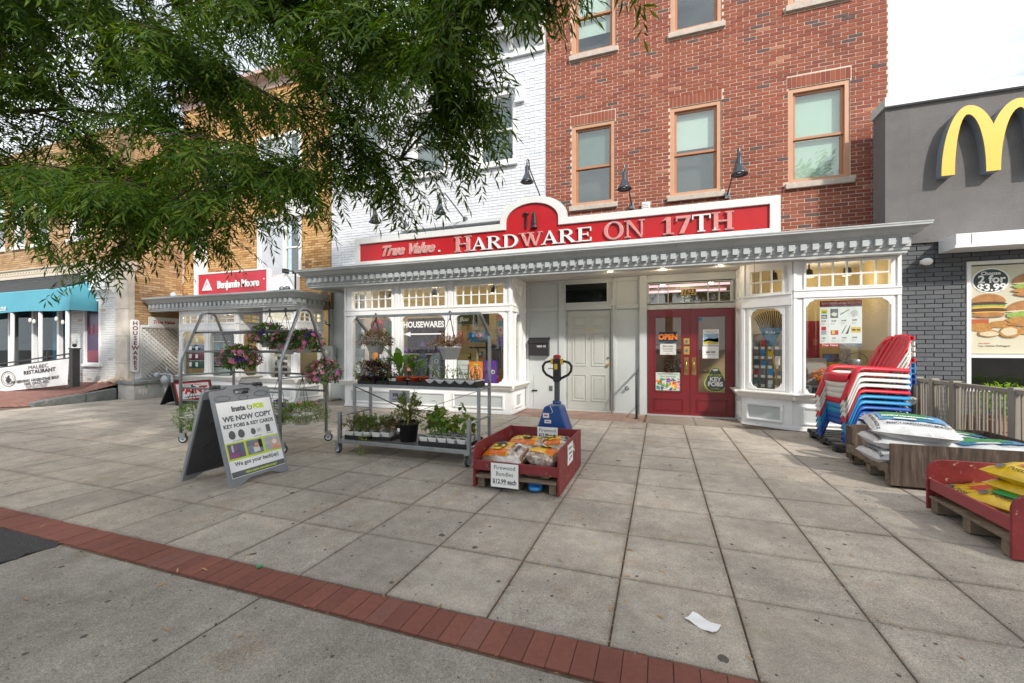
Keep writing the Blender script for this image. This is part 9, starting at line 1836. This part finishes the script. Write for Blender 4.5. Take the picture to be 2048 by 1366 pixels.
LIMBS = [[(-7.61, 1.78, 3.09), (-6.41, 2.94, 3.21), (-5.23, 3.67, 2.76)], [(-8.22, 1.78, 3.96), (-6.46, 3.46, 4.35), (-3.8, 3.96, 3.24)], [(-7.84, 1.7, 4.58), (-5.93, 3.43, 5.29), (-2.56, 3.77, 3.28)], [(-7.02, 1.78, 5.38), (-4.67, 3.45, 5.67), (-1.36, 3.55, 3.47)], [(-5.31, 1.95, 5.83), (-2.91, 3.43, 5.68), (-0.72, 3.14, 3.82)], [(-3.12, 2.51, 5.87), (-1.15, 2.99, 4.92), (0.19, 3.03, 3.88)], [(-9.35, 2.55, 7.86), (-5.5, 4.43, 8.1), (-3.51, 4.7, 5.33)], [(-9.96, 2.33, 3.17), (-8.17, 3.28, 3.4), (-6.39, 3.69, 2.8)]]
FORK = Vector((-7.6, 0.4, 2.6))
BARK = mat('oak_bark', (0.055, 0.042, 0.034), 0.9, var=0.4, vscale=14, bump=0.9, bscale=40)
TWIG = mat('young_twig', (0.075, 0.05, 0.032), 0.8)
OAKL = leaf_mat('willow_oak_leaf', [(0.022, 0.060, 0.006), (0.050, 0.108, 0.011), (0.115, 0.175, 0.022)], rough=0.62, trans=0.42)
OAKL.node_tree.nodes['Principled BSDF'].inputs['Specular IOR Level'].default_value = 0.22
rt = random.Random(17); nr = np.random.RandomState(5)
def qb(a, b_, c, n):
    a, b_, c = Vector(a), Vector(b_), Vector(c); return [a * (1 - t) ** 2 + b_ * 2 * t * (1 - t) + c * t * t for t in [i / n for i in range(n + 1)]]
# leaf spray templates: a twig of alternate narrow leaves along +x, hanging slightly
def spray(seed, n, L):
    r = random.Random(seed); P = []
    for i in range(n):
        f = 0.12 + 0.88 * i / (n - 1); p = Vector((L * f, 0.02 * math.sin(f * 5 + seed), -0.10 * L * f * f))
        s = 1 if i % 2 else -1; a = r.uniform(0.5, 1.15) if i < n - 1 else r.uniform(-.2, .2)
        d = Vector((math.cos(a), s * math.sin(a), r.uniform(-0.55, 0.25))).normalized(); l_ = r.uniform(0.065, 0.11); w = l_ * r.uniform(0.155, 0.20)
        u = Vector((r.uniform(-.5, .5), r.uniform(-.5, .5), 1)); sd_ = d.cross(u).normalized(); u = sd_.cross(d)
        m_ = p + d * l_ * 0.5 - u * 0.006
        P.append([p, m_ + sd_ * w * 0.5 + u * w * 0.22, m_, m_ - sd_ * w * 0.5 + u * w * 0.22, p + d * l_ - u * l_ * r.uniform(0.05, 0.25)])
    return np.array([[tuple(v) for v in q] for q in P])
TPL = [spray(k, rt.choice((10, 12, 14)), rt.uniform(0.22, 0.34)) for k in range(12)]
def leaves_mesh(name, places, m, scale=1.0, sub=1):
    """places: list of (position, direction); sprays of leaves set there, as one mesh"""
    V = []
    for i, (p, d) in enumerate(places):
        T_ = TPL[i % len(TPL)][::sub]; d = Vector(d).normalized(); up = Vector((nr.uniform(-.4, .4), nr.uniform(-.4, .4), 1)); s_ = up.cross(d)
        if s_.length < 1e-3: s_ = Vector((1, 0, 0))
        s_.normalize(); u = d.cross(s_); M = np.array([tuple(d), tuple(s_), tuple(u)]); k = scale * nr.uniform(0.8, 1.15)
        V.append((T_.reshape(-1, 3) * k) @ M + np.array(tuple(p)))
    V = np.concatenate(V); n = len(V) // 5
    F = np.array([[0, 2, 1], [0, 3, 2], [1, 2, 4], [2, 3, 4]]); I = (np.arange(n)[:, None, None] * 5 + F[None]).reshape(-1)
    me = bpy.data.meshes.new(name); me.vertices.add(len(V)); me.vertices.foreach_set('co', V.reshape(-1).astype(np.float32))
    me.loops.add(len(I)); me.loops.foreach_set('vertex_index', I.astype(np.int32)); nf = len(I) // 3
    me.polygons.add(nf); me.polygons.foreach_set('loop_start', np.arange(0, len(I), 3, dtype=np.int32)); me.polygons.foreach_set('loop_total', np.full(nf, 3, dtype=np.int32))
    me.materials.append(m); me.update(calc_edges=True); me.validate(); return me
oak = thing('willow_oak', 'willow oak street tree whose leafy branches hang over the upper left of the view', 'tree', (-7.6, 0.4, 0))
wb(MB().tube([(-7.6, 0.4, -0.1), (-7.62, 0.4, 0.5), (-7.58, 0.42, 1.6), (-7.6, 0.4, 2.8)], [0.34, 0.27, 0.24, 0.22], 14), 'trunk', BARK, oak)
LP = []
for l_ in LIMBS:
    a = FORK + Vector((rt.uniform(-.08, .08), rt.uniform(-.08, .08), 0)); p0 = Vector(l_[0]); pts = qb(a, (a + p0) / 2 + Vector((0, 0, 0.5)), p0, 5)
    for q0, q1 in zip(l_, l_[1:]): pts += [Vector(q0).lerp(Vector(q1), t) + Vector((rt.uniform(-.05, .05), rt.uniform(-.05, .05), rt.uniform(-.05, .05))) for t in (0.2, 0.4, 0.6, 0.8, 1.0)]
    n = len(pts); wb(MB().tube(pts, [max(0.007, 0.07 * (1 - i / n) ** 1.6) for i in range(n)], 7), 'limb', BARK, oak)
    LP += pts[4:]
PL = []; tw = MB()
for T in TIPS:
    T = Vector(T); best = None
    for p in LP:
        d = (T - p).length
        if d < 0.5: continue
        dirp = (T - p).normalized(); c_ = d + (0.8 if dirp.x < 0.1 else 0) + (0.6 if p.z < T.z - 0.3 else 0)
        if best is None or c_ < best[0]: best = (c_, p)
    S = best[1]; ln = (T - S).length
    mid = (S + T) / 2 + Vector((rt.uniform(-.1, .1), rt.uniform(-.1, .1), 0.16 * ln)); pts = qb(S, mid, T, 9)
    wb(MB().tube(pts, [0.013 * (1 - 0.8 * i / 9) + 0.0015 for i in range(10)], 5), 'branch', BARK, oak)
    steps = max(8, int(ln / 0.040))
    for k in range(steps):
        t = 0.14 + 0.86 * k / (steps - 1); i = min(8, int(t * 9)); p = pts[i].lerp(pts[i + 1], t * 9 - i); tg = (pts[i + 1] - pts[i]).normalized()
        side = tg.cross(Vector((0, 0, 1))); side = side.normalized() if side.length > 1e-3 else Vector((1, 0, 0))
        a = rt.uniform(0.25, 1.1) * (1 if k % 2 else -1); d = tg * math.cos(a) + side * math.sin(a) + Vector((0, 0, rt.uniform(-0.75, 0.15)))
        if k == steps - 1: d = tg + Vector((0, 0, -0.25))
        PL.append((p, d))
        if k % 3 != 2 and k < steps - 1:
            e_ = p + d.normalized() * rt.uniform(0.15, 0.32); tw.tube([p, (p + e_) / 2 + Vector((0, 0, 0.01)), e_], [0.003, 0.0022, 0.0012], 3, False)
            PL.append((e_, d + Vector((rt.uniform(-.5, .5), rt.uniform(-.5, .5), -0.4))))
wb(tw, 'twig', TWIG, oak, fix=False, kind='stuff')
lm = leaves_mesh('leaves', PL, OAKL, 1.22); lo = bpy.data.objects.new('leaves', lm); COL.objects.link(lo); lo.parent = oak; lo.location = -org(oak); lo['kind'] = 'stuff'
# bare twig that dips in front of the blue awning
wb(MB().tube([(-8.5, 2.6, 3.35), (-8.05, 3.0, 2.75), (-8.2, 2.85, 2.35), (-8.75, 2.45, 2.08), (-9.0, 2.2, 1.95)], [0.012, 0.009, 0.007, 0.005, 0.003], 5), 'bare_twig', TWIG, oak)

def street_tree(loc, h, rx, rz, zc, n, seed, label, sc=2.6):
    r = random.Random(seed); t = thing('street_tree', label, 'tree', loc); MB().tube([(0, 0, -0.1), (0.03, 0, 1.2), (0, 0.05, zc - rz * 0.5), (0, 0, zc)], [0.26, 0.2, 0.16, 0.07], 10).build('trunk', BARK, t)
    for k in range(7):
        a = 2 * PI * k / 7; e_ = Vector((rx * 0.75 * math.cos(a), rx * 0.75 * math.sin(a), zc + rz * r.uniform(-.2, .5))); MB().tube(qb((0, 0, zc - rz * 0.6), (e_.x * .4, e_.y * .4, zc - rz * .1), e_, 5), [0.10, 0.085, 0.07, 0.05, 0.03, 0.015], 6).build('limb', BARK, t)
    P = []; cl = [rdir(r, -0.7, 1) for _ in range(26)]
    for k in range(n):
        c_ = cl[k % 26]; q = r.uniform(0.55, 1.0); d = (c_ * q + rdir(r) * 0.32); P.append((Vector((d.x * rx, d.y * rx, zc + d.z * rz)), d + Vector((0, 0, -0.4))))
    o = bpy.data.objects.new('leaves', leaves_mesh('leaves', P, OAKL, sc, 2)); COL.objects.link(o); o.parent = t; o['kind'] = 'stuff'
    return t
street_tree((5.6, -2.0, 0), 9, 4.3, 2.1, 5.4, 5200, 3, 'street tree behind the viewer on the right whose crown shades the near paving')
street_tree((0.4, -4.2, 0), 9, 4.2, 2.3, 5.8, 4600, 4, 'unseen street tree added straight behind the viewer to shade the near left paving')  # unseen tree put behind the viewer for shade on the left foreground
street_tree((-8.5, -13.5, 0), 10, 4.6, 3.8, 6.6, 900, 5, 'street tree across the road to the left, seen only in window reflections', 3.2)
street_tree((9.0, -15.0, 0), 10, 4.6, 3.8, 6.6, 900, 6, 'street tree across the road to the right, seen only in window reflections', 3.2)

# ------------------------------------------------------------------ small litter
DRY = leaf_mat('dry_leaf', [(0.42, 0.26, 0.12), (0.50, 0.34, 0.17), (0.30, 0.16, 0.07)], rough=0.8, trans=0.1)
lt = MB(); rl = random.Random(61)
def drop(x, y, sc=1.0):
    a = rl.uniform(0, 6.28); leaf_poly(lt, (x, y, 0.004), (math.cos(a), math.sin(a), 0.06), (rl.uniform(-.3, .3), rl.uniform(-.3, .3), 1), rl.uniform(0.05, 0.09) * sc, rl.uniform(0.012, 0.02) * sc, rl.uniform(0.0, 0.5), 0.35, n=3)
for _ in range(150): drop(rl.uniform(-5, 4), rl.uniform(1.0, 8.0), 0.75)
for _ in range(90): drop(-0.25 + rl.gauss(0, 0.28), 8.35 + rl.gauss(0, 0.14), 0.6)
for _ in range(40): drop(rl.uniform(-2.8, 1.3), rl.uniform(8.0, 9.0), 0.5)
for i in range(-4, 8):
    for _ in range(95 if i < 5 else 40): drop(OX + i * SX + rl.uniform(-.012, .012), rl.uniform(1.99, 7.6), 0.3)
for _ in range(160): drop(rl.uniform(-5, 2.5), rl.choice((1.745, 1.98, OY, OY - 0.002)) + rl.uniform(-.01, .01), 0.26)
lt.build('fallen_leaves', DRY, fix=False, kind='stuff')
t = thing('paper_slip', 'creased white paper slip lying on the paving in the foreground', 'paper', (0.2, 2.29, 0))
q = MB(); vs = []
for j in range(7):
    for i in range(7): u, v = i / 6 - .5, j / 6 - .5; vs.append((u * 0.145, v * 0.085, 0.006 + 0.006 * math.sin(u * 7 + 1) * math.cos(v * 6) + 0.008 * abs(u + 0.1) * (1 if j % 2 else 0.6)))
q.add(vs, [(j * 7 + i, j * 7 + i + 1, j * 7 + i + 8, j * 7 + i + 7) for j in range(6) for i in range(6)]); o = q.build('slip', PAPER, t); o.rotation_euler = (0, 0, -0.55)
t = thing('bottle_cap', 'small green bottle cap on the red paver band', 'bottle cap', (-2.36, 1.965, 0.003)); MB().lathe([(0.016, 0), (0.016, 0.006), (0.012, 0.009), (0.001, 0.009)], n=14).build('cap', mat('cap_green', (0.02, 0.32, 0.11), 0.4), t)
t = thing('grass_tuft', 'small dry grass tuft growing in a paving joint', 'grass', (-4.97, 3.2, 0)); mb = MB()
for _ in range(60): d = rdir(rl, 0.0, 0.7); leaf_poly(mb, (rl.uniform(-.08, .08), rl.uniform(-.03, .03), 0), d, (0, 0, 1), 0.07, 0.006, 0.8, n=2)
mb.build('blades', LEAFT, t, fix=False)
